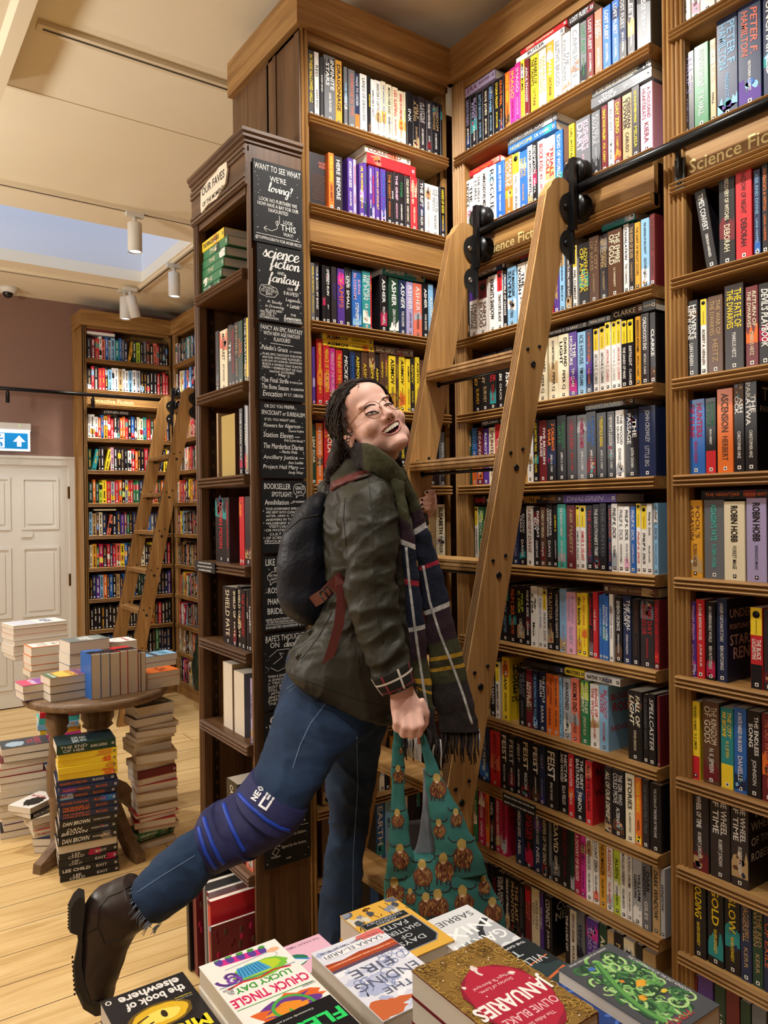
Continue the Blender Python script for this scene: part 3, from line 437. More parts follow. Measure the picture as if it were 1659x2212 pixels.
r2(6, 1440, .20798, "228-302,Pp,TOWARD ETERNITY/ANTON HUR;310-397,RW,A CRANE AMONG WOLVES/JUNE HUR;408-508,KW,AN UNBREAKABLE WORLD/REN HUTCHINGS;518-628,NW2,UNDER FORTUNATE STARS/REN HUTCHINGS|UNDER~FORTUNATE~STARS~REN;872-1003,RWYK,THE BLACK LOCOMOTIVE;1008-1120,DW", dflt=.2)
r2(7, 1440, .20798, "252-345,YKYR,THE WORLD WE MAKE/N. K. JEMISIN;378-548,nC2,THE KINGDOM OF GODS/N. K. JEMISIN;552-688,tYtY,THE CITY WE BECAME/N. K. JEMISIN;698-832,BW2,A FATE INKED IN BLOOD/DANIELLE;838-985,KW2,THE ENDLESS SONG/JOHNSON;990-1130,Ms2,THE LAST RAVEN/JONES".replace('tYtY', 'tY.Y').replace('YKYR', 'YK.R'), dflt=.2)
r2(8, 1440, .2404, "212-382,DW3,THE WHEEL OF TIME/ROBERT JORDAN;390-572,DW3,THE WHEEL OF TIME/ROBERT JORDAN;580-740,DW3,THE WHEEL OF TIME/ROBERT JORDAN|THE~WHEEL~OF TIME~ROBERT;960-1100,DW3", dflt=.22)
r2(9, 1440, .2404, "222-355,KY2,GOLDING/RAVEN KENNEDY;365-510,KY2,GOLD/RAVEN KENNEDY;514-658,KY2,GLOW/RAVEN KENNEDY;663-764,NT,DAGGERSPELL/KERR;768-866,dT,THE RED WYVERN/KERR;870-1000,NO,A TIME OF EXILE", dflt=.2)
r2(10, 1440, .2404, "205-280,MC;284-422,PG;428-530,dW,US;535-660,MW;665-760,dW,US;765-900,GW", dflt=.2)
lying(R2, ZS[1]+.253, 1400, .18087, 1078, 1500, .022, 'TK', 'THE BOOK', 'tan book lying on the tall navy paperbacks past the fluted post'); lying(R2, ZS[5]+.202, 1440, .226, 332, 1080, .024, 'KO', 'THE NIGHTJAR/DEBORAH HEWITT', 'black paperback with orange lettering lying on tan fantasy paperbacks')
# bookcase behind the woman
def cb(i, org, s, spec, **k): upright(CB, ZS[i], i, org, s, spec, place='the chalkboards, {} shelf behind woman'.format(nth(i+1)), **k)
cb(0, 630, .22602, "172-226,KY2,IN THESE HALLOWED HALLS;230-276,WK2,RED/DEEP END;278-311,KW,DEEP END;315-426,GW2,INFINITE STARS/DARK FRONTIERS;430-494,oK2,DRAGONAGE;509-545,Gb,THE BEST;548-612,Gs,SOMEONE IN TIME;615-662,NW.O,MADE TO ORDER;667-735,WG,LANDS OF DRAGONS;738-763,KY,BARDUGO;765-801,WK,WINTER'S GIFTS;805-866,WK,WINTER'S GIFTS/BEN AARONOVITCH;868-914,CB,THE HANGING TREE/BEN AARONOVITCH;916-972,CK,MOON OVER SOHO/BEN AARONOVITCH;975-1028,CR,LIES SLEEPING/BEN AARONOVITCH;1030-1081,CR,RIVERS OF LONDON/BEN AARONOVITCH;1084-1106,Ce,WHISPERS;1108-1160,KW,INK;1165-1226,KT,HALF A KING/JOE ABERCROMBIE;1230-1290,DW,A LITTLE HATRED/JOE ABERCROMBIE;1293-1341,DW,TROUBLE WITH PEACE/JOE;1346-1425,KT,WISDOM OF CROWDS/JOE ABERCROMBIE;1428-1448,KW", dflt=.195)
cb(1, 630, .22602, "358-411,OY,HORUS RISING/DAN ABNETT;413-496,DW,HERE BEFORE;548-598,PW,HITCHHIKER'S GUIDE/ADAMS;600-628,vR,RESTAURANT/ADAMS;655-698,PY,LIFE, THE UNIVERSE/ADAMS;700-730,PE,SO LONG/ADAMS;745-774,PW,MOSTLY HARMLESS/ADAMS;776-806,PR,AND ANOTHER;808-848,PY,SALMON OF DOUBT;865-916,PB,THE HITCHHIKER/ADAMS;918-960,KO,THE NIGHT/KATHERINE ADDISON;962,KW,BONES;985-1034,Kp,THE GRIEF/ADDISON;1036-1084,KE,TOMB/KATHERINE ADDISON;1088-1142,DC,COLD HAND IN MINE/ROBERT AICKMAN;1145-1211,RC,THE WINE-DARK SEA/ROBERT AICKMAN;1216-1281,DW,THE RIFT/NINA ALLAN;1284-1346,Wn,THE BITTER CROWN/JUSTIN LEE ANDERSON;1350-1420,WG,THE CITY IN THE MIDDLE/ANDERS;1424-1476,KY,HANDS OF GODS/KATHERINE ARDEN", dflt=.183)
cb(2, 630, .22602, "192-230,GY,WINTER OF THE WITCH/KATHERINE ARDEN;233-277,DW,YOUR BLOOD, MY BONES;300-335,KG;338-382,KW,EMPIRE'S RUIN/JAY;386-436,DP,NIGHT;446-516,PO,VAMPS;520-580,KW,LIVE SMALL;592-682,Bp,JUDAS BLOSSOM/STEPHEN;684-762,tW,THIS WILL BE FUN/E.B. ASHER;765-780,RK;850-918,KW,ASHER/POLITY AGENT;938-1032,dW,ASHER/ZERO POINT;1036-1101,NW,ASHER/THE SOLDIER;1105-1166,vW,ASHER/JUPITER WAR;1172-1254,sW,ASHER/WEAPONIZED;1257-1312,KW,ASHER/WAR BODIES;1316-1362,bW,ASHER;1370,KW,ASHER;1420-1460,DW,ATWOOD", dflt=.19)
cb(3, 630, .22602, "205-236,PK;248-308,RY2,YESTERDAY'S TOMORROWS/ASHBY;312-372,RY,MENACE OF THE MONSTER;376-431,mp,MENACE OF THE MACHINE;434-497,RY,THE END OF THE WORLD;502-561,KW,MICKEY 7;563-613,NB,ANTIMATTER BLUES;616-677,DY,ASIMOV/ROBOTS;681-743,nY,ASIMOV;746-808,nY,ASIMOV;812-851,DY,ASIMOV;854-894,nY,ASIMOV/CAVES;896-931,nY,ASIMOV/NAKED SUN;936-1001,YK,ASIMOV/FOUNDATION;1004-1037,nY,ASIMOV/I, ROBOT;1041-1101,YK,ASIMOV/FOUNDATION AND EARTH;1104-1143,YK,ASIMOV/SECOND FOUNDATION;1146-1191,DY,ASIMOV/GOLD;1194-1233,YK,ASIMOV/FOUNDATION;1236-1280,nY,ASIMOV;1430-1475,DW", dflt=.19)
cb(4, 630, .22602, "203-245,dC,LEAF SCAR;248-312,OW,THE WATER KNIFE/PAOLO BACIGALUPI;325-426,RC2,NAVOLA/PAOLO BACIGALUPI;432-492,KT,PAOLO BACIGALUPI;520,KW;600,DW;700,NW;1040-1098,KY,PLAYER OF GAMES/BANKS;1103-1165,Kr,MATTER/BANKS;1200,KW;1300,KW;1425-1470,GW,PERMUTA", dflt=.195)
cb(5, 630, .22602, "205,nW;290,KW;400,DW;1180-1255,nC;1258-1320,WK,ARK/B;1323-1385,TK;1390-1475,CK,ELISABETH/PARKER", dflt=.2)
for zi in (6, 7): cb(zi, 630, .22602, "215,nW;300,KW;400,DW;500,MW;1180,DC,THE;1260,nC,OLD;1330,KW;1420-1480,DW", dflt=.19)
cb(8, 630, .22602, "300,nW;420,KW;700-830,DW;850-895,CK,SING;900-945,KC,NIGHT;950-1000,oK,RISING;1010-1090,WK,BEAST;1100,CK;1180-1250,WK", dflt=.18); cb(9, 630, .22602, "300,nW;420,KW;600,DW;812-900,BW,EARTH;905-960,bK,SKY;975-1030,gK,THE KING;1035-1120,Wn,FIRST RIDER'S;1130,DW;1200,KW", dflt=.2)
cb(10, 630, .22602, "300,nW;420,KW;600,DW;760,BW;840,KW;950,DW;1100,MW", dflt=.2)
lying(CB, ZS[1]+.188, 630, .22602, 722, 1185, .036, 'RW', '', 'thick red book lying on the purple paperbacks behind the woman', dep=.15); lying(CB, ZS[1]+.225, 630, .22602, 700, 1135, .022, 'CM', 'COLLECTED', 'cream book lying topmost on the thick red one'); lying(CB, ZS[2]+.195, 630, .22602, 870, 1275, .032, 'tW', 'ASHER/JACK FOUR', 'teal paperback with white capitals lying on a matching series')
lying(CB, ZS[3]+.192, 630, .22602, 300, 785, .02, 'YK', 'ASIMOV/FOUNDATION AND EMPIRE', 'yellow paperback lying directly on the red and magenta spines'); lying(CB, ZS[3]+.213, 630, .22602, 296, 780, .02, 'YK', 'ASIMOV/FOUNDATION', 'yellow paperback lying topmost above red and magenta spines'); lying(CB, ZS[3]+.192, 630, .22602, 787, 1165, .026, 'nC', 'ISAAC ASIMOV/ROBOT DREAMS', 'brown paperback lying next to two yellow ones behind the woman'); lying(CB, ZS[4]+.205, 630, .22602, 210, 500, .022, 'Mo', 'THE SIRENS', 'maroon paperback lying on the shelf at the woman\'s hair')
q = MB(); hz = ZS[1]                                         # a book turned cover out beside the chalkboards
def hr(q): M = frame((1.222, PY+.03, hz), (1, 0, 0), (0, 1, 0), (0, 0, 1)); q.box((0, 0, 0), (.125, .02, .18), cov('D'), M); q.text('HORUS\nRISING', ink('s'), M @ frame((.06, -.001, .145), (1, 0, 0), (0, 0, 1), (0, -1, 0)), .06, .02); [q.box((.012, -.0008, .03+.006*i), (.105, 0, .032+.006*i), ink('n'), M) for i in range(14)]
rec(.01, hr, 'dark brown paperback turned with its blurb side out beside the chalkboards', 'books standing on the shop shelves')
# low cabinet of favourites
def fv(i, spec, s=.18983, **k): upright(FV, FZ[i], i, 400, s, spec, place='the outer post, {} favourites shelf'.format(nth(i)), setback=.012, **k)
for k, (c, l, o_) in enumerate((('Eg', .115, 0), ('EC', .16, .03), ('EC', .16, .03), ('EC', .16, .028), ('EC', .15, .03))):
    lying(FV, FZ[0]+.001+k*.03, 400, .18983, 155+o_*600+k*9, 395+k*22, .029, c, 'THE', f'green paperback, {nth(k+1)} from the bottom of the pile under the favourites plaque', back=.015, dep=.14)
lying(FV, FZ[0]+.151, 400, .18983, 195, 440, .034, 'YK', 'THE PRINCESS GUIDE', 'yellow paperback topmost on the green pile under the favourites plaque', back=.015, dep=.14)
fv(1, "348-384,DG;387-474,Cn,MARGARET/ATWOOD;476-518,DW,THE;520-556,KR,NIGHTWATCHING;558-602,KT,EMPIRE/VAMPIRE;604-652,dO,THE DEVILS;654-690,KW,THE MARTIAN;692-720,YK", dflt=.2)
fv(2, "345-362,TK;618-655,KW,THE LONG WAY;658-690,KW,CLOSED;692-718,gK", dflt=.21)
fv(3, "290-402,KR2,COFFIN MOON;405-436,DR2,COFFIN MOON;527-553,RK2;556-580,RK2;584-650,Dn2", .21708, dflt=.22)
fv(4, "365-465,KC,SHIELD/FATE;470-508,KC,SHIELD OF/FATE;512-550,KC,SHIELD OF/FATE;555-602,KR,THE POISONED;605-625,DW,OF;635-660,KW,NIGHT", .21708, dflt=.19)
fv(5, "640-662,vK,THE MOVIES", .21708, dflt=.2)
def fore(bay, s0, w, h, z, pg, c): return lambda q: book(q, bay.M @ frame((s0+w, .15, z), (-1, 0, 0), (0, -1, 0), (0, 0, 1)), w, .13, h, c+'K', plain=True, pg=pg)
rec(.012, fore(FV, .17, .11, .2, FZ[2], PAGEY, 'n'), 'thick book with yellowed page edges facing out under the favourites plaque', 'books shelved with page edges out')
rec(.011, fore(FV, .16, .075, .215, FZ[5], PAGES, 'T'), 'thick book, page edges out, standing above the knee brace', 'books shelved with page edges out'); rec(.011, fore(FV, .245, .08, .2, FZ[5], PAGES, 'G'), 'thick book, page edges out, next to a purple spine', 'books shelved with page edges out')
fv(6, "345-440,KC3,CATCHING/CAIN;442-500,MW2;505-540,NW;520-580,sW2", .2532, dflt=.22)
for k, (y, x, h, c, c2, tk) in enumerate(((2.5, .925, .3, 'K', 'T', .022), (2.465, .935, .385, 'M', 'n', .03), (2.36, .95, .39, 'D', 'G', .02), (2.29, .905, .375, 'G', 'g', .02), (2.235, .895, .37, 'g', 'M', .016), (2.195, .882, .365, 'R', 'M', .022), (2.15, .868, .31, 'M', 'b', .012))):
    def big(q, y=y, h=h, c=c, c2=c2, x=x, tk=tk):
        M = frame((x, y, .005), (0, -1, 0), (1, 0, 0), (0, 0, 1)) @ Mx.Rotation(math.radians(-3), 4, 'Y'); book(q, M, tk, .2, h, c+'W', plain=True, pg=PAGEW); u = tk+.0004
        q.box((0, -.0005, h-.012), (tk, .0005, h), ink(c2), M)
        if h < .29: q.quad([(u, .03, .02), (u, .15, .02), (u, .15, h*.5), (u, .12, h*.75), (u, .1, h*.5), (u, .07, h*.9), (u, .05, h*.5)], ink('K' if h < .25 else 'e'), M)
        elif c == 'M': [q.ball((tk, rnd.uniform(.01, .16), rnd.uniform(.03, h-.02)), (.001, .008, .012), ink(rnd.choice('rnM')), 6, M) for _ in range(60)]
    rec(.02, big, f'large thin picture book, {nth(k+1)} from the outer post at the foot of the favourites bookcase', 'large picture books at the foot of the favourites bookcase')
# spines too far away to read: two bookcases of the back room
FARQ = MB()
ROWS1 = ["KMRWsBgbtBGNodeKGMKsRDKKg", "KRKRRKbWWTWWbWgKKKK", "WWWOBoRRDNOORKBDCCtRdORRON", "dtKDYpDKDKWROKKRKRKKDYW", "dOdeYRgROKgRREENdBRRO", "bTnCNsKNPMEKNKNKBGNKKTKW", "CoErDRNRsYBNEKKCDKYoWKKR", "KNPbONBKTNBdBKdddTKKKK", "KKKKDKKKnKDKKKDTKsoKR", "KEKNKNBKDKKDDKGKDKK", "KNDKPKDnKNDKKD"]
ROWS2 = ["WMgDKGKNtbWtdgKBMrKWK", "WKRWYWBBsNbBKRWKKrgD", "OTYMTrTrTMTOKRTnKWr", "CTDWnKgWRWOKRrMKCRB", "WOsRRRMKDKYKoMNKRdKW", "MRYgbKDoKKDMGKKnRDKM", "KDnDTKDKOKDdTKMKdDKK", "sTgYoRWEdmgKTnKbNOMT", "RKWMrbKKDMTGDnKgsRdK", "CDTWTnKDTgKOMKTWDKnC", "TKNmoKrgWYbNKTDWOMKE"]
def far_row(bay, z, s0, s1, cols, hmax=.19):
    x = s0; i = 0
    while x < s1-.012:
        w = rnd.uniform(.018, .034); w = min(w, s1-x); c = cols[i % len(cols)]; i += 1; h = min(hmax, rnd.uniform(.165, .2)); x += w+.0008
        M = bay.M @ T(x-w, .01+rnd.uniform(0, .006), z)
        if rnd.random() < .03: x += .02; M = M @ Mx.Rotation(math.radians(12), 4, 'Y')
        FARQ.box((0, 0, 0), (w, .12, h), cov(c), M)
        if rnd.random() < .5: a0 = rnd.uniform(0, .7)*h; FARQ.quad([(.0005, -.0004, a0), (w-.0005, -.0004, a0), (w-.0005, -.0004, a0+.2*h), (.0005, -.0004, a0+.25*h)], ink(rnd.choice(cols)), M)
        t = ink('K' if c in 'WYCgbeTosp' else rnd.choice('WCgToW')); u = h*.9
        for _ in range(2):
            l = rnd.uniform(.2, .42)*h; v = w*rnd.uniform(.1, .2); e = 0
            while e < l:
                g = min(l-e, rnd.uniform(.004, .018)); FARQ.quad([(w/2-v, -.0006, u-e), (w/2-v, -.0006, u-e-g), (w/2+v*rnd.uniform(.5, 1), -.0006, u-e-g), (w/2+v*rnd.uniform(.5, 1), -.0006, u-e)], t, M); e += g+.0022
            u -= l+.02
        FARQ.quad([(w*.3, -.0006, .008), (w*.7, -.0006, .008), (w*.7, -.0006, .02), (w*.3, -.0006, .02)], ink('W' if c in 'KDNMPR' else 'K'), M)
for i, z in enumerate(DZ):
    far_row(D1, z, .035, .70, ROWS1[i]); far_row(D2, z, .06, 1.5, ROWS2[i])
FARQ.box((.03, .02, DZ[0]+.2), (.26, .14, DZ[0]+.222), cov('W'), D1.M); FARQ.box((.03, .02, DZ[0]+.223), (.25, .14, DZ[0]+.24), cov('M'), D1.M); FARQ.box((.4, .02, DZ[9]+.2), (.6, .14, DZ[9]+.22), cov('E'), D1.M)
FARQ.box((.08, .015, DZ[5]+.2), (.25, .14, DZ[5]+.212), cov('C'), D1.M)
q = MB(); q.box((.14, .012, DZ[2]+.197), (.38, .016, DZ[2]+.235), BLK, D1.M); q.text('STEPHEN KING', ink('W'), D1.M @ frame((.26, .0112, DZ[2]+.216), (1, 0, 0), (0, 0, 1), (0, -1, 0)), .2, .024, .01, .3)
q.build('shelf_sign', None, label='small black author sign on the shelf under the detective fiction header', category='sign')
def finish_books(limit):
    RECS.sort(key=lambda r: -r[0]); seen = {}
    for i, (a, fn, lab, grp) in enumerate(RECS):
        if i < limit:
            q = MB(); fn(q); seen[lab] = seen.get(lab, 0)+1; q.build('book', None, label=lab, category='book', group=grp)
        else: fn(FARQ)
    o = FARQ.build('book_stock', None, label='remaining small paperbacks filling the far and partly hidden shelves', category='books'); o['kind'] = 'stuff'
# ------------------------------------------------------------------ rails, ladders, lamps, signs
def rail_part(q, p0, p1, r=.0145): q.tube([p0, p1], r, BLKM, 14)
def rail(p0, p1, feet, into, label):
    q = MB(); rail_part(q, p0, p1); o = q.build('ladder_rail', None, label=label, category='rail')
    for f in feet:
        q = MB(); f = V(f); n = V(into)
        q.tube([f, f+n*.03, f+n*.036+V((0, 0, -.03)), f+n*.036+V((0, 0, -.07))], .008, BLK, 8)
        t = n.cross(V((0, 0, 1))); q.box((-.014, -.004, -.1), (.014, .004, -.02), BLK, frame(f+n*.041, t, n, (0, 0, 1)))
        q.lathe([(.005, 0), (.005, .003)], BLKM, 8, frame(f+n*.037+V((0, 0, -.085)), t, (0, 0, 1), -n)); q.build('bracket', o)
RX, RZ = 1.752, 2.478
rail((RX, 2.0, RZ), (RX, .65, RZ), [(RX, 1.185, RZ), (RX, 1.99, RZ)], (1, 0, 0), 'long black metal ladder rail across the science fiction bookcases')
rail((.35, 6.31, 2.49), (2.2, 6.31, 2.49), [(1.62, 6.31, 2.49), (1.0, 6.31, 2.49)], (0, 1, 0), 'black ladder rail crossing the wall above the door to the far corner')
rail((2.215, 6.2, 2.49), (2.215, 4.6, 2.49), [(2.215, 5.9, 2.49)], (1, 0, 0), 'short black ladder rail on the bookcase at right angles, behind the far ladder')
def ladder(name, label, M, rungs, slope, base, width, W, top, sw=.1):
    """local x = out of the bookcase towards it (rail side), y = along the rail (first stile at 0), z = up; the stile's outer edge is x = base + slope*z"""
    sv = [(base+slope*z, z) for z in (0, top-.05)]; sv = [(base, 0), (base+slope*(top-.07), top-.07)]
    k = 6; tx = base+slope*top
    poly = [(base+sw, 0)]+[(base+slope*(top-.05)+sw, top-.05)]+[(base+slope*top+sw/2+sw/2*math.cos(a), top-.05+.05*math.sin(a)) for a in [math.pi*i/10 for i in range(1, 10)]]+[(base+slope*(top-.05), top-.05), (base, 0)]
    t = thing(name, label, 'ladder', tuple(M @ V((base+sw/2, width/2, 0))))
    F = frame((0, 0, 0), (1, 0, 0), (0, 0, 1), (0, -1, 0))
    for k, y in enumerate((0, width)):
        q = MB(); q.prism(poly, -y-.03, -y, W[2], M @ F)
        for i in (.22, .42, .62, .8): q.prism([(base-.0006, .01), (base+slope*(top-.06)-.0006, top-.06), (base+slope*(top-.06)+.001, top-.06), (base+.001, .01)], -y-.03*i-.0022, -y-.03*i, PLY, M @ F)
        s = q.build('stile', t)
        for z in rungs:
            for dx, dz, r in ((.026, .0, .0055), (.072, .012, .0055), (.047, -.04, .0095)):
                q = MB(); c = M @ frame((base+slope*z+dx, y-.0, z+dz), (1, 0, 0), (0, 0, 1), (0, -1, 0))
                q.lathe([(r, -.002), (r, .0015), (r*.8, .0035), (r*.45, .0035), (r*.45, .001)], BLKM, 12, c); q.build('bolt', s)
        q = MB(); x0 = base+slope*(top-.12); e = x0+sw              # hook: lobed plate, upright bar and two grooved wheels on the rail
        lob = [(e+.012, top-.03)]
        for cz in (top-.085, top-.19):
            lob += [(e+.005-.043*math.sin(a), cz+.043*math.cos(a)) for a in [math.pi*i/10 for i in range(1, 10)]]+([(e-.004, cz-.052)] if cz > top-.1 else [])
        lob += [(e+.012, top-.245)]
        q.prism(lob, -y-.002+.006, -y+.006, BLK, M @ F); q.box((e+.008, y-.012, top-.245), (e+.018, y+.002, top-.03), BLK, M); q.box((e+.006, y-.02, top-.15), (e+.02, y-.002, top+.06), BLKM, M)
        for cz in (top-.085, top-.19): q.lathe([(.009, 0), (.009, .003), (.005, .005)], STEEL if k else BLKM, 10, M @ frame((e-.012, y-.006, cz), (1, 0, 0), (0, 0, 1), (0, -1, 0)))
        h = q.build('hook', s); q = MB(); ax = e+.052
        for cz in (RZ+.052, RZ-.05):
            q.lathe([(.012, -.026), (.04, -.02), (.042, -.014), (.026, -.006), (.026, .006), (.042, .014), (.04, .02), (.012, .026)], BLKM, 20, M @ frame((ax, y+.005, cz), (0, 1, 0), (0, 0, 1), (1, 0, 0)))
            q.tube([(e+.01, y-.008, cz), (ax, y+.005, cz)], .01, BLK, 8, M)
        q.build('wheel', h)
    for z in rungs:
        q = MB(); x = base+slope*z; P = [(x-.006, z-.001), (x-.006, z-.008), (x, z-.01), (x-.006, z-.012), (x-.006, z-.019), (x, z-.021), (x-.006, z-.023), (x-.004, z-.03), (x+.086, z-.03), (x+.086, z)]
        q.prism(P, -width, -.03, W[0], M @ F); r = q.build('rung', t)
        q = MB(); q.tube([(x+.047, .03, z-.04), (x+.047, width, z-.04)], .005, BLK, 8, M); q.build('tie_rod', r)
ML = frame((0, 1.5, 0), (1, 0, 0), (0, 1, 0), (0, 0, 1))
RUNGS = [1.99, 1.70, 1.41, 1.12, .83, .54, .25]
ladder('library_ladder', 'big rolling wooden library ladder the woman is standing on', ML, RUNGS, .2406, 1.042, .415, LAD, 2.5)
ladder('library_ladder', 'rolling wooden library ladder in the far corner by the detective fiction sign', frame((0, 5.62, 0), (1, 0, 0), (0, 1, 0), (0, 0, 1)), RUNGS, .21, 1.575, .5, [OAK[0], OAK[1], OAK[2]], 2.5)
def track(a, b, label, wall_=.0):
    q = MB(); (x0, y0), (x1, y1) = a, b; q.box((x0, y0, ZC-.02), (x1, y1, ZC), CREAM)
    if x1-x0 > y1-y0: q.box((x0+.02, (y0+y1)/2-.006, ZC-.0206), (x1-.02, (y0+y1)/2+.006, ZC-.019), mat('#4a4336', .6))
    else: q.box(((x0+x1)/2-.006, y0+.02, ZC-.0206), ((x0+x1)/2+.006, y1-.02, ZC-.019), mat('#4a4336', .6))
    return q.build('lighting_track', None, label=label, category='lighting track')
track((.57, 2.9), (2.4, 2.95), 'empty cream lighting track on the ceiling in front of the tall oak bookcase')
track((-1.3, 4.41), (2.2, 4.455), 'ceiling track before the roof light, carrying one white spotlight'); track((-1.3, 5.985), (1.865, 6.03), 'ceiling track between the roof light and the door wall')
track((1.865, 4.46), (1.91, 6.03), 'ceiling track along the short side of the roof light')
LENS = mat('#eef6ff', .3, .3, 0, 2.2)
def can(x, y, to, label):
    p = V((x, y, ZC-.02)); d = (V(to)-V((x, y, 3.15))).normalized(); o = thing('spotlight', label, 'spotlight', tuple(p), 'white track spotlights')
    q = MB(); q.box((x-.05, y-.016, ZC-.045), (x+.05, y+.016, ZC-.02), WHITE); q.tube([(x, y, ZC-.045), (x, y, ZC-.09)], .012, WHITE, 10); q.build('adapter', o)
    rx = V((0, 0, 1)).cross(-d); rx = rx.normalized() if rx.length > .01 else V((1, 0, 0)); F = frame((x, y, ZC-.075), rx, (-d).cross(rx), -d)
    q = MB(); q.lathe([(.03, 0), (.038, -.004), (.04, -.01), (.04, -.17), (.037, -.172), (.036, -.16)], WHITE, 24, F); q.build('can', o)
    q = MB(); q.lathe([(.001, -.163), (.036, -.163)], LENS, 24, F); q.build('lens', o)
xa = along(291, 4.43, 3.2, 'x'); yb = along(376, 1.885, 3.2, 'y'); xc = along(270, 6.005, 3.2, 'x')
can(xa, 4.43, (xa, 4.43, 0), 'white can spotlight hanging in front of the roof light'); can(1.885, yb, (1.9, yb, 0), 'white can spotlight on the short track beside the favourites bookcase')
can(xc, 6.005, (xc, 6.05, 0), 'upright white can spotlight above the detective fiction bookcase'); can(1.80, 5.93, (2.12, 6.1, 2.1), 'tilted white can spotlight in the corner where two tracks meet')
cx, cy = 1.04, 6.5
o = thing('security_camera', 'white dome security camera on the ceiling over the door', 'camera', (cx, cy, ZC-.08))
q = MB(); q.lathe([(.02, ZC), (.066, ZC), (.07, ZC-.012), (.055, ZC-.04), (.045, ZC-.045)], WHITE, 28, T(cx, cy, 0)); q.build('housing', o)
q = MB(); q.ball((cx-.008, cy-.012, ZC-.045), .038, mat('#15161a', .12, .6), 16); q.build('lens_dome', o)
# lit exit sign
o = thing('exit_sign', 'lit blue emergency exit sign with white arrow over the door', 'sign', (1.0, 6.6, 2.04)); BLUE = mat('#1479b8', .4, .3, 0, .75); LIT = mat('#e8f4f8', .4, .3, 0, .9)
q = MB(); q.box((.72, 6.58, 2.205), (1.2, 6.66, 2.265), mat('#cfcac4', .4)); q.box((.73, 6.575, 2.2), (1.195, 6.6, 2.212), LIT); q.lathe([(.004, 0), (.004, .003)], mat('#6ad04a', .4, .3, 0, 2), 8, frame((1.12, 6.579, 2.245), (1, 0, 0), (0, 0, 1), (0, -1, 0))); q.build('housing', o)
q = MB(); q.box((.74, 6.585, 2.045), (1.195, 6.6, 2.2), LIT); q.box((.765, 6.583, 2.062), (1.178, 6.586, 2.186), BLUE)
S = frame((0, 6.5825, 0), (1, 0, 0), (0, 0, 1), (0, -1, 0)); ax = 1.115
q.quad([(ax-.045, 2.118, 0), (ax-.02, 2.118, 0), (ax, 2.14, 0), (ax+.02, 2.118, 0), (ax+.045, 2.118, 0), (ax, 2.168, 0)], LIT, S); q.quad([(ax-.016, 2.08, 0), (ax+.016, 2.08, 0), (ax+.016, 2.135, 0), (ax, 2.15, 0), (ax-.016, 2.135, 0)], LIT, S)
q.quad([(.93, 2.068, 0), (1.01, 2.068, 0), (1.01, 2.18, 0), (.93, 2.18, 0)], LIT, S)
def limb2(p, w): 
    for a, b in zip(p, p[1:]):
        d = V((b[0]-a[0], b[1]-a[1])); n = V((-d.y, d.x)).normalized()*w; q.quad([(a[0]-n.x, a[1]-n.y, .0006), (b[0]-n.x, b[1]-n.y, .0006), (b[0]+n.x, b[1]+n.y, .0006), (a[0]+n.x, a[1]+n.y, .0006)], BLUE, S)
limb2([(.965, 2.148), (.968, 2.112)], .011); limb2([(.968, 2.112), (.992, 2.1), (.985, 2.078)], .007); limb2([(.968, 2.112), (.95, 2.092), (.936, 2.094)], .007); limb2([(.966, 2.146), (.99, 2.136), (1.0, 2.146)], .005); limb2([(.964, 2.144), (.944, 2.132), (.938, 2.142)], .005)
q.lathe([(.0095, .0004), (.0095, .0008)], BLUE, 12, S @ T(.975, 2.164, 0)); q.build('panel', o)
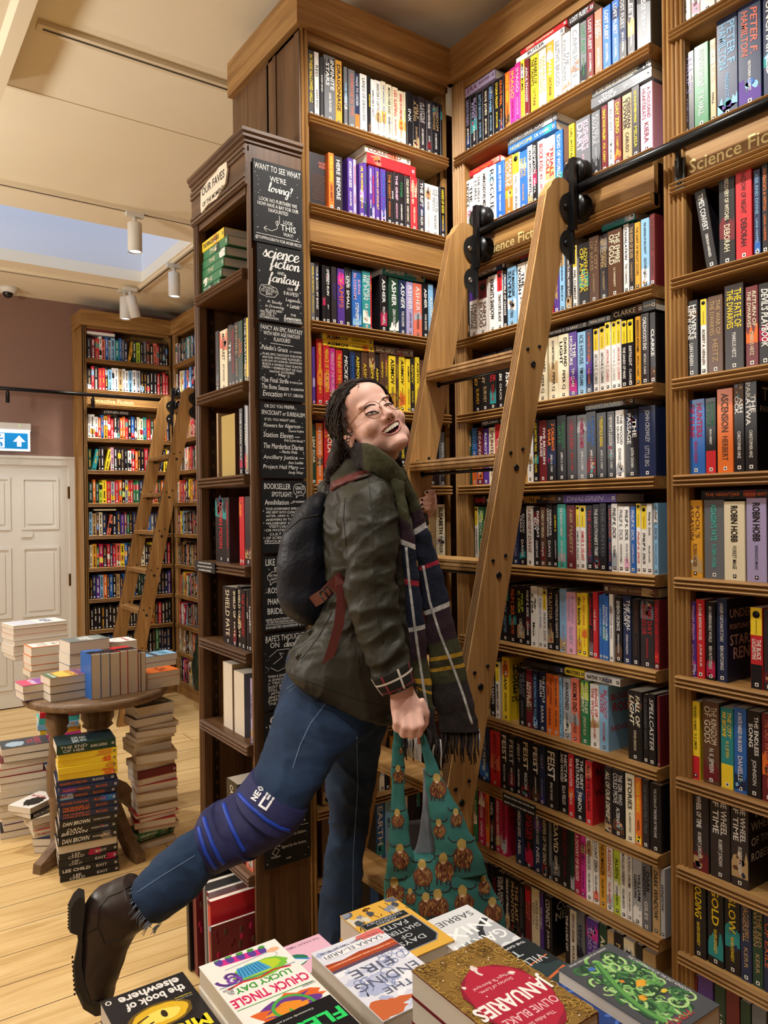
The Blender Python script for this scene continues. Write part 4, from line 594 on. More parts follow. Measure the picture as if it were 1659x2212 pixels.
# ------------------------------------------------------------------ chalkboards
SCRIPT = {'a': (1.15, '.9 .8 .6 1 .2 .8 .05 .4 .25 .05 .55 .1 .85 .5 .92 .95 .88 .3 1 .03 1.25 .3'), 'c': (.95, '.85 .8 .6 1 .2 .8 .05 .4 .25 .03 .6 .02 1 .3'), 'd': (1.15, '.9 .8 .6 1 .2 .8 .05 .4 .25 .05 .55 .1 .85 .5 .98 2 .9 .4 1.02 .03 1.25 .3'), 'e': (.92, '.05 .4 .5 .5 .8 .75 .6 1 .25 .85 .08 .4 .3 .02 .65 .05 1 .35'), 'f': (.9, '.1 .4 .5 1.1 .72 1.6 .6 1.85 .42 1.5 .34 .4 .2 -.45 .36 -.6 .5 -.2 .38 .05 .7 .2 1 .4'), 'g': (1.1, '.9 .8 .6 1 .2 .8 .05 .4 .25 .05 .55 .1 .85 .5 .92 .95 .85 -.5 .6 -1 .3 -.85 .5 -.3 1.15 .3'), 'h': (1.1, '0 .2 .35 1.2 .5 2 .3 2.05 .2 1.3 .15 0 .3 .7 .65 1 .85 .8 .8 .2 .95 .02 1.2 .3'), 'i': (.55, '0 .3 .25 .98 .2 .25 .35 .03 .6 .3|.28 1.4 .3 1.5'), 'l': (.65, '0 .2 .4 1.2 .5 2 .3 2.1 .18 1.4 .2 .3 .4 .03 .7 .3'), 'm': (1.45, '0 .3 .15 .95 .15 .02 .3 .7 .55 1 .68 .7 .62 .02 .8 .7 1.05 1 1.2 .75 1.15 .2 1.3 .02 1.5 .3'), 'n': (1.05, '0 .3 .15 .95 .15 .02 .3 .7 .6 1 .78 .75 .73 .2 .88 .02 1.1 .3'), 'o': (1, '.6 .98 .25 .85 .06 .4 .3 .03 .65 .15 .8 .6 .6 .98 .75 .75 1.05 .85'), 'r': (.85, '0 .3 .2 1.05 .4 .9 .6 .92 .5 .25 .65 .03 .9 .3'), 's': (.85, '0 .2 .4 1.05 .45 .8 .65 .4 .5 .05 .2 .08 .6 .05 .9 .3'), 't': (.68, '0 .3 .3 1.2 .35 1.8 .25 .3 .45 .03 .7 .3|.0 1.15 .6 1.28'), 'u': (1.05, '0 .4 .15 .95 .1 .3 .3 .03 .6 .3 .75 .95 .7 .25 .85 .03 1.1 .3'), 'v': (.95, '0 .7 .2 .95 .25 .4 .4 .03 .7 .5 .75 .95 1.05 .85'), 'y': (1.05, '0 .4 .15 .95 .12 .3 .35 .05 .65 .35 .75 .95 .7 -.3 .5 -.95 .25 -.8 .5 -.2 1.1 .3'), '?': (.8, '.1 1.5 .3 1.9 .6 1.7 .4 1.1 .35 .6|.35 .02 .36 .14')}
def script(q, word, m, M, w, h, bold=1.0):                   # joined-up brush lettering
    x = 0; st = []
    for ch in word:
        adv, s = SCRIPT[ch]
        for part in s.split('|'):
            v = [float(k) for k in part.split()]; p = [V((x+v[i], v[i+1])) for i in range(0, len(v), 2)]; o_ = []
            for i in range(len(p)-1):
                a, b, c, d = p[max(i-1, 0)], p[i], p[i+1], p[min(i+2, len(p)-1)]
                for k in range(4): t = k/4; o_.append(.5*((2*b)+(c-a)*t+(2*a-5*b+4*c-d)*t*t+(3*b-a-3*c+d)*t**3))
            st.append(o_+[p[-1]])
        x += adv
    lo = min(p.y for s in st for p in s); hi = max(p.y for s in st for p in s); k = min(w/x, h/(hi-lo)); zz = 0
    for s in st:
        for a, b in zip(s, s[1:]):
            d = b-a
            if d.length < 1e-5: continue
            n = V((-d.y, d.x)).normalized()*(.075+.07*max(0, -d.y/d.length))*bold; e = d.normalized()*.03; zz += 4e-6
            q.add([(((p.x+p.y*.2)-x/2)*k, (p.y-(lo+hi)/2)*k, zz) for p in (a-e-n, b+e-n, b+e+n, a-e+n)], [(0, 1, 2, 3)], m, M)
CHK = mat('#1a1b1d', .55, .3); INK = mat('#e9e8e4', .7, .1)
def board(x0, x1, z0, z1, y, lines, label, star=14):
    q = MB(); q.box((x0, y-.008, z0), (x1, y, z1), CHK); w = x1-x0; h = z1-z0; S = frame(((x0+x1)/2, y-.0088, 0), (1, 0, 0), (0, 0, 1), (0, -1, 0))
    for t, fy, fh, fw, *ex in lines:
        dx = ex[0] if ex else 0; sh = ex[1] if len(ex) > 1 else rnd.uniform(-.06, .12); B = ex[2] if len(ex) > 2 else .004
        z = z1-h*fy
        if t == '_': q.quad([(w*(dx-fw/2), z, 0), (w*(dx+fw/2), z-.0015, 0), (w*(dx+fw/2), z, 0), (w*(dx-fw/2), z+.0015, 0)], INK, S)
        elif t[0] == '~':                                    # a drawn stroke
            p = [(w*float(a), z1-h*float(b)) for a, b in (c.split('/') for c in t[1:].split())]
            for a, b in zip(p, p[1:]):
                d = V((b[0]-a[0], b[1]-a[1])); n = V((-d.y, d.x)).normalized()*.0007; q.quad([(a[0]-n.x, a[1]-n.y, 0), (b[0]-n.x, b[1]-n.y, 0), (b[0]+n.x, b[1]+n.y, 0), (a[0]+n.x, a[1]+n.y, 0)], INK, S)
        elif t[0] == '^': script(q, t[1:], INK, S @ T(w*dx, z, 0), w*fw, h*fh)
        else: q.text(t, INK, S @ T(w*dx, z, 0) @ Mx.Rotation(rnd.uniform(-.025, .015), 4, 'Z'), w*fw, h*fh, B, sh, 'c', True)
    for _ in range(star):
        sx = rnd.choice((-1, 1))*rnd.uniform(.36, .47)*w; sz = rnd.uniform(.05, .95)*h+z0; r = rnd.uniform(.0012, .0034)
        q.quad([(sx-r, sz, 0), (sx-r*.2, sz-r*.2, 0), (sx, sz-r, 0), (sx+r*.2, sz-r*.2, 0), (sx+r, sz, 0), (sx+r*.2, sz+r*.2, 0), (sx, sz+r, 0), (sx-r*.2, sz+r*.2, 0)], INK, S)
    return q.build('chalkboard', None, label=label, category='sign', group='hand-lettered boards on the bookcase end')
BY = PY-.008; B0, B1 = 1.006, 1.172
board(B0, B1, 2.362, 2.61, BY, [('WANT TO SEE WHAT', .08, .1, .95), ("WE'RE", .2, .07, .34), ('^loving?', .33, .17, .66, .04), ('LOOK NO FURTHER! WE', .47, .045, .78), ('NOW HAVE A BAY FOR OUR', .53, .045, .84), ('FAVOURITES!', .59, .045, .4), ('LOOK', .7, .045, .2, .2), ('THIS', .77, .075, .32, .2), ('WAY!', .85, .045, .2, .2), ('~.02/.63 .02/.72 -.03/.77 -.06/.72 -.01/.7 -.03/.8 -.14/.84 -.3/.82 -.24/.79', 0, 0, 0), ('~-.3/.82 -.25/.86', 0, 0, 0), ('_', .9, 0, .9), ('@TOPPINGSBATH FOR MORE RECS!', .95, .05, .94)], "black board starting WANT TO SEE WHAT WE'RE, topmost of the column", 18)
board(B0+.01, B1+.002, 2.127, 2.358, BY, [('^science', .1, .13, .8, 0), ('^fiction', .24, .19, .72, .08), ('AND', .35, .04, .16), ('^fantasy', .45, .19, .82, .06), ('OUR', .54, .035, .12, .2), ('FAVES!', .6, .05, .32, .22), ('TRYING', .57, .035, .24, -.28), ('TO GET INTO', .61, .035, .34, -.26), ('SFF?', .65, .035, .14, -.26), ('~-.46/.6 -.42/.54 -.26/.53 -.1/.56 -.06/.62 -.14/.68 -.3/.69 -.44/.66 -.46/.6', 0, 0, 0), ('Legends', .69, .055, .32, .26, .2), ('+ Lattes', .76, .055, .28, .26, .2), ('A Study', .75, .05, .32, -.14), ('in Drowning', .81, .05, .4, -.14, .2), ('BY AVA REID', .86, .03, .36, -.16), ('FEEL FREE TO', .89, .03, .34, -.28), ('ASK FOR A', .925, .03, .3, -.3), ('RECOMMENDATION!', .96, .03, .4, -.26), ('THE', .88, .03, .12, .26), ('^luminaries', .92, .06, .44, .24), ('BY SUSAN DENNARD', .97, .03, .4, .26)], 'black board headed science fiction and fantasy in white script')
board(B0+.012, B1+.003, 1.888, 2.119, BY, [('FANCY AN EPIC FANTASY', .06, .06, .92), ('WITH NEW AGE FANTASY', .13, .055, .8), ('FLAVOURS?', .2, .055, .36), ('_', .26, 0, .5), ("Paladin's Grace", .32, .065, .56, -.16, .1), ('BY T. KINGFISHER', .34, .035, .26, .3), ("'PURE EPIC FANTASY FUN FOR", .4, .032, .86), ('ANYONE. WITH DND FLAVOURS +', .445, .032, .86), ('A SPLASH OF HORROR, KINGFISHER', .49, .032, .88), ('BUILDS A WORLD THAT IS BOTH', .535, .032, .86), ('FRESH + REMINISCENT OF OLD', .58, .032, .86), ("FANTASY GOODNESS.'", .625, .032, .56), ('- May :)', .67, .05, .3), ('The Final Strife', .74, .065, .58, -.16, .1), ('BY SAARA EL-ARIFI', .75, .035, .28, .3), ('The Bone Season', .83, .065, .58, -.16, .1), ('BY SAMANTHA', .84, .035, .28, .32), ('Evocation', .92, .075, .42, -.22, .2), ('BY S.T. GIBSON', .92, .04, .42, .24)], 'black board starting FANCY AN EPIC FANTASY, third from the top')
board(B0+.014, B1+.004, 1.65, 1.88, BY, [('OR DO YOU PREFER...', .05, .045, .7, -.06), ('SPACECRAFT or SURREALISM', .14, .1, .95), ('IF SO, YOU MIGHT LIKE...', .23, .04, .7, -.06), ('Flowers for Algernon -', .31, .07, .86, 0, .1), ('Daniel Keyes', .37, .04, .34, .28, .2), ('Station Eleven ---', .43, .07, .8, -.04, .1), ('Emily St John Mandel', .5, .045, .42, .22, .2), ('The Murderbot Diaries', .58, .07, .88, 0, .1), ('-- Martha Wells', .65, .04, .4, .1, .2), ('Ancillary Justice ---', .73, .07, .9, 0, .1), ('Ann Leckie', .79, .04, .34, .26, .2), ('Project Hail Mary ---', .86, .07, .9, 0, .1), ('Andy Weir', .93, .05, .34, .26, .2)], 'black board starting OR DO YOU PREFER, just above the bookseller spotlight one')
board(B0+.016, B1+.004, 1.422, 1.642, BY, [('BOOKSELLER', .08, .09, .58, -.16), ('SPOTLIGHT:', .19, .09, .46, -.06), ('GRACE', .1, .05, .2, .34), ('SAYS..', .16, .04, .16, .34), ('~.2/.1 .24/.05 .36/.04 .46/.08 .47/.15 .42/.2 .3/.21 .26/.24 .26/.2 .21/.17 .2/.1', 0, 0, 0), ('Annihilation -', .3, .07, .6, -.14), ('JEFF VANDERMEER', .3, .04, .3, .32), ("'FOUR GOVERNMENT EMPLOYEES", .39, .035, .84), ('ARE SENT INTO CLIMATE DIS-', .44, .035, .84), ('ASTER, AREA X, TO FIND', .49, .035, .84), ('ANSWERS IN THE WILD', .54, .035, .84), ("WILDERNESS' AND FIND", .59, .035, .84), ('VISITORS HAVE', .64, .035, .84), ('OR MYSTERIOUS AND', .69, .035, .84), ('CULT CLASSIC', .74, .035, .84), ('OF SCIENCE FICTION', .79, .035, .84), ('FAVOURITE', .84, .035, .5, -.2), ('_', .87, 0, .5, -.2)], 'black BOOKSELLER SPOTLIGHT board half hidden by the backpack')
board(B0+.016, B1+.004, 1.186, 1.412, BY, [('LIKE A', .08, .1, .32, -.28), ('IN', .17, .05, .1, -.2), ("OH THAT'S", .26, .035, .26, -.24), ('HOT...', .31, .035, .18, -.24), ('~-.4/.26 -.3/.21 -.1/.21 0/.27 -.08/.34 -.28/.35 -.34/.39 -.34/.34 -.4/.3 -.4/.26', 0, 0, 0), ('ROSE', .46, .08, .26, -.26), ('BY J', .52, .03, .1, -.1), ('PHANTASMA', .61, .08, .6, -.1), ('BRIDE', .74, .08, .34, -.24), ('BY ALI', .73, .05, .2, .1), ("WE'RE ALWAYS READING SO FEEL FREE", .85, .03, .9), ('TO ASK FOR MORE RECOMMENDATIONS', .89, .03, .86), ('_', .92, 0, .9), ('SUGGESTED READERSHIP IS 18+', .955, .035, .9)], 'black board starting LIKE A, mostly behind the backpack')
board(B0+.016, B1+.004, .945, 1.176, BY, [("RAFE'S THOUGHTS", .06, .08, .92), ('ON', .15, .07, .2, -.26), ('^death', .14, .1, .42, .12), ('~-.38/.3 -.2/.22 .05/.22 .14/.32 .08/.44 -.2/.5 -.36/.44', 0, 0, 0), ('~-.3/.4 -.1/.32 -.16/.26 -.06/.28', 0, 0, 0)]+[(t, .56+.045*i, .034, .82) for i, t in enumerate(('THAN A SHADOWED WORLD', 'A SHADOWED PLACE', '+ TRICKERY WHEN', 'LOST BY OUR OWN', 'STILL THE LONGEST', 'JESTS WITH DEATH', 'ANOTHER WAR RAN', 'SURFACE, BETWEEN', 'THE VERY ESSENCE'))], "black board starting RAFE'S THOUGHTS behind the woman's jacket hem", 22)
board(B0+.016, B1+.004, .70, .938, BY, [('^can', .09, .1, .36, -.2), ('UNSEEN', .2, .09, .6, -.1), ('BY', .28, .04, .12, -.2)]+[(t, .4+.05*i, .036, .84) for i, t in enumerate(('IT IS A GREAT', 'STORY FOR ALL', 'WHO LIKE THE', 'SEA AND SHIPS', 'AND STORMS', 'IN WINTER'))], 'black board behind the raised thigh, starting with script lettering')
board(B0+.014, B1+.004, .465, .692, BY, [('SIGNED', .1, .06, .4, .1), ('OR', .17, .04, .1, .3), ('DROPS.', .24, .04, .3, .2), ('ANS JUST', .31, .04, .4, .14), ('A PRICE, BUT', .38, .04, .5, .14), ('A PRICE SMALL', .45, .04, .5, .14), ('_', .52, 0, .9), ('Signed First Edition', .62, .05, .55, .12, .15, .0), ('& Company', .68, .035, .2, -.28, 0, .01), ('Signed by the Author', .76, .05, .55, .12, .15, .0), ('Topping', .72, .03, .2, -.28, 0, .01), ('Company', .86, .035, .2, -.28, 0, .01), ('~-.36/.8 -.28/.74 -.2/.78 -.28/.84 -.36/.8', 0, 0, 0), ('...', .92, .03, .1)], 'black board with signed edition lines, just under the knee brace')
board(1.045, 1.176, .135, .195, BY, [('GOT THIS FAR...', .35, .3, .8), ('_', .62, 0, .8), ('~-.3/.75 -.2/.85 -.1/.75', 0, 0, 0)], 'small black board reading GOT THIS FAR near the floor', 3)
q = MB(); pl = [(2.435, 2.568), (2.43, 2.545), (2.37, 2.556), (2.30, 2.55), (2.23, 2.575), (2.215, 2.61), (2.22, 2.638), (2.28, 2.642), (2.3, 2.636), (2.37, 2.632), (2.43, 2.62)]
P = frame((.982, 0, 0), (0, -1, 0), (0, 0, 1), (-1, 0, 0)); q.prism([(-a, b) for a, b in pl], 0, .006, mat('#e8ddcb', .6), P)
q.text('OUR FAVES', mat('#15130f'), P @ T(-2.327, 2.609, .0066), .185, .042, .012); q.text('OF THE MOMENT', mat('#15130f'), P @ T(-2.33, 2.567, .0066), .17, .018, .012); q.build('plaque', None, label='cream cut-out plaque reading OUR FAVES OF THE MOMENT', category='sign')
def talker(name, M, w, h, lines, label):
    q = MB(); q.box((-w/2, -.002, -h/2), (w/2, 0, h/2), CHK, M); F = M @ frame((0, -.0026, 0), (1, 0, 0), (0, 0, 1), (0, -1, 0))
    for i, t in enumerate(lines): q.text(t, INK, F @ T(0, h*(.5-(i+.5)/len(lines)), 0), w*.92, h/len(lines)*.7, .01)
    q.build(name, None, label=label, category='sign')
talker('shelf_label', FV.M @ frame((.105, -.0145, FZ[3]-.017), (1, 0, 0), (0, 1, 0), (0, 0, 1)), .17, .036, ['we love this one it is a moody', 'dark western with a vampire twist', 'and a really lovely sad ending'], 'tiny handwritten black label on a shelf edge of the favourites bookcase')
ya, yb2 = along(1087, PX-.015, ZS[8], 'y'), along(1157, PX-.015, ZS[8], 'y')
talker('shelf_label', R1.M @ frame((PY-(ya+yb2)/2, -.0145, ZS[8]-.017), (1, 0, 0), (0, 1, 0), (0, 0, 1)), ya-yb2, .038, ['fantasy writers new arrivals and', 'signed copies on the table behind'], 'handwritten black label on a low shelf edge behind the ladder')
# ------------------------------------------------------------------ round table and the books on and under it
UP = V((0, 0, 1))
def face_art(q, M, w, d, h, art):                            # printed cover: fractions of the cover, x from the spine to the fore-edge, y from tail to head
    cl = lambda v: min(.994, max(.006, v))
    for i, a in enumerate(art):
        z = .0004+6e-6*i; F = M @ frame((w+z, 0, 0), (0, 1, 0), (0, 0, 1), (1, 0, 0)); k = a[0]
        if k == 'r': q.quad([(a[1]*d, a[2]*h, 0), (a[3]*d, a[2]*h, 0), (a[3]*d, a[4]*h, 0), (a[1]*d, a[4]*h, 0)], mat(a[5], .4, .4), F)
        elif k == 'p': q.quad([(cl(x)*d, cl(y)*h, 0) for x, y in a[1]], mat(a[2], .4, .4), F)
        elif k == 'e':
            n = 26; jit = a[6] if len(a) > 6 else 0
            q.quad([(cl(a[1]+a[3]*(1+rnd.uniform(-jit, jit))*math.cos(t))*d, cl(a[2]+a[4]*(1+rnd.uniform(-jit, jit))*math.sin(t))*h, 0) for t in [2*math.pi*j/n for j in range(n)]], mat(a[5], .4, .4), F)
        elif k == 't': q.text(a[1], mat(a[6], .45, .3), F @ T(a[2]*d, a[3]*h, 0) @ Mx.Rotation(a[9] if len(a) > 9 else 0, 4, 'Z'), a[4]*d, a[5]*h, a[7] if len(a) > 7 else .012, a[8] if len(a) > 8 else 0, 'c', True)
        elif k == 's':                                       # a curling stroke
            wd = a[3]*d; pts = [V((min(d-wd, max(wd, x*d)), min(h-wd, max(wd, y*h)))) for x, y in a[1]]
            for si, (p, r) in enumerate(zip(pts, pts[1:])):
                if (r-p).length < 1e-6: continue
                n = V((-(r-p).y, (r-p).x)).normalized()*wd; zs = (si % 2)*3e-6; q.quad([(p.x-n.x, p.y-n.y, zs), (r.x-n.x, r.y-n.y, zs), (r.x+n.x, r.y+n.y, zs), (p.x+n.x, p.y+n.y, zs)], mat(a[2], .4, .4), F)
NB = [0]
def laid(c, ang, mode, th, side, dep, code, label, group, text='', art=(), pg=None):
    """a book lying flat, c = its near-left bottom corner; mode: what faces the viewer, n spine / f fore-edge / t tail"""
    u = V((math.cos(ang), math.sin(ang), 0)); d = UP.cross(u); c = V(c)
    if mode == 'n': M = frame(c+u*side, UP, d, -u); W, L = dep, side
    elif mode == 'f': M = frame(c+d*dep, UP, -d, u); W, L = dep, side
    else: M = frame(c, UP, u, d); W, L = side, dep
    q, pq = MB(), MB(); book(q, M, th, W, L, code, text, pq=pq, pg=pg); face_art(q, M, th, W, L, art)
    o = q.build('book', None, label=label, category='book', group=group); pq.build('page_block', o); NB[0] += 1
    return o
def pile(px, py, ztop, ang, mode, side, dep, books, group, jit=.004):
    """books from the top down: (thickness, code, label, spine text, art, extra turn)"""
    c0 = on_z(px, py, ztop); z = ztop
    for th, code, lab, *ex in books:
        z -= th; t, art, dx, mo = (list(ex)+['', (), 0, None][len(ex):])[:4]; a = ang+dx
        laid((c0.x+rnd.uniform(-jit, jit), c0.y+rnd.uniform(-jit, jit), z), a, mo or mode, th-.0006, side, dep, code, lab, group, t, art)
TX, TY, TR, TZ = .96, 3.75, .325, .72
o = thing('round_table', 'small round wooden pedestal table covered in piles of books', 'table', (TX, TY, 0)); Mt = T(TX, TY, 0)
q = MB(); q.lathe([(.02, TZ-.045), (TR-.03, TZ-.045), (TR-.004, TZ-.034), (TR, TZ-.018), (TR-.006, TZ-.004), (TR-.02, TZ), (.02, TZ)], TAB[0], 64, Mt); q.build('tabletop', o)
q = MB(); q.lathe([(.075, TZ-.045), (.075, .58), (.062, .56), (.07, .545), (.05, .53), (.04, .48), (.058, .40), (.066, .34), (.05, .29), (.062, .275), (.062, .19), (.05, .17)], TAB[2], 28, Mt); q.build('pedestal', o)
q = MB(); lx = on_z(118, 1535, TZ-.045); q.lathe([(.045, TZ-.045), (.05, .6), (.04, .585), (.046, .57), (.032, .555), (.034, .5), (.046, .4), (.048, .3), (.036, .27), (.042, .26), (.036, .24), (.034, .06), (.042, .05), (.042, 0)], TAB[2], 24, T(lx.x+.02, lx.y+.05, 0)); q.build('leg', o)
for a in (-147, -77, 30, 120):
    r = math.radians(a); u = V((math.cos(r), math.sin(r), 0)); s = u.cross(UP); F = frame((TX, TY, 0), u, UP, s)
    q = MB(); up = [(.04, .27), (.09, .265), (.16, .22), (.23, .14), (.29, .08), (.345, .05)]; lo = [(.375, 0), (.33, 0), (.27, .02), (.19, .09), (.13, .15), (.04, .18)]
    q.prism(up+[(.37, .04)]+lo, -.022, .022, TAB[0 if abs(u.x) > .7 else 1], F); q.build('leg', o)
G1 = 'books laid out on the round table'
art_y = [('r', 0, .0, 1, 1, '#8a5a86'), ('r', 0, 0, 1, .62, '#c9813f'), ('e', .5, .4, .5, .22, '#e6b84a', .1), ('r', 0, 0, 1, .2, '#4b6b4a'), ('t', 'BURNING', .5, .72, .8, .14, '#3a1f1a'), ('t', 'GROUNDS', .5, .54, .8, .13, '#3a1f1a'), ('t', 'JANE HARPER', .5, .12, .8, .1, '#e9e6da')]
pile(108, 1466, .72+.105, .1, 'f', .2, .135, [(.035, 'on', 'hardback with orange and yellow landscape cover, topmost at the table front', '', art_y), (.035, 'dn', 'green-edged hardback in the middle of the front pile on the round table'), (.035, 'dn', 'lowest hardback of the three in the front pile on the round table')], G1)
pile(50, 1482, .72+.07, .1, 'f', .19, .13, [(.035, 'PW', 'purple sunset paperback lying behind the landscape hardback', '', [('r', 0, 0, 1, .5, '#c8466a'), ('e', .5, .45, .5, .2, '#8a4fa0', .1), ('t', 'AUSTRALIA', .5, .3, .8, .12, '#f0e6ea')]), (.034, 'PC', 'paperback under the purple sunset one on the round table')], G1)
pile(66, 1400, .72+.15, .08, 'f', .2, .14, [(.045, 'Os', 'orange-edged hardback with white title panel, topmost of its pile', '', [('r', .08, .06, .92, .94, '#efe6d8'), ('t', 'RICHARD\nOSMAN', .5, .72, .7, .3, '#1c1c1c'), ('t', 'IMPOSSIBLE\nFORTUNE', .5, .34, .7, .26, '#2a2a2a')]), (.045, 'On', 'lower orange-edged hardback beneath the white-panelled one'), (.03, 'On', 'thin tan hardback at the bottom of the orange-edged pile'), (.03, 'Tn', 'lowest tan book under the orange-edged hardbacks')], G1)
pile(150, 1388, .72+.19, .12, 'f', .2, .15, [(.06, 'gK', 'thick grey hardback with pale lettering, highest on the round table', '', [('r', 0, 0, 1, 1, '#6d7472'), ('e', .5, .6, .5, .3, '#8d9492', .1), ('t', 'THE BLACK\nWOLF', .5, .5, .76, .4, '#f2f2ee')]), (.055, 'WK', 'thick white-edged hardback under the highest grey one'), (.075, 'GK', 'lowest thick grey hardback in the tallest table pile')], G1)
pile(213, 1392, .72+.16, .06, 'f', .2, .145, [(.042, 'WK', 'white and black hardback with pink page edges toward the ladder', '', [('r', 0, 0, 1, .5, '#3c4044'), ('e', .5, .5, .45, .18, '#e6e2de', .1), ('t', 'THE HALLMARKED', .5, .8, .86, .12, '#c04a58'), ('t', 'MAN', .5, .6, .5, .12, '#d8d8d4')]), (.06, 'gK', 'grey hardback beneath the pink-edged one'), (.057, 'NK', 'navy hardback lowest in the pile toward the far ladder')], G1)
pile(126, 1433, .72+.04, .15, 'f', .19, .13, [(.038, 'bK', 'pale teal paperback lying flat in the centre of the round table', '', [('t', 'A LITTLE', .5, .6, .8, .2, '#1f5a66'), ('t', 'HOPE', .5, .35, .6, .2, '#e6f2f2')])], G1)
pile(310, 1420, .72+.065, .12, 'f', .19, .13, [(.034, 'bN', 'teal paperback with coral page edges behind the orange pile', '', [('r', 0, .3, 1, .45, '#4a4f52'), ('t', 'STORY', .5, .7, .8, .2, '#2c6a72')]), (.03, 'sK', 'coral-edged paperback under the teal one')], G1)
pile(314, 1456, .72+.075, .12, 'f', .17, .12, [(.026, 'OW', 'bright orange-red paperback topmost at the table edge', '', [('t', 'HELD\nTOGETHER', .5, .6, .8, .5, '#7a1c14')]), (.025, 'Ws', 'white-edged paperback in the middle of the orange-red pile'), (.024, 'Ws', 'lowest white-edged paperback in the orange-red pile')], G1)
pile(30, 1352, .72+.2, .15, 'f', .3, .2, [(.02, 'WB', 'large white book with red edging tilted at the back of the round table', '', [('r', .05, .05, .95, .5, '#c9ccd4'), ('t', 'NEW', .5, .7, .6, .2, '#2a4a8a')]), (.035, 'RW', 'large red-spined book beneath the big white one'), (.03, 'WK', 'white paperback third down at the back of the round table'), (.03, 'gK', 'grey paperback fourth down at the back of the round table'), (.03, 'WR', 'white paperback fifth down at the back of the round table'), (.025, 'WG', 'white paperback sixth down at the back of the round table'), (.03, 'DW', 'dark book at the foot of the back pile')], G1)
z = .72; c = on_z(198, 1512, z); u = V((math.cos(.1), math.sin(.1), 0)); d = UP.cross(u); x = 0   # hardbacks standing in a row, page edges to the front
for w, h, code, lab in ((.042, .2, 'BW', 'outermost blue hardback of the row standing on the round table'), (.04, .198, 'BW', 'second blue hardback of the row standing on the round table'), (.046, .195, 'DM', 'charcoal hardback with red boards standing between blue and red ones'), (.034, .198, 'RK', 'thin red hardback standing fourth in the table row'), (.048, .198, 'RD', 'thick red hardback standing fifth in the table row'), (.012, .18, 'nT', 'thin brown book standing next to the thick red hardback'), (.024, .18, 'nT', 'brown book standing last in the table row')):
    M = frame(c+u*(x+w)+d*.135+V((0, 0, .0)), -u, -d, UP); q, pq = MB(), MB(); book(q, M, w, .135, h, code, '', plain=True, pq=pq); q.box((.001, .004, h), (w-.001, .125, h+.0004), cov(code[0]), M)
    for k in (.03, .07): q.box((0, .05+k*.3, h*.999), (w, .056+k, h+.001), cov('K'), M)
    o = q.build('book', None, label=lab, category='book', group='hardbacks standing in a row on the round table'); pq.build('page_block', o); x += w+.001; NB[0] += 1
def floor_pile(px, py, ang, mode, side, dep, books, group, jit=.008):
    z = sum(b[0] for b in books); c0 = on_z(px, py, 0)
    for th, code, lab, *ex in books:
        z -= th; t, art, da, mo, sx, sy = (list(ex)+['', (), 0, None, 0, 0][len(ex):])[:6]
        laid((c0.x+rnd.uniform(-jit, jit)+sx, c0.y+rnd.uniform(-jit, jit)+sy, z), ang+da, mo or mode, th-.0006, side, dep, code, lab, group, t, art)
G2 = 'books piled on the floor around the round table'
fr = 'the dark pile before the round table'
bk = [(.04, 'dW', f'dark teal paperback topmost on {fr}', 'THE END OF HER/SHARI LAPENA', [('r', 0, 0, 1, 1, '#20343a'), ('t', 'THE END\nOF HER', .4, .6, .6, .5, '#c9d6d6'), ('t', 'SHARI LAPENA', .84, .5, .3, .12, '#c86a4a', .012, 0, 1.57)], .05, 'n')]
bk += [(.028, 'YK', f'{nth(k+1)} yellow book down with a black blot, under the dark teal one', '|', [], .02*(-1)**k) for k in range(4)]
bk += [(.0275, 'NO', f'{nth(k+1)} navy book down with orange lettering, {fr}', 'THE MURDER AT WORLD\'S END/ROSS', [], .015*(-1)**k) for k in range(6)]
bk += [(.036, 'KW', f'{nth(k+1)} thick black book with large white name in {fr}', 'DAN BROWN/THE SECRET OF SECRETS', [], .01) for k in range(3)]
bk += [(.036, 'KT', 'black hardback, tan page edges out, between two sets of black spines', '', [], .03, 'f')]
bk += [(.029, 'KW', f'{nth(k+1)} black spine up from the floor, {fr}', 'LEE CHILD/EXIT', [], (.04, .01, -.02, 0)[3-k]) for k in (3, 2, 1, 0)]
floor_pile(127, 1908, -.16, 'n', .236, .155, bk, G2, .006)
rp = 'the floor pile between table and favourites bookcase'
bk = [(.05, 'WK', f'small thick greyish book topmost on {rp}', '', [('r', 0, 0, 1, 1, '#5a5e58'), ('t', 'CLUB', .5, .5, .8, .4, '#eeeeea')], .1, 't')]
cs = 'nTTTCTTTMRRTTTRRRTEET'
ths = (.038, .02, .03, .022, .022, .036, .04, .034, .036, .03, .034, .034, .034, .03, .014, .02, .03, .024, .022, .024, .028)
for k in range(21): bk.append((ths[k], cs[k]+'W', f'{cn} book, {nth(k+2)} from the top of {rp}' if (cn := CN[cs[k]]) else '', 'ADAM KAY/TIDE' if cs[k] == 'E' else '', [], rnd.uniform(-.18, .14), 'n' if cs[k] in 'EM' else 'f', rnd.uniform(-.012, .012), rnd.uniform(-.01, .01)))
floor_pile(297, 1838, .02, 'f', .185, .13, bk, G2)
lp = 'the pile of dark hardbacks by the white door'
bk = [(.036, 'DR', f'dark hardback with red lettering topmost on {lp}', '', [('r', 0, 0, 1, 1, '#3a3f46'), ('e', .6, .3, .3, .2, '#9ab0c0', .15), ('t', "NOBODY'S\nFOOL", .5, .7, .8, .35, '#c03a50')], .02)]
for k in range(12): c_ = 'KMRMTCGCTBMK'[k]; bk.append((.033, c_+'W', f'{CN[c_]} hardback, {nth(k+2)} down in {lp}', '', [], rnd.uniform(-.06, .06), 'f', rnd.uniform(-.02, .02)))
floor_pile(2, 1815, -.1, 'f', .21, .15, bk, G2)
sp = 'the short pile between two taller ones'
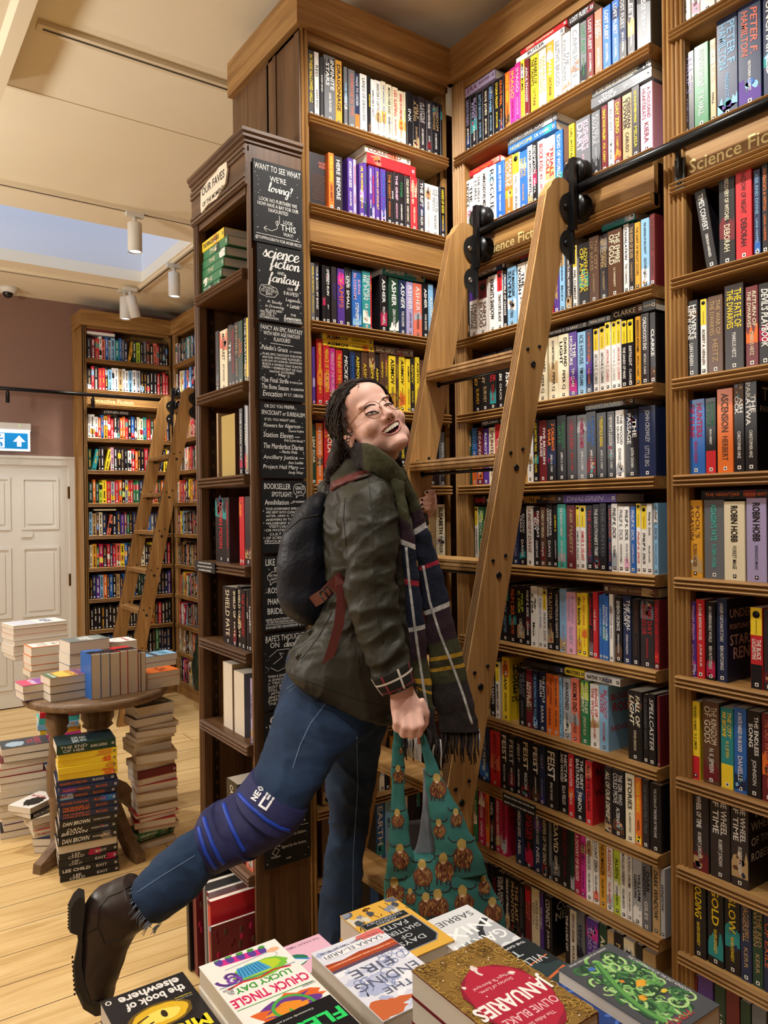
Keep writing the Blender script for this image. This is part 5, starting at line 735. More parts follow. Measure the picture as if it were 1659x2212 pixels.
bk = [(.026, 'WR', f'white and black paperback topmost on {sp}', '', [('e', .6, .4, .3, .3, '#1a1a1a', .2), ('t', 'MURDER', .4, .7, .6, .14, '#c23a3a')], .5), (.024, 'KW', f'black and white paperback second on {sp}', 'RECKONING', [], .35, 'n'), (.03, 'CK', f'cream-edged paperback third on {sp}'), (.028, 'CK', f'cream-edged paperback fourth on {sp}'), (.034, 'CR', f'cream paperback with red lettering fifth on {sp}', 'THE GAME OF MURDER/HAZELL WARD', [('r', 0, 0, 1, 1, '#c23a34'), ('e', .3, .5, .15, .2, '#1a1a1a', .2)], -.15, 'n'), (.034, 'NW', f'navy hardback standing crooked low in {sp}', '', [], -.7), (.034, 'NW', f'purple hardback at the foot of {sp}', '', [], -.7)]
floor_pile(70, 1845, .12, 'f', .19, .13, bk, G2)
hp = 'the colourful pile behind the round table'
c = on_z(42, 1545, .2)
bk = [(.03, x_+'W', f'{CN[x_]} book, {nth(k+1)} from the top of {hp}', 'THE GIRL/AUTHOR' if x_ in 'mKt' else '', [], rnd.uniform(-.05, .05), 'n') for k, x_ in enumerate('RqbYmKptBWNRTKPEO')]
z = sum(b[0] for b in bk); c0 = V((.80, 4.28, 0))
for th, code, lab, t, art, da, mo in bk: z -= th; laid((c0.x+rnd.uniform(-.008, .008), c0.y+rnd.uniform(-.008, .008), z), -.1+da, mo, th-.0006, .2, .13, code, lab, G2, t)
# dark green carrier bag hooked over the low shelves of the far bookcase
q = MB(); R = []
for i in range(9):
    t = i/8; R.append([V((2.235+.035*math.cos(a)*(1-.3*t)+rnd.uniform(-.006, .006), 5.72-.14*t*.3+(.05+.11*math.sin(math.pi*min(1, t*1.2)))*math.sin(a)+rnd.uniform(-.012, .012), .16+.42*t)) for a in [2*math.pi*k/18 for k in range(18)]])
q.rings(R, mat('#12281d', .25, .5), True, True, False); q.build('carrier_bag', None, label='crumpled dark green plastic bag leaning on the low far shelves', category='bag')
# ------------------------------------------------------------------ display table in the foreground
FT = .62
o = thing('display_table', 'oak display table under the face-up paperbacks at the front', 'table', (.68, .9, 0))
q = MB(); q.box((.27, .42, FT-.04), (1.07, 1.36, FT), OAK[0]); q.build('tabletop', o)
for x, y in ((.3, .45), (1.0, .45), (.3, 1.29), (1.0, 1.29)): q = MB(); q.box((x, y, 0), (x+.05, y+.05, FT-.04), OAK[2]); q.build('leg', o)
for y in (.46, 1.31): q = MB(); q.box((.3, y, FT-.12), (1.05, y+.02, FT-.04), OAK[0]); q.build('apron', o)
FG = 'paperbacks piled on the display table'
def fgpile(x, y, ztop, n, code, art, label, W=.128, L=.198, th=.03, under='lower copy in the stack beneath the {}', pg=None):
    z = ztop; k = 0
    while z-th > FT-.001 and k < n:
        z -= th; j = rnd.uniform(-.003, .003)
        M = frame((x+W+j, y+j, z), UP, (-1, 0, 0), (0, -1, 0)); q, pq = MB(), MB(); book(q, M, th-.0008, W, L, code, '', pq=pq, pg=pg)
        if k == 0: face_art(q, M, th-.0008, W, L, art)
        lab = label if k == 0 else f'{nth(k+1)} copy down, under the {label.split(" on ")[0]}'
        lab = ' '.join(lab.split()[:16]); o = q.build('book', None, label=lab, category='book', group=FG); pq.build('page_block', o); k += 1; NB[0] += 1
    if z > FT+.004:                                          # rest of the pile down to the table
        th2 = (z-FT); m = max(1, round(th2/.03))
        for i in range(m):
            M = frame((x+W, y, FT+th2*i/m), UP, (-1, 0, 0), (0, -1, 0)); q, pq = MB(), MB(); book(q, M, th2/m-.0008, W, L, code, '', pq=pq, pg=pg)
            o = q.build('book', None, label=' '.join(f'{nth(i+1)} copy up from the table, under the {label.split(" on ")[0]}'.split()[:16]), category='book', group=FG); pq.build('page_block', o); NB[0] += 1
def swirl(cx, cy, r, n, turns=1.2, ph=0): return [(cx+r*(1-i/n)*math.cos(ph+turns*6.28*i/n), cy+r*.66*(1-i/n)*math.sin(ph+turns*6.28*i/n)) for i in range(n+1)]
fgpile(.303, 1.183, .82, 2, 'KW', [('t', 'elsewhere', .46, .09, .72, .1, '#eceae6', .03), ('t', 'the book of', .44, .2, .7, .1, '#eceae6', .03), ('e', .5, .42, .36, .15, '#6b5318', .05), ('e', .5, .42, .32, .125, '#e0b526', .05), ('e', .5, .43, .22, .07, '#f6dc62', .1), ('e', .46, .42, .035, .045, '#2a1c08', .05), ('s', [(.62, .38), (.76, .42), (.8, .46)], '#3a2a0c', .012), ('s', [(.6, .47), (.74, .49)], '#3a2a0c', .012), ('t', 'Mieville', .48, .66, .84, .14, '#efdc2c', .03), ('t', 'China', .4, .8, .5, .1, '#efdc2c', .03), ('t', 'STAGGERING', .17, .3, .2, .016, '#d8c848'), ('t', 'strange and vivid', .17, .325, .2, .014, '#c9c9c9'), ('t', 'WILDLY INVENTIVE', .84, .5, .24, .016, '#d8c848'), ('e', .93, .06, .035, .028, '#e8e6e0'), ('e', .93, .06, .02, .018, '#17151a')], 'black paperback with a yellow glow and yellow lettering on the near table corner')
chuck = [('r', 0, 0, 1, 1, '#f2f0ea'), ('p', [(.2, .06), (.8, .02), (.8, .1), (.24, .14)], '#d42f8e')]+[('e', .24+.135*i, .09-.012*i, .05, .05, '#5b3f9a', .05) for i in range(5)]+[('e', .22+.14*i, .045-.012*i, .045, .022, '#4a9a3c', .3) for i in range(5)]
chuck += [('e', .42, .3, .34, .11, '#7cc142', .08), ('e', .42, .28, .26, .075, '#b9d436', .08), ('p', [(.3, .34), (.72, .34), (.66, .2), (.38, .2)], '#4aa6d8')]+[('s', [(.36+.045*i, .33), (.4+.035*i, .21)], '#245f9a', .006) for i in range(8)]
chuck += [('s', swirl(.8, .27, .16, 24), '#5b2f86', .022), ('s', swirl(.78, .32, .1, 20, 1.5, 2), '#7b45a8', .02), ('e', .13, .13, .085, .03, '#e8b48e', .1), ('s', [(.13, .16), (.12, .2), (.17, .22)], '#c9ccd0', .01), ('p', [(.2, .13), (.78, .16), (.78, .17), (.2, .145)], '#b9bec6'), ('s', [(.03, .38), (.97, .36)], '#2a5f9a', .006), ('s', [(.1, .4), (.3, .37), (.5, .4), (.7, .375), (.9, .4)], '#c9302c', .014), ('t', 'LUCKY DAY', .5, .455, .7, .07, '#3f9a3a', .03), ('t', 'CHUCK TINGLE', .5, .58, .94, .115, '#d42562', .03), ('s', [(.03, .67), (.97, .66)], '#3f9a3a', .006), ('e', .45, .83, .4, .14, '#e0662c', .3), ('e', .45, .82, .3, .1, '#6a3a92', .35), ('e', .5, .84, .22, .06, '#e8902c', .3), ('s', swirl(.5, .86, .3, 20, 1, 3), '#4aa84a', .02), ('t', 'ALL\nBETS\nARE OFF', .89, .43, .14, .09, '#33435a'), ('t', 'AN EXISTENTIAL\nNIGHTMARE', .11, .68, .18, .03, '#33435a')]
fgpile(.428, 1.112, .86, 2, 'WK', chuck, 'white paperback with magenta and green lettering and a rainbow horse on the table')
fgpile(.412, .912, .878, 2, 'Ke', [('e', .6, .3, .3, .18, '#202a24', .2), ('e', .35, .6, .25, .2, '#1c2420', .2), ('t', 'FLESH', .42, .2, .78, .13, '#2fd66a', .03), ('t', 'THE', .36, .4, .66, .13, '#2fd66a', .03), ('t', 'Consistently weird and memorable', .6, .06, .66, .024, '#dfe8e2', .0, .2), ('e', .62, .3, .05, .03, '#cfd8d2', .1)], 'black paperback with bright green lettering on the nearest table corner')
fgpile(.60, 1.27, .74, 2, 'pK', [('r', 0, 0, 1, 1, '#e9b9cf'), ('t', 'THE SUNDAY TIMES BESTSELLING', .5, .06, .9, .03, '#5a3a5a'), ('e', .66, .26, .24, .1, '#2f7a5a', .04), ('p', [(.4, .3), (.66, .18), (.94, .26), (.7, .36)], '#e8eef2'), ('p', [(.4, .3), (.66, .18), (.66, .2), (.44, .31)], '#4a8ad0'), ('s', swirl(.45, .5, .12, 16), '#4a9a6a', .02), ('s', swirl(.7, .56, .1, 16), '#d06a9a', .02), ('e', .85, .4, .05, .03, '#8a4a8a', .1)], 'pale pink paperback half covered behind the white one on the table')
fire = [('r', 0, 0, 1, 1, '#dfe2ef')]+[('e', rnd.random(), rnd.uniform(.05, .95), rnd.uniform(.05, .16), rnd.uniform(.03, .07), rnd.choice(('#c2c8e2', '#eef0f8', '#aeb8da', '#d4d8ea')), .3) for _ in range(36)]+[('s', swirl(rnd.random()*.9+.05, rnd.uniform(.3, .75), .1, 14, 1.1, rnd.random()*6), '#7f8cba', .006) for _ in range(18)]
fire += [('p', [(0, .2), (.25, .215), (.5, .2), (.75, .225), (1, .21), (1, .31), (.7, .325), (.4, .3), (0, .31)], '#a8492c'), ('p', [(0, .3), (.4, .3), (1, .31), (1, .345), (.6, .335), (0, .34)], '#5a4a5e'), ('p', [(0, .24), (.5, .24), (1, .25), (1, .27), (.5, .26), (0, .26)], '#d8703c'), ('e', .1, .05, .3, .05, '#d8706a', .3), ('e', .85, .9, .3, .1, '#c8683c', .35), ('e', .1, .88, .25, .08, '#d89a7a', .35), ('p', [(.06, .09), (.94, .09), (.94, .165), (.06, .165)], '#f2f2f6'), ('t', 'SAARA EL-ARIFI', .5, .128, .84, .05, '#4a4f66', .006), ('t', 'THE No.1 SUNDAY TIMES BESTSELLER', .5, .065, .86, .022, '#4a4f66'), ('t', 'For rebellion to ignite, something must burn', .5, .255, .8, .018, '#f2ece4', 0, .2), ('t', 'FIRE', .56, .44, .62, .1, '#5a5f74', .0), ('t', 'ENDING', .5, .6, .86, .1, '#5a5f74', .0), ('t', 'THE', .5, .74, .4, .07, '#5a5f74', .0)]
fgpile(.588, 1.05, .855, 6, 'WK', fire, 'white and lilac paperback with a rust red band on the middle table pile', th=.036)
days = [('r', 0, 0, 1, 1, '#e2b04a')]+[('s', [(x/9+rnd.uniform(-.05, .05), rnd.uniform(0, .4)), (x/9+rnd.uniform(-.1, .1), rnd.uniform(.2, .5))], '#3a3226', .008) for x in range(10)]+[('e', rnd.random(), rnd.uniform(.14, .24), .06, .05, rnd.choice(('#4a4e58', '#8a8f9c', '#d8d0ba')), .3) for _ in range(14)]+[('e', .97, .03, .16, .07, '#5f6678', .05), ('e', .97, .03, .12, .05, '#8d94a6', .1), ('e', .03, .03, .16, .07, '#5f6678', .05), ('s', [(.5, .06), (.58, .04), (.64, .07), (.56, .08)], '#5a3a1a', .02)]
days += [('p', [(.1, .28), (.9, .28), (.9, .38), (.1, .38)], '#8a8f98'), ('p', [(.11, .285), (.89, .285), (.89, .375), (.11, .375)], '#26282c'), ('t', 'ADRIAN\nTCHAIKOVSKY', .5, .33, .66, .08, '#b9bec4', .006), ('p', [(.08, .4), (.92, .4), (.92, .82), (.8, .9), (.2, .9), (.08, .82)], '#8a8f98'), ('p', [(.1, .41), (.9, .41), (.9, .81), (.79, .885), (.21, .885), (.1, .81)], '#232529'), ('t', 'FAITH', .5, .47, .5, .07, '#c4c8cc', .006), ('t', 'SHATTERED', .5, .58, .72, .07, '#c4c8cc', .006), ('t', 'OF', .5, .68, .2, .06, '#c4c8cc', .006), ('t', 'DAYS', .5, .77, .46, .07, '#c4c8cc', .006)]
fgpile(.785, 1.285, .75, 2, 'oK', days, 'yellow and black illustrated paperback at the back edge of the table', th=.045)
fgpile(.893, 1.175, .745, 2, 'gK', [('r', 0, 0, 1, 1, '#dfe1e4'), ('e', .3, .55, .4, .2, '#b4b8be', .2), ('e', .75, .7, .35, .2, '#8d939c', .2), ('s', [(.05, .3), (.3, .4), (.6, .72), (.95, .8)], '#33373c', .05), ('e', .2, .9, .3, .1, '#3a3d42', .2), ('t', 'SABRIEL', .5, .14, .8, .09, '#3c4046', .0), ('t', 'NIX', .5, .36, .8, .17, '#fafafa', .01), ('t', 'GARTH', .5, .58, .9, .15, '#fafafa', .01)], 'silver grey paperback with white lettering beside the tote bag on the table')
fgpile(.675, .955, .80, 2, 'NW', [('r', 0, 0, 1, 1, '#23286a'), ('t', 'HING', .5, .12, .6, .12, '#f0f0f0', .02), ('t', 'THE THING', .5, .4, .8, .12, '#f0f0f0', .02)], 'navy paperback with white capitals tucked behind the red and gold one')
gold = [('r', 0, 0, 1, 1, '#8a6a34')]+[('s', swirl(rnd.random(), rnd.random(), rnd.uniform(.04, .09), 14, rnd.choice((-1.2, 1.2)), rnd.random()*6), rnd.choice(('#c7a24e', '#b08a3e', '#5e4522', '#9c7638')), .0035) for _ in range(300)]
gold += [('e', .5, .6, .41, .37, '#8e1c34', .07), ('e', .5, .6, .39, .35, '#b3263e', .05)]+[('e', rnd.random(), rnd.random(), .008, .006, '#efe2d2') for _ in range(24)]+[('e', .5, .24, .035, .03, '#e9d6d6', .3), ('s', [(.5, .25), (.52, .29), (.5, .33)], '#e9d6d6', .014), ('t', 'Magic & Betrayal', .5, .41, .46, .035, '#e9c0c4', .004, .1), ('t', 'Stories of Love,', .5, .46, .42, .035, '#e9c0c4', .004, .1), ('t', 'JANUARIES', .5, .6, .92, .17, '#f4eeea', .03), ('t', 'OLIVIE BLAKE', .5, .765, .66, .07, '#eab9c0', .012), ('t', 'The Atlas Six', .5, .85, .34, .03, '#eab9c0'), ('e', .24, .42, .03, .02, '#f0e4dc', .5), ('e', .78, .36, .02, .014, '#f0e4dc', .5)]
fgpile(.597, .80, .945, 10, 'Mo', gold, 'red and gold paperback with white lettering, tallest pile on the table', W=.132, th=.034)
fgpile(.842, .965, .79, 2, 'KW', [('r', 0, 0, 1, 1, '#20272a'), ('e', .4, .6, .5, .25, '#2c3d40', .2), ('s', [(.05, .3), (.5, .34), (.95, .3)], '#c9683c', .012), ('s', [(.05, .5), (.5, .56), (.95, .5)], '#c9683c', .02), ('s', [(.1, .7), (.6, .66), (.9, .74)], '#3fae92', .03), ('t', 'THE', .55, .15, .5, .09, '#c4ccd0', .0), ('t', 'VILLAINS', .5, .3, .8, .1, '#c4ccd0', .0), ('t', 'THE GAMES ARE OVER', .5, .05, .86, .03, '#e6e6e6'), ('e', .3, .86, .12, .05, '#e0823c', .3)], 'black paperback with teal and orange figures behind the dragon cover')
fgpile(.795, .83, .80, 2, 'BW', [('r', 0, 0, 1, 1, '#1c3a7a')]+[('s', swirl(rnd.random(), rnd.random(), .12, 16, 1.2, rnd.random()*6), rnd.choice(('#3f6ac0', '#86a8dc', '#16285a')), .02) for _ in range(26)], 'blue swirling paperback squeezed between the red and the dragon covers')
drg = [('r', 0, 0, 1, 1, '#4a4d52')]+[('s', swirl(rnd.uniform(.16, .84), rnd.uniform(.1, .86), rnd.uniform(.05, .16), 18, rnd.choice((-1.1, 1.3)), rnd.random()*6), rnd.choice(('#5f9a55', '#86bd6a', '#3c6a42', '#a9cf86', '#2c4a34')), rnd.uniform(.012, .026)) for _ in range(120)]
drg += [('s', [(.5+.3*math.sin(t*1.9), .12+.76*t) for t in [i/30 for i in range(31)]], '#5f9a50', .045), ('s', [(.5+.3*math.sin(t*1.9)+.03, .12+.76*t) for t in [i/30 for i in range(31)]], '#3c6a42', .014), ('e', .4, .5, .08, .035, '#e0a336', .35), ('e', .62, .62, .06, .03, '#e0a336', .35), ('e', .3, .66, .05, .02, '#d8c040', .35), ('e', .66, .16, .05, .025, '#4a70b8', .3), ('e', .56, .4, .03, .02, '#d8823c', .3), ('t', 'LEGENDS OF SHADOW AND SMOKE', .5, .035, .7, .02, '#d8d8d4'), ('t', 'THE LAST DRAGON OF THE EAST KINGDOM', .06, .5, .9, .05, '#d8d8d4', .008, 0, 1.57), ('t', 'WINTER', .62, .92, .5, .06, '#b83a4a', .01)]
fgpile(.912, .833, .82, 3, 'GW', drg, 'dark grey paperback with a green coiling dragon on the table', W=.125, th=.034)
# ------------------------------------------------------------------ the woman on the ladder
from mathutils.bvhtree import BVHTree
def at_y(px, py, Y): r = ray(px, py); return EYE + r*(Y/r.y)
def cr(a, b, c, d, t): return .5*((2*b)+(c-a)*t+(2*a-5*b+4*c-d)*t*t+(3*b-a-3*c+d)*t**3)
def stations(S, sub=6):
    """stations (x1, y1, x2, y2, depth, thickness ratio): the two outline points of a limb or garment and how thick it is front to back"""
    P = [(at(a, b, d), at(c, e, d), k) for a, b, c, e, d, k in S]; out = []
    for i in range(len(P)-1):
        q = [P[max(i-1, 0)], P[i], P[i+1], P[min(i+2, len(P)-1)]]
        for j in range(sub): t = j/sub; out.append((cr(*[p[0] for p in q], t), cr(*[p[1] for p in q], t), cr(*[p[2] for p in q], t), (i+t)/(len(P)-1)))
    out.append((*P[-1], 1.0)); return out
def loft(q, S, m, n=28, sub=6, wr=0, fq=14, shrink=1.0, cap=True, sq=1.0):
    R = []
    for a, b, k, t in stations(S, sub):
        c = (a+b)/2; A = (b-a)/2*shrink; B = CF*A.length*k; r = []
        for j in range(n):
            th = 2*math.pi*j/n; ca, sa = math.cos(th), math.sin(th); ca = math.copysign(abs(ca)**sq, ca); sa = math.copysign(abs(sa)**sq, sa)
            p = c+A*ca+B*sa
            if wr: p = p+(p-c).normalized()*wr*(noise.noise(V((p.x*fq, p.y*fq, p.z*fq*1.6)))+.5*noise.noise(p*fq*2.6))
            r.append(p)
        R.append(r)
    q.rings(R, m, cap); return R
def fuse(q, voxel, smooth=2):
    """one continuous surface out of overlapping closed shapes"""
    me = bpy.data.meshes.new('fuse'); me.from_pydata(q.v, [], q.f); o = bpy.data.objects.new('fuse', me); COL.objects.link(o)
    r = o.modifiers.new('r', 'REMESH'); r.mode = 'VOXEL'; r.voxel_size = voxel
    if smooth: s = o.modifiers.new('s', 'SMOOTH'); s.iterations = smooth; s.factor = .5
    dg = bpy.context.evaluated_depsgraph_get(); m2 = bpy.data.meshes.new_from_object(o.evaluated_get(dg))
    vs = [v.co.copy() for v in m2.vertices]; fs = [tuple(p.vertices) for p in m2.polygons]
    bpy.data.objects.remove(o); bpy.data.meshes.remove(me); bpy.data.meshes.remove(m2); return vs, fs
def cast(bv, px, py, off=.0006):
    r = ray(px, py).normalized(); h = bv.ray_cast(EYE, r)
    return None if h[0] is None else h[0]-r*off
def patch(q, bv, poly, m, off=.0006, rings_=4):
    """a flat marking laid onto a surface"""
    cx = sum(p[0] for p in poly)/len(poly); cy = sum(p[1] for p in poly)/len(poly); n = len(poly); vs = []; ok = True
    for k in range(rings_+1):
        t = k/rings_
        for x, y in (poly if k else [(cx, cy)]):
            c = cast(bv, cx+(x-cx)*t, cy+(y-cy)*t, off); vs.append(c)
    if any(v is None for v in vs) or max((v-vs[0]).length for v in vs) > .12: return False
    fs = [(0, 1+j, 1+(j+1) % n) for j in range(n)]
    for k in range(1, rings_):
        for j in range(n): a = 1+(k-1)*n; b = a+n; fs.append((a+j, b+j, b+(j+1) % n, a+(j+1) % n))
    q.add(vs, fs, m, None, True)
def line(q, bv, pts, r, m, off=.0004, n=10, sub=4):
    P = []
    for i in range(len(pts)-1):
        for j in range(sub): t = j/sub; P.append((pts[i][0]*(1-t)+pts[i+1][0]*t, pts[i][1]*(1-t)+pts[i+1][1]*t))
    P = [cast(bv, *p, off) for p in P+[pts[-1]]]; P = [p for p in P if p is not None]
    if len(P) > 1: q.tube(P, r, m, 6)
def ribbon2(q, bv, pts, w, m, off=.004):
    R = []
    P = [(pts[i][0]*(1-t)+pts[i+1][0]*t, pts[i][1]*(1-t)+pts[i+1][1]*t) for i in range(len(pts)-1) for t in (0, .25, .5, .75)]+[pts[-1]]
    for i, p in enumerate(P):
        d = V((P[min(i+1, len(P)-1)][0]-P[max(i-1, 0)][0], P[min(i+1, len(P)-1)][1]-P[max(i-1, 0)][1])).normalized(); a = [cast(bv, p[0]+d.y*w*k, p[1]-d.x*w*k, o) for k, o in ((-1, .0005), (-1, off), (0, off), (1, off), (1, .0005))]
        if all(x is not None for x in a): R.append(a)
    q.rings(R, m, False, False, True)
def wrinkle(vs, fs, amp, f, u, v):
    me = bpy.data.meshes.new('w'); me.from_pydata(vs, [], fs); me.update(); N = [x.normal.copy() for x in me.vertices]; bpy.data.meshes.remove(me); u, v = V(u).normalized(), V(v).normalized(); w = u.cross(v)
    out = []
    for p, n in zip(vs, N):
        a = V((p.dot(u)*f*.35, p.dot(v)*f, p.dot(w)*f*.6)); a = a+noise.noise_vector(p*6)*.7
        r = 1-abs(noise.noise(a)); r2 = 1-abs(noise.noise(a*2.1+V((3, 7, 1)))); out.append(p+n*amp*(r**3-.45+.5*(r2**3-.4)))
    return out
def cloth(name, c1, c2, rough, sc1, bumpd, stretch=(1, 1, 1), fine=0):
    m, nt, b = nodes(name, rough, .3); g = nd(nt, 'ShaderNodeNewGeometry'); mp = nd(nt, 'ShaderNodeMapping'); mp.inputs['Scale'].default_value = stretch; nt.links.new(g.outputs['Position'], mp.inputs['Vector'])
    n = nd(nt, 'ShaderNodeTexNoise', Scale=sc1, Detail=4.0, Roughness=.55, Distortion=.8); nt.links.new(mp.outputs[0], n.inputs['Vector'])
    nt.links.new(ramp(nt, n.outputs[0], [(.3, c1), (.7, c2)]), b.inputs['Base Color'])
    if fine:
        n2 = nd(nt, 'ShaderNodeTexNoise', Scale=fine, Detail=2.0); nt.links.new(g.outputs['Position'], n2.inputs['Vector'])
        ad = nd(nt, 'ShaderNodeMath', operation='MULTIPLY_ADD'); ad.inputs[1].default_value = .25; nt.links.new(n2.outputs[0], ad.inputs[0]); nt.links.new(n.outputs[0], ad.inputs[2]); bump(nt, b, ad.outputs[0], .7, bumpd)
    else: bump(nt, b, n.outputs[0], .8, bumpd)
    return m
SKIN, nt_, b_ = nodes('skin', .48, .35); b_.inputs['Base Color'].default_value = lin('e2b5a5'); b_.inputs['Subsurface Weight'].default_value = .15; b_.inputs['Subsurface Radius'].default_value = (.012, .004, .002); b_.inputs['Subsurface Scale'].default_value = .5
BLUSH = mat('#cf8878', .5, .35); WAX = cloth('waxed_olive_cotton', '26251c', '333126', .52, 9, .007, (1.5, 1.5, .8), 60); DENIM = cloth('blue_denim', '142138', '274060', .8, 5, .003, (1, 1, 1), 700)
WOMAN = at(750, 1500, 2.0); WOMAN.z = .28
W = thing('person', 'laughing woman in olive jacket, jeans and tartan scarf leaning back from the ladder', 'person', tuple(WOMAN))
# outlines
TORSO = [(744, 985, 840, 1005, 1.95, .8), (716, 1036, 862, 1048, 1.95, 1.45), (705, 1080, 876, 1086, 1.95, 1.5), (701, 1160, 884, 1150, 1.95, 1.35), (705, 1240, 886, 1236, 1.95, 1.2), (710, 1292, 889, 1290, 1.95, 1.12), (678, 1345, 896, 1345, 1.95, 1.05), (640, 1392, 900, 1405, 1.95, 1.0), (618, 1440, 896, 1500, 1.95, .98), (640, 1468, 884, 1556, 1.95, .96)]
ARM = [(735, 1052, 826, 1006, 1.88, .8), (728, 1074, 846, 1050, 1.83, .95), (737, 1150, 858, 1150, 1.79, .9), (746, 1241, 855, 1228, 1.77, .9), (754, 1316, 861, 1304, 1.76, .88), (772, 1380, 868, 1352, 1.75, .88), (792, 1430, 880, 1402, 1.74, .88), (806, 1470, 886, 1436, 1.74, .88)]
THIGH = [(625, 1410, 862, 1490, 1.95, .72), (612, 1470, 838, 1548, 1.93, .74), (596, 1530, 780, 1598, 1.88, .84), (576, 1596, 728, 1642, 1.83, .9), (556, 1655, 676, 1722, 1.77, .95), (534, 1700, 648, 1770, 1.74, .98), (508, 1728, 600, 1814, 1.715, 1.0), (468, 1752, 540, 1836, 1.69, 1.0), (432, 1782, 482, 1868, 1.65, 1.0), (398, 1803, 453, 1900, 1.62, .98), (345, 1843, 414, 1945, 1.59, .95), (312, 1876, 378, 1972, 1.57, .92), (290, 1908, 346, 1996, 1.555, .9)]
STAND = [(690, 1470, 858, 1520, 2.03, .7), (694, 1580, 828, 1590, 2.05, .8), (704, 1690, 810, 1695, 2.06, .9), (711, 1760, 800, 1765, 2.06, .95), (701, 1850, 786, 1852, 2.06, .98), (692, 1950, 780, 1955, 2.06, 1.0), (688, 2040, 775, 2045, 2.06, 1.02), (685, 2092, 772, 2096, 2.06, 1.02)]
LARM = [V(at(742, 1062, 2.09)), V(at(810, 1140, 2.2)), V(at(870, 1150, 2.36)), at_y(922, 1098, 2.0)]
HC = V((1.0819, 1.5995, 1.7692)); HS = .95
HA = [V((-.9285, .0399, -.3691)), V((-.1895, -.9060, .3786)), V((-.3193, .4215, .8488))]
HM = Mx(((HA[0].x*HS, HA[1].x*HS, HA[2].x*HS, HC.x), (HA[0].y*HS, HA[1].y*HS, HA[2].y*HS, HC.y), (HA[0].z*HS, HA[1].z*HS, HA[2].z*HS, HC.z), (0, 0, 0, 1)))
# --- body: legs, trunk, arms, hands, neck and head fused into one skin
q = MB(); K_ = SKIN
for S, s in ((TORSO[:-2], .86), (ARM, .74), (THIGH, .82), (STAND, .8)): loft(q, S, K_, 20, 4, shrink=s)
q.tube(LARM, [.05, .045, .036, .028], K_, 14); q.ball(at(752, 1070, 2.05), (.07, .07, .07), K_)
q.tube([at(318, 1950, 1.56), at(250, 1975, 1.555), at(225, 2050, 1.55), at(215, 2130, 1.55)], [.03, .04, .036, .028], K_, 14)
q.tube([at(730, 2060, 2.06), V((1.0, 1.72, .36)), V((1.08, 1.72, .33)), V((1.2, 1.72, .305))], [.045, .045, .04, .03], K_, 14)
loft(q, [(806, 1450, 872, 1425, 1.74, .8), (836, 1488, 890, 1474, 1.74, .72), (842, 1505, 898, 1496, 1.74, .58), (843, 1530, 913, 1522, 1.74, .46), (847, 1552, 918, 1546, 1.738, .38), (853, 1562, 912, 1558, 1.738, .3)], K_, 20, 4)
for ch in (((903, 1538, 1.732), (909, 1566, 1.718), (905, 1586, 1.728), (899, 1583, 1.752), (896, 1570, 1.762)), ((887, 1544, 1.73), (892, 1572, 1.715), (889, 1590, 1.726), (884, 1586, 1.752), (882, 1572, 1.76)), ((871, 1544, 1.731), (874, 1570, 1.717), (872, 1587, 1.727), (868, 1583, 1.752), (867, 1570, 1.76)), ((856, 1540, 1.735), (857, 1560, 1.723), (857, 1574, 1.731), (855, 1570, 1.75), (856, 1560, 1.76))):
    P = [at(*c) for c in ch]; q.tube(P, [.0106, .0102, .0098, .0092, .008], K_, 12); q.ball(P[0], .0112, K_, 10); q.ball(P[1], .0104, K_, 10); q.ball(P[-1], .008, K_, 8)
P = [at(905, 1512, 1.745), at(919, 1540, 1.748), at(918, 1562, 1.752), at(908, 1578, 1.758)]; q.tube(P, [.013, .0112, .0098, .0085], K_, 12); q.ball(P[-1], .0085, K_, 8)
q.ball(at_y(932, 1084, 1.985), (.016, .024, .042), K_); q.tube([at_y(924, 1100, 1.99), at_y(932, 1086, 1.985)], [.024, .024], K_, 12)
FT_ = [((934, 1063), (921, 1064)), ((935, 1076), (910, 1080)), ((934, 1088), (910, 1090)), ((930, 1099), (913, 1100))]
for (x0, y0), (x1, y1) in FT_:
    P = [at_y(x0, y0, 1.975), at_y(x0, y0, 1.925), at_y(x0-6, y0, 1.902), at_y(x1, y1, 1.904)]; q.tube(P, [.0095, .0098, .0092, .008], K_, 12); q.ball(P[1], .0098, K_, 10); q.ball(P[3], .008, K_, 10)
q.tube([at(792, 1030, 1.95), at(808, 985, 1.95), HM @ V((0, -.012, -.06))], [.066, .058, .056], K_, 20)
# head (local: x her right, y forward, z up)
def hb(c, r): q.ball(c, r, K_, 20, HM)
hb((0, -.012, .03), (.076, .096, .09)); hb((0, .02, -.02), (.068, .072, .08)); hb((0, .03, -.068), (.058, .056, .048)); hb((0, .06, -.098), (.034, .029, .022)); hb((0, .036, .05), (.064, .046, .05))
for s in (-1, 1):
    hb((s*.04, .05, -.034), (.03, .033, .026)); hb((s*.05, .015, -.07), (.022, .045, .03)); hb((s*.029, .07, .024), (.026, .012, .009)); hb((s*.03, .068, -.002), (.02, .0145, .014)); hb((s*.0125, .088, -.036), (.0085, .012, .0075))
    hb((s*.077, -.006, -.018), (.008, .018, .03)); hb((s*.08, -.01, -.01), (.006, .014, .02))
hb((0, .064, -.06), (.04, .026, .026)); hb((0, .097, -.03), (.0125, .0145, .011))
q.tube([(0, .072, .022), (0, .081, .004), (0, .09, -.014), (0, .097, -.027)], [.0095, .009, .0098, .011], K_, 14, HM)
vs, fs = fuse(q, .0032, 7)
ihm = HM.inverted(); AD = {}
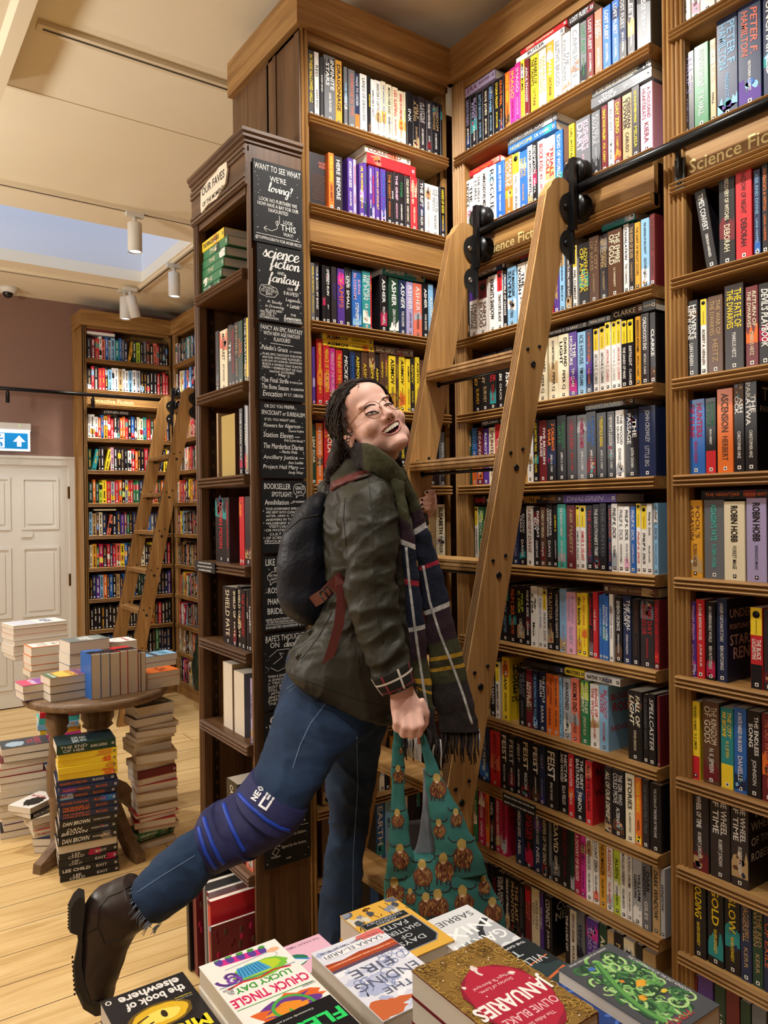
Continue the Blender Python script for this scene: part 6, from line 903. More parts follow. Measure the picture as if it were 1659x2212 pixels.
loc = [ihm @ p for p in vs]; HDV = {i for i, l in enumerate(loc) if abs(l.x) < .072 and l.y > .0 and -.1 < l.z < .12 and not (abs(l.x) < .021 and l.y > .078 and l.z > -.05 and l.z < .012)}
for f_ in fs:
    for a_, b_ in zip(f_, f_[1:]+f_[:1]):
        if a_ in HDV: AD.setdefault(a_, set()).add(b_)
        if b_ in HDV: AD.setdefault(b_, set()).add(a_)
for _ in range(14):
    nv = {i: sum((vs[k] for k in n), V())/len(n) for i, n in AD.items()}
    for i, p in nv.items(): vs[i] = vs[i].lerp(p, .5)
hp = lambda x, y: (680+.144665*x, 800+.144665*y)
BV0 = BVHTree.FromPolygons(vs, fs)
MP = [hp(*p) for p in [(998, 918), (1040, 868), (1110, 820), (1180, 775), (1240, 750), (1272, 790), (1268, 850), (1225, 905), (1150, 942), (1060, 945)]]
def edge(px, py):                                            # distance inside the open mouth's outline, negative outside
    ins = False; dm = 1e9; n = len(MP)
    for i in range(n):
        (x0, y0), (x1, y1) = MP[i], MP[(i+1) % n]
        if (y0 > py) != (y1 > py) and px < (x1-x0)*(py-y0)/(y1-y0)+x0: ins = not ins
        t = max(0, min(1, ((px-x0)*(x1-x0)+(py-y0)*(y1-y0))/((x1-x0)**2+(y1-y0)**2))); dm = min(dm, math.hypot(px-x0-t*(x1-x0), py-y0-t*(y1-y0)))
    return dm if ins else -dm
for i, p in enumerate(vs):
    r = p-HC
    if r.length < .16 and r.dot(HA[1]) > .03:
        e = p-EYE; z = e.dot(CF); d = edge(CXP+FPX*e.dot(CR)/z, CYP-FPX*e.dot(CU)/z)
        if d > 0: vs[i] = p-HA[1]*.016*min(1, d/4)
q = MB()
q.v = vs; q.f = [list(f) for f in fs]; q.ms = [SKIN, BLUSH]; q.m = [0]*len(fs); q.sm = [True]*len(fs)
BV = BVHTree.FromPolygons(vs, fs)
PH = lambda pts: [hp(*p) for p in pts]
DRK = mat('#1c1210', .6); MOU = mat('#4a1618', .5); TON = mat('#b0575a', .4, .5); TEE = mat('#efe4cf', .3, .5); LIP = mat('#c07a74', .4, .45); BRW = mat('#3a2519', .8); EYW = mat('#cfc3ba', .3); IRI = mat('#2c2a24', .2, .6)
patch(q, BV, PH([(998, 918), (1040, 868), (1110, 820), (1180, 775), (1240, 750), (1272, 790), (1268, 850), (1225, 905), (1150, 942), (1060, 945)]), MOU, .0008, 5)
patch(q, BV, PH([(1120, 930), (1170, 890), (1225, 868), (1250, 872), (1215, 905), (1160, 934)]), TON, .002)
tt = [(1004, 912), (1022, 888), (1050, 863), (1088, 838), (1128, 812), (1170, 786), (1210, 762), (1243, 752)]; tb = [(1010, 934), (1035, 936), (1072, 926), (1112, 902), (1150, 878), (1190, 852), (1228, 826), (1258, 804)]
for i in range(7):
    a, b, c, d = tt[i], tt[i+1], tb[i+1], tb[i]; f = lambda p, r, t: (p[0]*(1-t)+r[0]*t, p[1]*(1-t)+r[1]*t)
    patch(q, BV0, PH([f(a, b, .06), f(a, b, .94), f(c, b, .5), f(c, d, .12), f(c, d, .88), f(d, a, .5)]), TEE, -.0035, 3)
line(q, BV0, PH([(990, 922), (1040, 862), (1110, 808), (1180, 764), (1245, 738), (1276, 780)]), .0013, LIP, .0001); line(q, BV0, PH([(990, 922), (1055, 958), (1150, 956), (1230, 918), (1276, 856), (1276, 780)]), .002, LIP, .0001)
for e, ir, up, lo in ((PH([(772, 656), (800, 638), (850, 622), (905, 622), (948, 636), (900, 645), (840, 654), (795, 663)]), hp(852, 637), PH([(752, 664), (800, 632), (852, 614), (905, 614), (955, 636)]), PH([(770, 672), (840, 668), (905, 656), (950, 640)])), (PH([(1045, 520), (1075, 508), (1115, 503), (1148, 508), (1115, 516), (1070, 525)]), hp(1095, 512), PH([(1035, 522), (1075, 500), (1115, 495), (1155, 507)]), PH([(1045, 530), (1090, 530), (1145, 514)]))):
    patch(q, BV, e, EYW, .0008, 3); patch(q, BV, [(ir[0]+2.4*math.cos(t), ir[1]+1.7*math.sin(t)) for t in [.628*i for i in range(10)]], IRI, .0014, 2); line(q, BV, up, .0019, DRK, .0006); line(q, BV, lo, .0006, mat('#7a4a40', .6), .0004)
for s in (PH([(720, 610), (745, 565), (790, 530), (850, 512), (905, 520)]), PH([(1000, 440), (1030, 415), (1065, 402), (1100, 398)])): line(q, BV, s, .0022, BRW, -.0006)
for s in (-1, 1):
    c = HM @ V((s*.0065, .096, -.0415)); w2 = EYE-c; x_, y_ = CXP+FPX*(-w2).dot(CR)/(-w2).dot(CF), CYP-FPX*(-w2).dot(CU)/(-w2).dot(CF); patch(q, BV, [(x_+3.2*math.cos(t), y_+1.9*math.sin(t)) for t in [.785*i for i in range(8)]], mat('#6a3a32', .7), .0004, 2)
NAIL = mat('#241519', .15, .6)
for (x0, y0), (x1, y1) in FT_: patch(q, BV, [(x1+1+3.4*math.cos(t), y1-.6+2.7*math.sin(t)) for t in [.628*i for i in range(10)]], NAIL, .0007, 2)
for a, b in (((903, 1541), (906, 1545)), ((888, 1547), (891, 1550))): pass
q.build('body', W)
# --- hair, swept back into a low curly tail
HAIRM, nt_, b_ = nodes('dark_brown_hair', .55, .3); g_ = nd(nt_, 'ShaderNodeNewGeometry'); n_ = nd(nt_, 'ShaderNodeTexNoise', Scale=90.0, Detail=3.0, Distortion=2.0); nt_.links.new(g_.outputs['Position'], n_.inputs['Vector']); nt_.links.new(ramp(nt_, n_.outputs[0], [(.3, '120b08'), (.7, '2e1c13')]), b_.inputs['Base Color']); bump(nt_, b_, n_.outputs[0], .8, .004)
q = MB(); NU, NV = 56, 40; vs = []; keep = {}
for j in range(NV+1):
    ph = math.pi*j/NV
    for i in range(NU):
        th = 2*math.pi*i/NU; d = V((math.sin(ph)*math.cos(th), math.sin(ph)*math.sin(th), math.cos(ph)))
        r = 1+.05*noise.noise(d*7)+.03*noise.noise(d*17)
        vs.append(V((d.x*.089*r, -.018+d.y*.108*r, .028+d.z*.102*r)))
def front(p):                                                # the hairline: no hair ahead of it
    if p.z > .075: return p.y > .062-(p.z-.075)*.2
    if p.z > -.02: return p.y > .012+(p.z+.02)*.45-abs(p.x)*.0
    return p.y > -.012
fs = []
for j in range(NV):
    for i in range(NU):
        f = (j*NU+i, j*NU+(i+1) % NU, (j+1)*NU+(i+1) % NU, (j+1)*NU+i); c = sum((vs[k] for k in f), V())/4
        if not front(c) and c.z > -.085: fs.append(f)
q.add(vs, fs, HAIRM, HM, True)
hr_ = random.Random(3)
def curl(p, d, L, amp, turns, r):
    p = V(p); d = V(d).normalized(); a = d.orthogonal().normalized(); b = d.cross(a); ph = hr_.random()*6.28; n = int(8*turns)+6
    q.tube([p+d*L*(i/n)+V((0, 0, -.25*L*(i/n)**2))+(a*math.cos(ph+turns*6.28*i/n)+b*math.sin(ph+turns*6.28*i/n))*amp*min(1, i/4) for i in range(n+1)], [r*(1-.7*i/n) for i in range(n+1)], HAIRM, 5)
def slerp(a, b, t): w = math.acos(max(-1, min(1, a.dot(b)))); return (a*math.sin((1-t)*w)+b*math.sin(t*w))/math.sin(w)
for i in range(420):                                         # strands combed from the hairline over the crown to the nape
    t0 = hr_.uniform(-1, 1); p = V((math.sin(t0*1.6)*.085, .06-abs(t0)**1.5*.07, .088-abs(t0)**1.7*.1)); a = V((p.x/.089, (p.y+.018)/.108, (p.z-.028)/.102)).normalized(); b = V((hr_.uniform(-.25, .25), -.78, -.6)).normalized(); pts = []; st = hr_.choice((0, 0, .25, .4))
    for k in range(11):
        d = slerp(a, b, st+(1-st)*k/10); rr = 1.015+.02*noise.noise(V((i*.7, k*.6, 0)))+.012*math.sin(k*1.3+i); d = d+V((.05*math.sin(k*1.1+i*2), 0, .03*math.cos(k*1.4+i)))
        pts.append(HM @ V((d.x*.089*rr, -.018+d.y*.108*rr, .028+d.z*.102*rr)))
    q.tube(pts, [.001, .0015, .0018, .002, .002, .002, .0018, .0018, .0018, .0016, .001], HAIRM, 5)
nape = HM @ V((.02, -.085, -.055))
loft(q, [(728, 925, 752, 938, 1.93, .9), (716, 960, 748, 972, 1.93, .9), (706, 995, 742, 1004, 1.925, .8), (699, 1022, 726, 1032, 1.92, .8), (700, 1042, 714, 1046, 1.92, .8)], HAIRM, 24, 6, wr=.004, fq=60)
for i in range(170): s = nape+V((hr_.uniform(-.03, .03), hr_.uniform(-.03, .03), hr_.uniform(-.02, .03))); e = at(hr_.uniform(700, 742), hr_.uniform(975, 1040), 1.93+hr_.uniform(-.03, .03)); curl(s, e-s, (e-s).length, .007, hr_.uniform(1.5, 3.5), .0032)
for i in range(40): p = HM @ V((.07+hr_.uniform(-.008, .012), hr_.uniform(-.06, .02), hr_.uniform(-.075, .0))); curl(p, V((-.3, -.2, -1))+V((hr_.uniform(-.6, .6), hr_.uniform(-.6, .6), 0)), hr_.uniform(.02, .06), .005, 1.5, .0016)
for i in range(60): d = V((hr_.uniform(-1, 1), hr_.uniform(-1, .3), hr_.uniform(-.2, 1))).normalized(); p = HM @ V((d.x*.09, -.018+d.y*.108, .028+d.z*.103)); curl(p, HM.to_3x3() @ d+V((hr_.uniform(-.5, .5), 0, hr_.uniform(-.5, .5))), hr_.uniform(.01, .03), .004, 1.2, .001)
q.build('hair', W)
# --- spectacles
GOLD = mat('#8a5a3a', .25, .5, .8); q = MB(); LN = MB(); gl, ntg, bg = nodes('spectacle_lens', .02, .5); bg.inputs['Transmission Weight'].default_value = 1; bg.inputs['IOR'].default_value = 1.01; bg.inputs['Alpha'].default_value = .25
for s in (-1, 1):
    c = V((s*.034, .099, -.004)); tl = Mx.Rotation(s*-.12, 4, 'Z')
    rg = [HM @ (T(*c) @ tl @ V((.0245*math.cos(t), 0, .0235*math.sin(t)))) for t in [2*math.pi*i/32 for i in range(33)]]
    q.tube(rg, .0009, GOLD, 6, cap=False); q.tube([HM @ V((s*.058, .094, .006)), HM @ V((s*.068, .08, .006)), HM @ V((s*.08, .02, .002)), HM @ V((s*.08, -.012, -.004))], .0011, GOLD, 6)
    LN.add(rg[:-1], [tuple(range(32))], gl)
q.tube([HM @ V((-.011, .101, .004)), HM @ V((-.004, .106, .008)), HM @ V((.004, .106, .008)), HM @ V((.011, .101, .004))], .0011, GOLD, 6)
for s in (-1, 1): q.tube([HM @ V((s*.0125, .099, -.002)), HM @ V((s*.009, .094, -.008))], .0014, GOLD, 6)
gs = q.build('glasses', W, label='round gold wire glasses'); LN.build('lens', gs)
# --- jacket
q = MB(); loft(q, TORSO, WAX, 48, 7, wr=.007, fq=11); loft(q, ARM, WAX, 36, 8, wr=.0065, fq=17); q.tube(LARM[:3]+[LARM[2].lerp(LARM[3], .6)], [.068, .064, .05, .038], WAX, 18); q.ball(at(752, 1074, 2.06), (.085, .085, .08), WAX, 16)
loft(q, [(738, 984, 762, 1012, 1.97, 1.2), (742, 965, 820, 985, 1.95, 1.0)], WAX, 24, 4)
vs, fs = fuse(q, .0048, 2); vs = wrinkle(vs, fs, .0085, 15, CR+CU*.35, CU-CR*.3); JB = BVHTree.FromPolygons(vs, fs); q = MB(); q.v = vs; q.f = [list(f) for f in fs]; q.ms = [WAX]; q.m = [0]*len(fs); q.sm = [True]*len(fs)
SEAM = mat('#211f17', .7)
for s in ([(796, 1030), (805, 1120), (806, 1220), (812, 1310), (828, 1390)], [(744, 1040), (770, 1034), (800, 1028)], [(718, 1304), (714, 1330), (690, 1372), (664, 1408), (650, 1424)], [(625, 1455), (700, 1483), (780, 1513), (846, 1530)], [(774, 1420), (778, 1455)], [(745, 1075), (742, 1120), (748, 1180)]): line(q, JB, s, .0013, SEAM, .0002, sub=8)
jk = q.build('jacket', W, label='dark olive waxed jacket')
q = MB(); bm_ = mat('#3a352a', .4, .5, .4)
for x, y in ((671.5, 1366), (646, 1419)): c = cast(JB, x, y, .001); q.lathe([(.009, 0), (.009, .003), (.006, .0045)], bm_, 16, frame(c, CR, CU, -CF))
q.build('button', jk)
TAR = [mat(h, .8, .1) for h in ('#2b2a26', '#d8d2c4', '#8a3a3e')]
q = MB(); CU_ = [(800, 1466, 886, 1424, 1.74, .95), (806, 1476, 889, 1436, 1.74, .97), (820, 1496, 895, 1464, 1.74, .97), (826, 1502, 897, 1472, 1.74, .92)]; R = [[p for p in r] for r in []]
R = loft(q, CU_, TAR[0], 60, 6); n = len(q.f)
for k in range(len(q.m)):
    ring, j = divmod(k, 60)
    if k < 60*(len(R)-1):
        if j % 15 == 3 or ring in (7,): q.m[k] = q.mi(TAR[1])
        elif j % 15 == 10 or ring == 12: q.m[k] = q.mi(TAR[2])
q.build('cuff', jk, label='turned-back tartan lining cuff'); q = MB(); R = [at(834, 1497, 1.715), at(862, 1494, 1.70), at(893, 1478, 1.715), at(895, 1474, 1.765), at(862, 1488, 1.78), at(832, 1496, 1.765), at(834, 1497, 1.715)]; q.tube(R, .0024, BLK, 8); q.build('hair_band', W)
# --- jeans
q = MB(); loft(q, THIGH, DENIM, 36, 6, wr=.004, fq=16); loft(q, STAND, DENIM, 36, 7, wr=.004, fq=14)
vs, fs = fuse(q, .0052, 2); vs = wrinkle(vs, fs, .0045, 15, CR-CU*.5, CU+CR*.4); NB_ = BVHTree.FromPolygons(vs, fs); q = MB(); q.v = vs; q.f = [list(f) for f in fs]; q.ms = [DENIM]; q.m = [0]*len(fs); q.sm = [True]*len(fs)
THR = mat('#6f88a8', .8); FRAY = mat('#8c9db4', .9)
for s in ([(721, 1494), (696, 1530), (671, 1562), (648, 1610), (632, 1660)], [(421, 1848), (345, 1895), (296, 1928)], [(771, 1592), (773, 1702), (763, 1843), (762, 1975), (762, 2085)], [(619, 1488), (640, 1474), (657, 1464)], [(622, 1496), (642, 1481), (659, 1470)]): line(q, NB_, s, .0009, THR, .0002, sub=10)
hr_.seed(5)
for i in range(70):
    t = hr_.random(); a = 2*math.pi*hr_.random(); c = (at(290, 1908, 1.555)+at(346, 1996, 1.555))/2; A = (at(346, 1996, 1.555)-at(290, 1908, 1.555))/2; p = c+A*math.cos(a)*1.0+CF*A.length*.9*math.sin(a); u = (at(270, 1950, 1.55)-at(330, 1900, 1.57)).normalized(); L = hr_.uniform(.004, .018)
    q.tube([p-u*.004, p+u*L*.5+V((0, 0, -.2*L)), p+u*L*.8+V((hr_.uniform(-.006, .006), 0, -.6*L))], .0007, FRAY, 4)
for i in range(50):
    a = 2*math.pi*hr_.random(); c = at(728, 2094, 2.06); r = .054; p = c+CR*r*math.cos(a)+CF*r*math.sin(a); q.tube([p+V((0, 0, .004)), p+V((hr_.uniform(-.006, .006), hr_.uniform(-.006, .006), -hr_.uniform(.006, .016)))], .0008, FRAY, 4)
q.build('jeans', W, label='blue jeans with frayed hems')
# --- knee brace
NEO = cloth('navy_neoprene', '22244c', '2a2c58', .7, 40, .0015, (1, 1, 1), 600); TRIM = mat('#1f3fa8', .5, .3)
q = MB(); BR = [(548, 1666, 664, 1738, 1.762, 1.1), (529, 1690, 654, 1766, 1.745, 1.12), (512, 1711, 632, 1796, 1.73, 1.14), (492, 1724, 600, 1820, 1.715, 1.14), (464, 1739, 556, 1843, 1.695, 1.16), (440, 1757, 516, 1858, 1.67, 1.16), (425, 1784, 474, 1879, 1.655, 1.14)]
loft(q, BR, NEO, 40, 8, wr=.004, fq=22); kb_v, kb_f = [v.copy() for v in q.v], [tuple(f) for f in q.f]; KB = BVHTree.FromPolygons(kb_v, kb_f)
kb = q.build('knee_brace', W, label='navy knee brace with bright blue piping')
q = MB(); UPB = [tuple(v+(2.5 if n_ > 1 else -2.5) if n_ < 4 else v*(1.05 if n_ == 5 else 1) for n_, v in enumerate(s)) for s in BR]
loft(q, UPB[:3], NEO, 40, 8, wr=.002, fq=18); loft(q, UPB[4:], NEO, 40, 8, wr=.002, fq=18); SBv = BVHTree.FromPolygons(q.v+kb_v, [tuple(f) for f in q.f]+[tuple(i+len(q.v) for i in f) for f in kb_f]); q.build('strap', kb); q = MB(); KB = SBv
for s in ([(549, 1674), (575, 1681), (610, 1704), (640, 1728), (656, 1740)], [(514, 1714), (540, 1742), (575, 1772), (606, 1790), (626, 1796)], [(482, 1734), (489, 1756), (500, 1786), (516, 1820), (528, 1840)], [(440, 1764), (446, 1786), (458, 1822), (474, 1856), (484, 1868)], [(428, 1786), (432, 1806), (444, 1844), (458, 1868), (468, 1878)], [(582, 1690), (592, 1676), (612, 1680), (640, 1706), (656, 1732)]): ribbon2(q, KB, s, 4.6, TRIM, .002)
q.build('piping', kb); q = MB(); WH = mat('#eceef2', .5)
def logo(ox, oy, s, strokes, w):
    c, sn = math.cos(-.98), math.sin(-.98)
    for st in strokes:
        for a, b in zip(st, st[1:]):
            d = V((b[0]-a[0], b[1]-a[1])); e = d.normalized()*w; n = V((-e.y, e.x)); a2, b2 = V(a)-e*.8, V(b)+e*.8
            for u in range(4):
                a3, b3 = a2.lerp(b2, u/4), a2.lerp(b2, (u+1)/4)
                patch(q, KB, [(ox+s*(p.x*c+p.y*sn), oy+s*(p.x*sn-p.y*c)) for p in (a3-n, b3-n, b3+n, a3+n)], WH, .0022, 2)
logo(578, 1728, 20, [[(.95, .42), (-.95, .42), (-.95, -.42), (.9, -.42), (.9, .06), (.1, .06)]], .13)
logo(556, 1714, 7, [[(-2.2, -.8), (-2.2, .8), (-1, -.8), (-1, .8)], [(.6, .8), (-.3, .8), (-.3, -.8), (.6, -.8)], [(-.3, 0), (.5, 0)], [(1.2, 0), (1.8, .8), (2.4, 0), (1.8, -.8), (1.2, 0)]], .22)
q.build('logo', kb)
# --- boots
LEA = cloth('dark_brown_leather', '2c2220', '3c302c', .38, 14, .002); SOLE = mat('#26221f', .7); WELT = mat('#1c1816', .5)
bt = MB(); R = loft(bt, [(272, 1892, 338, 1986, 1.562, .9), (240, 1906, 318, 2002, 1.557, .9), (204, 1922, 302, 2012, 1.552, .8), (182, 1962, 290, 2024, 1.55, .78), (176, 2022, 278, 2046, 1.55, .86), (174, 2080, 264, 2088, 1.55, 1.05), (178, 2128, 249, 2132, 1.55, 1.25), (192, 2164, 241, 2168, 1.55, 1.4), (206, 2180, 234, 2182, 1.55, 1.3)], LEA, 32, 6, wr=.0022, fq=20)
bb = bt.build('boot', W, label='dark brown ankle boot, sole facing back'); BB = BVHTree.FromPolygons(bt.v, [tuple(f) for f in bt.f])
def slab(poly, dep, hw, m, q):
    R = []
    for s in (-1, -.8, 0, .8, 1):
        z = .86 if abs(s) == 1 else 1; cx = sum(p[0] for p in poly)/len(poly); cy = sum(p[1] for p in poly)/len(poly); R.append([at(cx+(x-cx)*z, cy+(y-cy)*z, dep+s*hw) for x, y in poly])
    q.rings(R, m, True, True, False)
q = MB(); slab([(182, 1922), (170, 1918), (158, 1930), (152, 1942), (148, 1950), (148, 2008), (166, 2014), (168, 2030), (157, 2090), (162, 2140), (180, 2180), (206, 2196), (226, 2192), (240, 2172), (216, 2182), (198, 2172), (184, 2142), (176, 2090), (178, 2010), (184, 1950)], 1.55, .042, SOLE, q)
for i in range(8): slab([(146, 1953+i*7), (150, 1953+i*7), (150, 1957+i*7), (146, 1957+i*7)], 1.55, .036, SOLE, q)
for i in range(9): slab([(154+i*.6, 2066+i*10), (158+i*.6, 2064+i*10), (159+i*.6, 2069+i*10), (155+i*.6, 2071+i*10)], 1.55, .038, SOLE, q)
q.build('sole', bb); q = MB()
for s in ([(186, 1924), (182, 1990), (179, 2060), (182, 2120), (196, 2165)], [(300, 1905), (262, 1926), (232, 1938), (215, 1962), (212, 2002), (226, 2038), (262, 2030), (300, 1992)], [(180, 2020), (200, 2010), (212, 2004)]): line(q, BB, s, .0013, WELT, .0002, sub=8)
q.build('seam', bb)
bt = MB(); R = []
for x, hw, h0, h1 in ((1.0, .02, .285, .34), (1.01, .034, .285, .37), (1.04, .038, .285, .372), (1.08, .038, .285, .36), (1.12, .04, .285, .345), (1.17, .044, .285, .335), (1.22, .044, .285, .325), (1.25, .034, .285, .315), (1.262, .015, .287, .305)):
    R.append([V((x, 1.715+hw*math.cos(t), (h0+h1)/2+(h1-h0)/2*math.sin(t))) for t in [2*math.pi*k/20 for k in range(20)]])
bt.rings(R, LEA); bt.tube([V((1.04, 1.715, .33)), at(728, 2085, 2.06)], [.04, .046], LEA, 18); b2 = bt.build('boot', W, label='boot standing on the ladder rung')
q = MB(); q.prism([(.995, 1.68), (1.08, 1.674), (1.2, 1.668), (1.25, 1.68), (1.27, 1.715), (1.25, 1.75), (1.2, 1.762), (1.08, 1.756), (.995, 1.75)], .2525, .29, SOLE); q.build('sole', b2)
# --- tartan scarf
SC = {k: cloth('scarf_'+k, a, b, .95, 60, .003, (1, 1, 1), 500) for k, a, b in (('olive', '33331f', '44442c'), ('char', '231e1f', '302a2a'), ('navy', '151a28', '1e2536'), ('white', '9a9a98', 'd4d2cc'), ('red', '8a1f30', 'a82c40'), ('gold', '94701c', 'c0952c'), ('plum', '2b1c24', '382630'))}
def band(q, S, sub, cross, lengthwise, n=40, wr=.004):
    R = loft(q, S, SC['olive'], n, sub, wr=wr, fq=20, sq=.8); nr = len(R)-1; k0 = len(q.m)-(nr*n+2)
    for i in range(nr):
        y = CYP-((sum(R[i], V())/n-EYE).dot(CU)/(sum(R[i], V())/n-EYE).dot(CF))*FPX
        base = next((c for lim, c in cross[1] if y < lim), 'char')
        st = next((c for a, b, c in cross[0] if a <= y < b), None)
        for j in range(n):
            u = .5-.5*math.cos(2*math.pi*(j+.5)/n); c = st or base
            lw = lengthwise(y); 
            if lw and abs(u-lw) < .055: c = 'white'
            q.m[k0+i*n+j] = q.mi(SC[c])
    return R
q = MB()
band(q, [(742, 972, 750, 1004, 1.99, .8), (760, 957, 767, 1010, 1.9, .5), (790, 956, 790, 1016, 1.84, .45), (818, 969, 808, 1022, 1.82, .45), (844, 987, 824, 1032, 1.82, .45), (864, 1008, 840, 1048, 1.83, .45), (880, 1034, 848, 1074, 1.84, .45), (892, 1062, 856, 1096, 1.85, .4)], 8, ([], [(985, 'char'), (1100, 'olive')]), lambda y: None, 30)
q.tube([at(748, 975, 1.97), at(790, 962, 2.04), at(835, 985, 2.02), at(856, 1012, 1.93)], [.03, .034, .034, .02], SC['char'], 16)
T1 = [(836, 1030, 872, 1040, 1.83, .5), (850, 1072, 880, 1092, 1.82, .55), (858, 1110, 886, 1128, 1.81, .55), (862, 1152, 896, 1166, 1.81, .5), (868, 1212, 902, 1222, 1.81, .5), (874, 1262, 906, 1266, 1.81, .5), (881, 1356, 917, 1348, 1.81, .45), (891, 1452, 928, 1448, 1.82, .42), (905, 1500, 936, 1520, 1.82, .42), (920, 1560, 944, 1580, 1.82, .4), (934, 1606, 952, 1604, 1.82, .4)]
band(q, T1, 10, ([(1166, 1176, 'white'), (1252, 1263, 'red'), (1344, 1355, 'white'), (1462, 1471, 'gold'), (1484, 1493, 'gold')], [(1120, 'olive'), (1170, 'plum'), (1350, 'navy'), (1420, 'plum'), (1520, 'olive')]), lambda y: None)
T2 = [(846, 1008, 874, 1010, 1.86, .5), (872, 1062, 894, 1058, 1.87, .55), (882, 1100, 908, 1092, 1.87, .55), (894, 1150, 922, 1132, 1.87, .5), (902, 1225, 948, 1208, 1.87, .42), (914, 1320, 970, 1298, 1.87, .38), (926, 1420, 996, 1406, 1.87, .34), (934, 1490, 1013, 1482, 1.87, .32), (944, 1545, 1030, 1550, 1.87, .3), (952, 1580, 1036, 1580, 1.87, .28)]
band(q, T2, 10, ([(1134, 1144, 'white'), (1212, 1224, 'red'), (1300, 1312, 'white'), (1412, 1421, 'gold'), (1434, 1443, 'gold')], [(1100, 'olive'), (1140, 'plum'), (1310, 'navy'), (1380, 'plum'), (1470, 'olive'), (1600, 'char')]), lambda y: None)
SB = BVHTree.FromPolygons(q.v, [tuple(f) for f in q.f])
for s in ([(877, 1182), (884, 1260), (894, 1340), (905, 1420), (914, 1480), (924, 1540)], [(914, 1222), (928, 1300), (950, 1370), (978, 1440), (1000, 1500), (1020, 1565)]): [line(q, SB, [(x+dx, y) for x, y in s], .0016, SC['white'], -.0004, sub=10) for dx in (-1.4, .2, 1.8)]
sf = q.build('scarf', W, label='long dark tartan wool scarf'); q = MB(); hr_.seed(11)
def fringe(a, b, n, L, d):
    for i in range(n):
        t = (i+.5)/n; x = a[0]+(b[0]-a[0])*t; y = a[1]+(b[1]-a[1])*t; l = L*hr_.uniform(.75, 1.1); c = SC['white'] if hr_.random() < .16 or i == n-1 else SC['char']; dd = d+hr_.uniform(-.012, .012); k = hr_.uniform(-3, 6)
        q.tube([at(x, y-6, d), at(x+k*.4+1.6, y+l*.33, dd), at(x+k*.8-1.2, y+l*.66, dd), at(x+k+1, y+l, dd)], [.0028, .0026, .0024, .0014], c, 6)
fringe((922, 1572), (952, 1606), 10, 60, 1.82); fringe((952, 1576), (1036, 1582), 22, 66, 1.87); fringe((868, 1590), (900, 1592), 8, 48, 1.83)
q.build('fringe', sf)
# ------------------------------------------------------------------ backpack
o = thing('backpack', 'navy waterproof rucksack with maroon leather straps on the woman\'s back', 'backpack', tuple(at(660, 1345, 2.0))); NYL = cloth('navy_nylon', '13161f', '1b1f2b', .5, 8, .01, (1, 1, .7), 90); STR = mat('#5e2a28', .5, .35)
q = MB(); loft(q, [(690, 1062, 708, 1070, 2.0, 2.2), (668, 1074, 712, 1078, 2.0, 2.0), (638, 1108, 716, 1110, 2.0, 1.6), (612, 1150, 718, 1150, 2.0, 1.35), (602, 1200, 720, 1200, 2.0, 1.25), (598, 1250, 722, 1250, 2.0, 1.25), (602, 1292, 720, 1292, 2.0, 1.25), (616, 1322, 714, 1324, 2.0, 1.3), (650, 1345, 702, 1345, 2.0, 1.5)], NYL, 40, 8, wr=.008, fq=9, sq=.85)
PB = BVHTree.FromPolygons(q.v, [tuple(f) for f in q.f]); q.build('bag_body', o)
q = MB(); line(q, PB, [(618, 1148), (650, 1120), (690, 1112)], .0022, BLK, .0003, sub=8); q.build('zip', o)
def ribbon(q, pts, ws, m, th=.0035):
    R = []
    for i, (p, w) in enumerate(zip(pts, ws)):
        d = (pts[min(i+1, len(pts)-1)]-pts[max(i-1, 0)]).normalized(); s = d.cross(CF).normalized(); nn = s.cross(d)*th/2
        R.append([p-s*w/2-nn, p+s*w/2-nn, p+s*w/2+nn, p-s*w/2+nn])
    q.rings(R, m, True, True, False)
def hug(px, py, off): c = cast(JB, px, py, off); return c if c is not None else at(px, py, 1.9)
q = MB(); ribbon2(q, JB, [(712, 1056), (724, 1046), (745, 1037), (770, 1028), (800, 1018)], 8, STR, .006); q.build('strap', o)
q = MB(); ribbon(q, [at(676, 1300, 1.9), at(700, 1285, 1.84), at(722, 1262, 1.81), hug(740, 1245, .008)], [.03, .03, .03, .03], STR); q.build('strap', o)
q = MB(); ribbon(q, [at(716, 1268, 1.795), at(728, 1252, 1.785), at(737, 1262, 1.78), at(738, 1300, 1.785), at(732, 1350, 1.79), at(718, 1400, 1.8), at(700, 1448, 1.81), at(683, 1481, 1.82)], [.022, .024, .024, .024, .023, .022, .018, .006], STR); q.build('strap', o)
q = MB(); B_ = [at(690, 1282, 1.8), at(708, 1266, 1.795), at(718, 1282, 1.795), at(702, 1300, 1.8), at(690, 1282, 1.8)]; q.tube(B_, .0025, BLKM, 8); q.tube([at(699, 1274, 1.797), at(710, 1291, 1.797)], .0022, BLKM, 8); q.build('buckle', o)
# ------------------------------------------------------------------ tote bag with shaggy highland cattle print
TEAL = cloth('teal_canvas', '2b5f5a', '35726b', .8, 10, .004, (1, 1, 1), 500); GREYL = cloth('grey_lining', '747a84', '8d939c', .9, 12, .004)
q = MB()
loft(q, [(838, 1850, 1034, 1842, 1.76, .3), (832, 1895, 1052, 1885, 1.76, .36), (824, 1945, 1074, 1935, 1.76, .38), (818, 1995, 1090, 1990, 1.76, .36), (816, 2050, 1100, 2050, 1.76, .3), (822, 2070, 1094, 2072, 1.76, .16)], TEAL, 44, 6, wr=.006, fq=12)
loft(q, [(850, 1580, 866, 1580, 1.745, .5), (846, 1640, 873, 1640, 1.745, .36), (845, 1720, 876, 1720, 1.74, .3), (842, 1790, 884, 1786, 1.735, .28), (837, 1855, 892, 1846, 1.73, .26), (832, 1900, 904, 1890, 1.735, .24)], TEAL, 26, 8, wr=.003, fq=24)
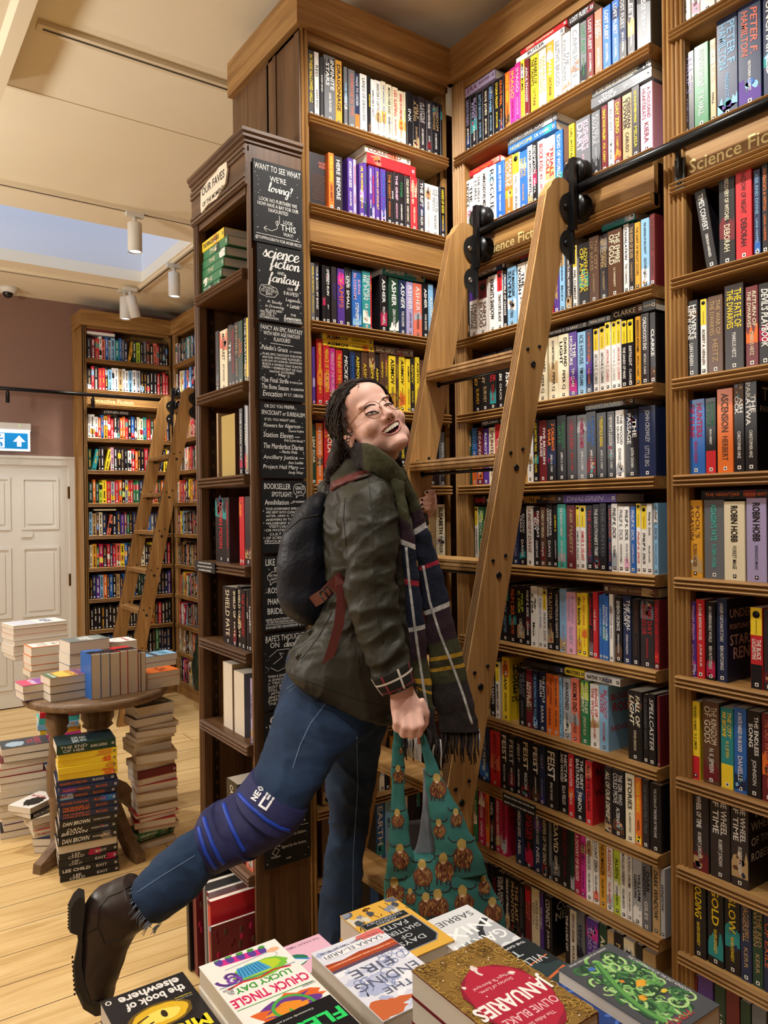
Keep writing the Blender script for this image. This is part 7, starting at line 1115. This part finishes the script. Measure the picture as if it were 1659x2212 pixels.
loft(q, [(905, 1580, 914, 1582, 1.75, .6), (914, 1636, 936, 1630, 1.75, .36), (921, 1700, 960, 1690, 1.745, .3), (927, 1760, 990, 1744, 1.735, .26), (936, 1815, 1015, 1796, 1.73, .24), (944, 1865, 1040, 1848, 1.73, .22), (944, 1900, 1054, 1885, 1.735, .22)], TEAL, 26, 8, wr=.004, fq=20)
TB = BVHTree.FromPolygons(q.v, [tuple(f) for f in q.f]); C1, C2, C3_, HOR = mat('#6a4230', .9, .1), mat('#97653f', .9, .1), mat('#a88f50', .9, .1), mat('#33232a', .7)
hr_.seed(21)
def cow(x, y, s, tilt=0, half=0):
    E = lambda cx, cy, rx, ry, jit: [(x+s*(cx+rx*(1+hr_.uniform(-jit, jit))*math.cos(t)), y+s*(cy+ry*(1+hr_.uniform(-jit, jit))*math.sin(t))) for t in [2*math.pi*k/18 for k in range(18)]]
    if patch(q, TB, E(.08, .25, .78, .85, .08), C1, .001, 3) is False: return False
    for dx in (-.5, -.2, .25, .55): patch(q, TB, [(x+s*(dx-.08), y+s*.75), (x+s*(dx+.08), y+s*.75), (x+s*(dx+.07), y+s*1.35), (x+s*(dx-.07), y+s*1.35)], HOR, .0007, 2)
    for _ in range(48):
        a = hr_.random()*6.28; r = hr_.random()**.5*.66; px, py = x+s*(.08+r*math.cos(a)), y+s*(.22+r*1.05*math.sin(a)); l = hr_.uniform(.18, .36); w = .05; sl = hr_.uniform(-.1, .1)
        patch(q, TB, [(px-s*w, py), (px+s*w, py), (px+s*(w*.4+sl), py+s*l), (px-s*(w*.4-sl), py+s*l)], hr_.choice((C2, C2, C3_, mat('#51291c', .9, .1))), .0016, 1)
    patch(q, TB, E(-.02, -.72, .34, .46, .1), C3_, .0016, 3); patch(q, TB, E(-.02, -.36, .16, .12, .05), mat('#c9a98a', .8), .002, 2)
    for sd in (-1, 1):
        H = [(x+s*(-.02+sd*.3), y-s*.95), (x+s*(-.02+sd*.62), y-s*.92), (x+s*(-.02+sd*.9), y-s*1.08), (x+s*(-.02+sd*1.02), y-s*1.3)]
        line(q, TB, H, .0012, HOR, .0006, sub=4)
    return True
for c in ((860, 1672, 13), (858, 1768, 17), (864, 1850, 19), (912, 1886, 21), (852, 1925, 21), (944, 1698, 19), (985, 1766, 20), (948, 1790, 21), (998, 1845, 23), (958, 1874, 22), (1045, 1912, 21), (920, 1955, 19), (946, 1952, 22), (1000, 1946, 23), (1064, 1966, 20), (866, 1622, 9), (1088, 2010, 18), (868, 2000, 22), (1000, 2020, 22), (934, 2030, 22), (886, 1936, 12)):
    for k_ in (1.25, 1.05, .85, .65):
        if cow(c[0], c[1], c[2]*k_): break
o = q.build('tote_bag', None, label='teal cloth tote bag with brown highland cattle print hanging from the woman\'s hand', category='bag')
q = MB(); loft(q, [(912, 1660, 920, 1660, 1.775, .4), (914, 1720, 932, 1716, 1.775, .3), (908, 1790, 938, 1786, 1.775, .2), (892, 1850, 946, 1848, 1.775, .2), (888, 1900, 950, 1900, 1.775, .1)], GREYL, 20, 6, wr=.003); q.build('lining', o)
q = MB(); loft(q, [(880, 1775, 925, 1770, 1.83, .2), (874, 1830, 960, 1820, 1.83, .2), (870, 1890, 980, 1885, 1.82, .2)], mat('#2c2320', .9), 20, 5); q.build('inner_panel', o)
finish_books(300-NB[0])
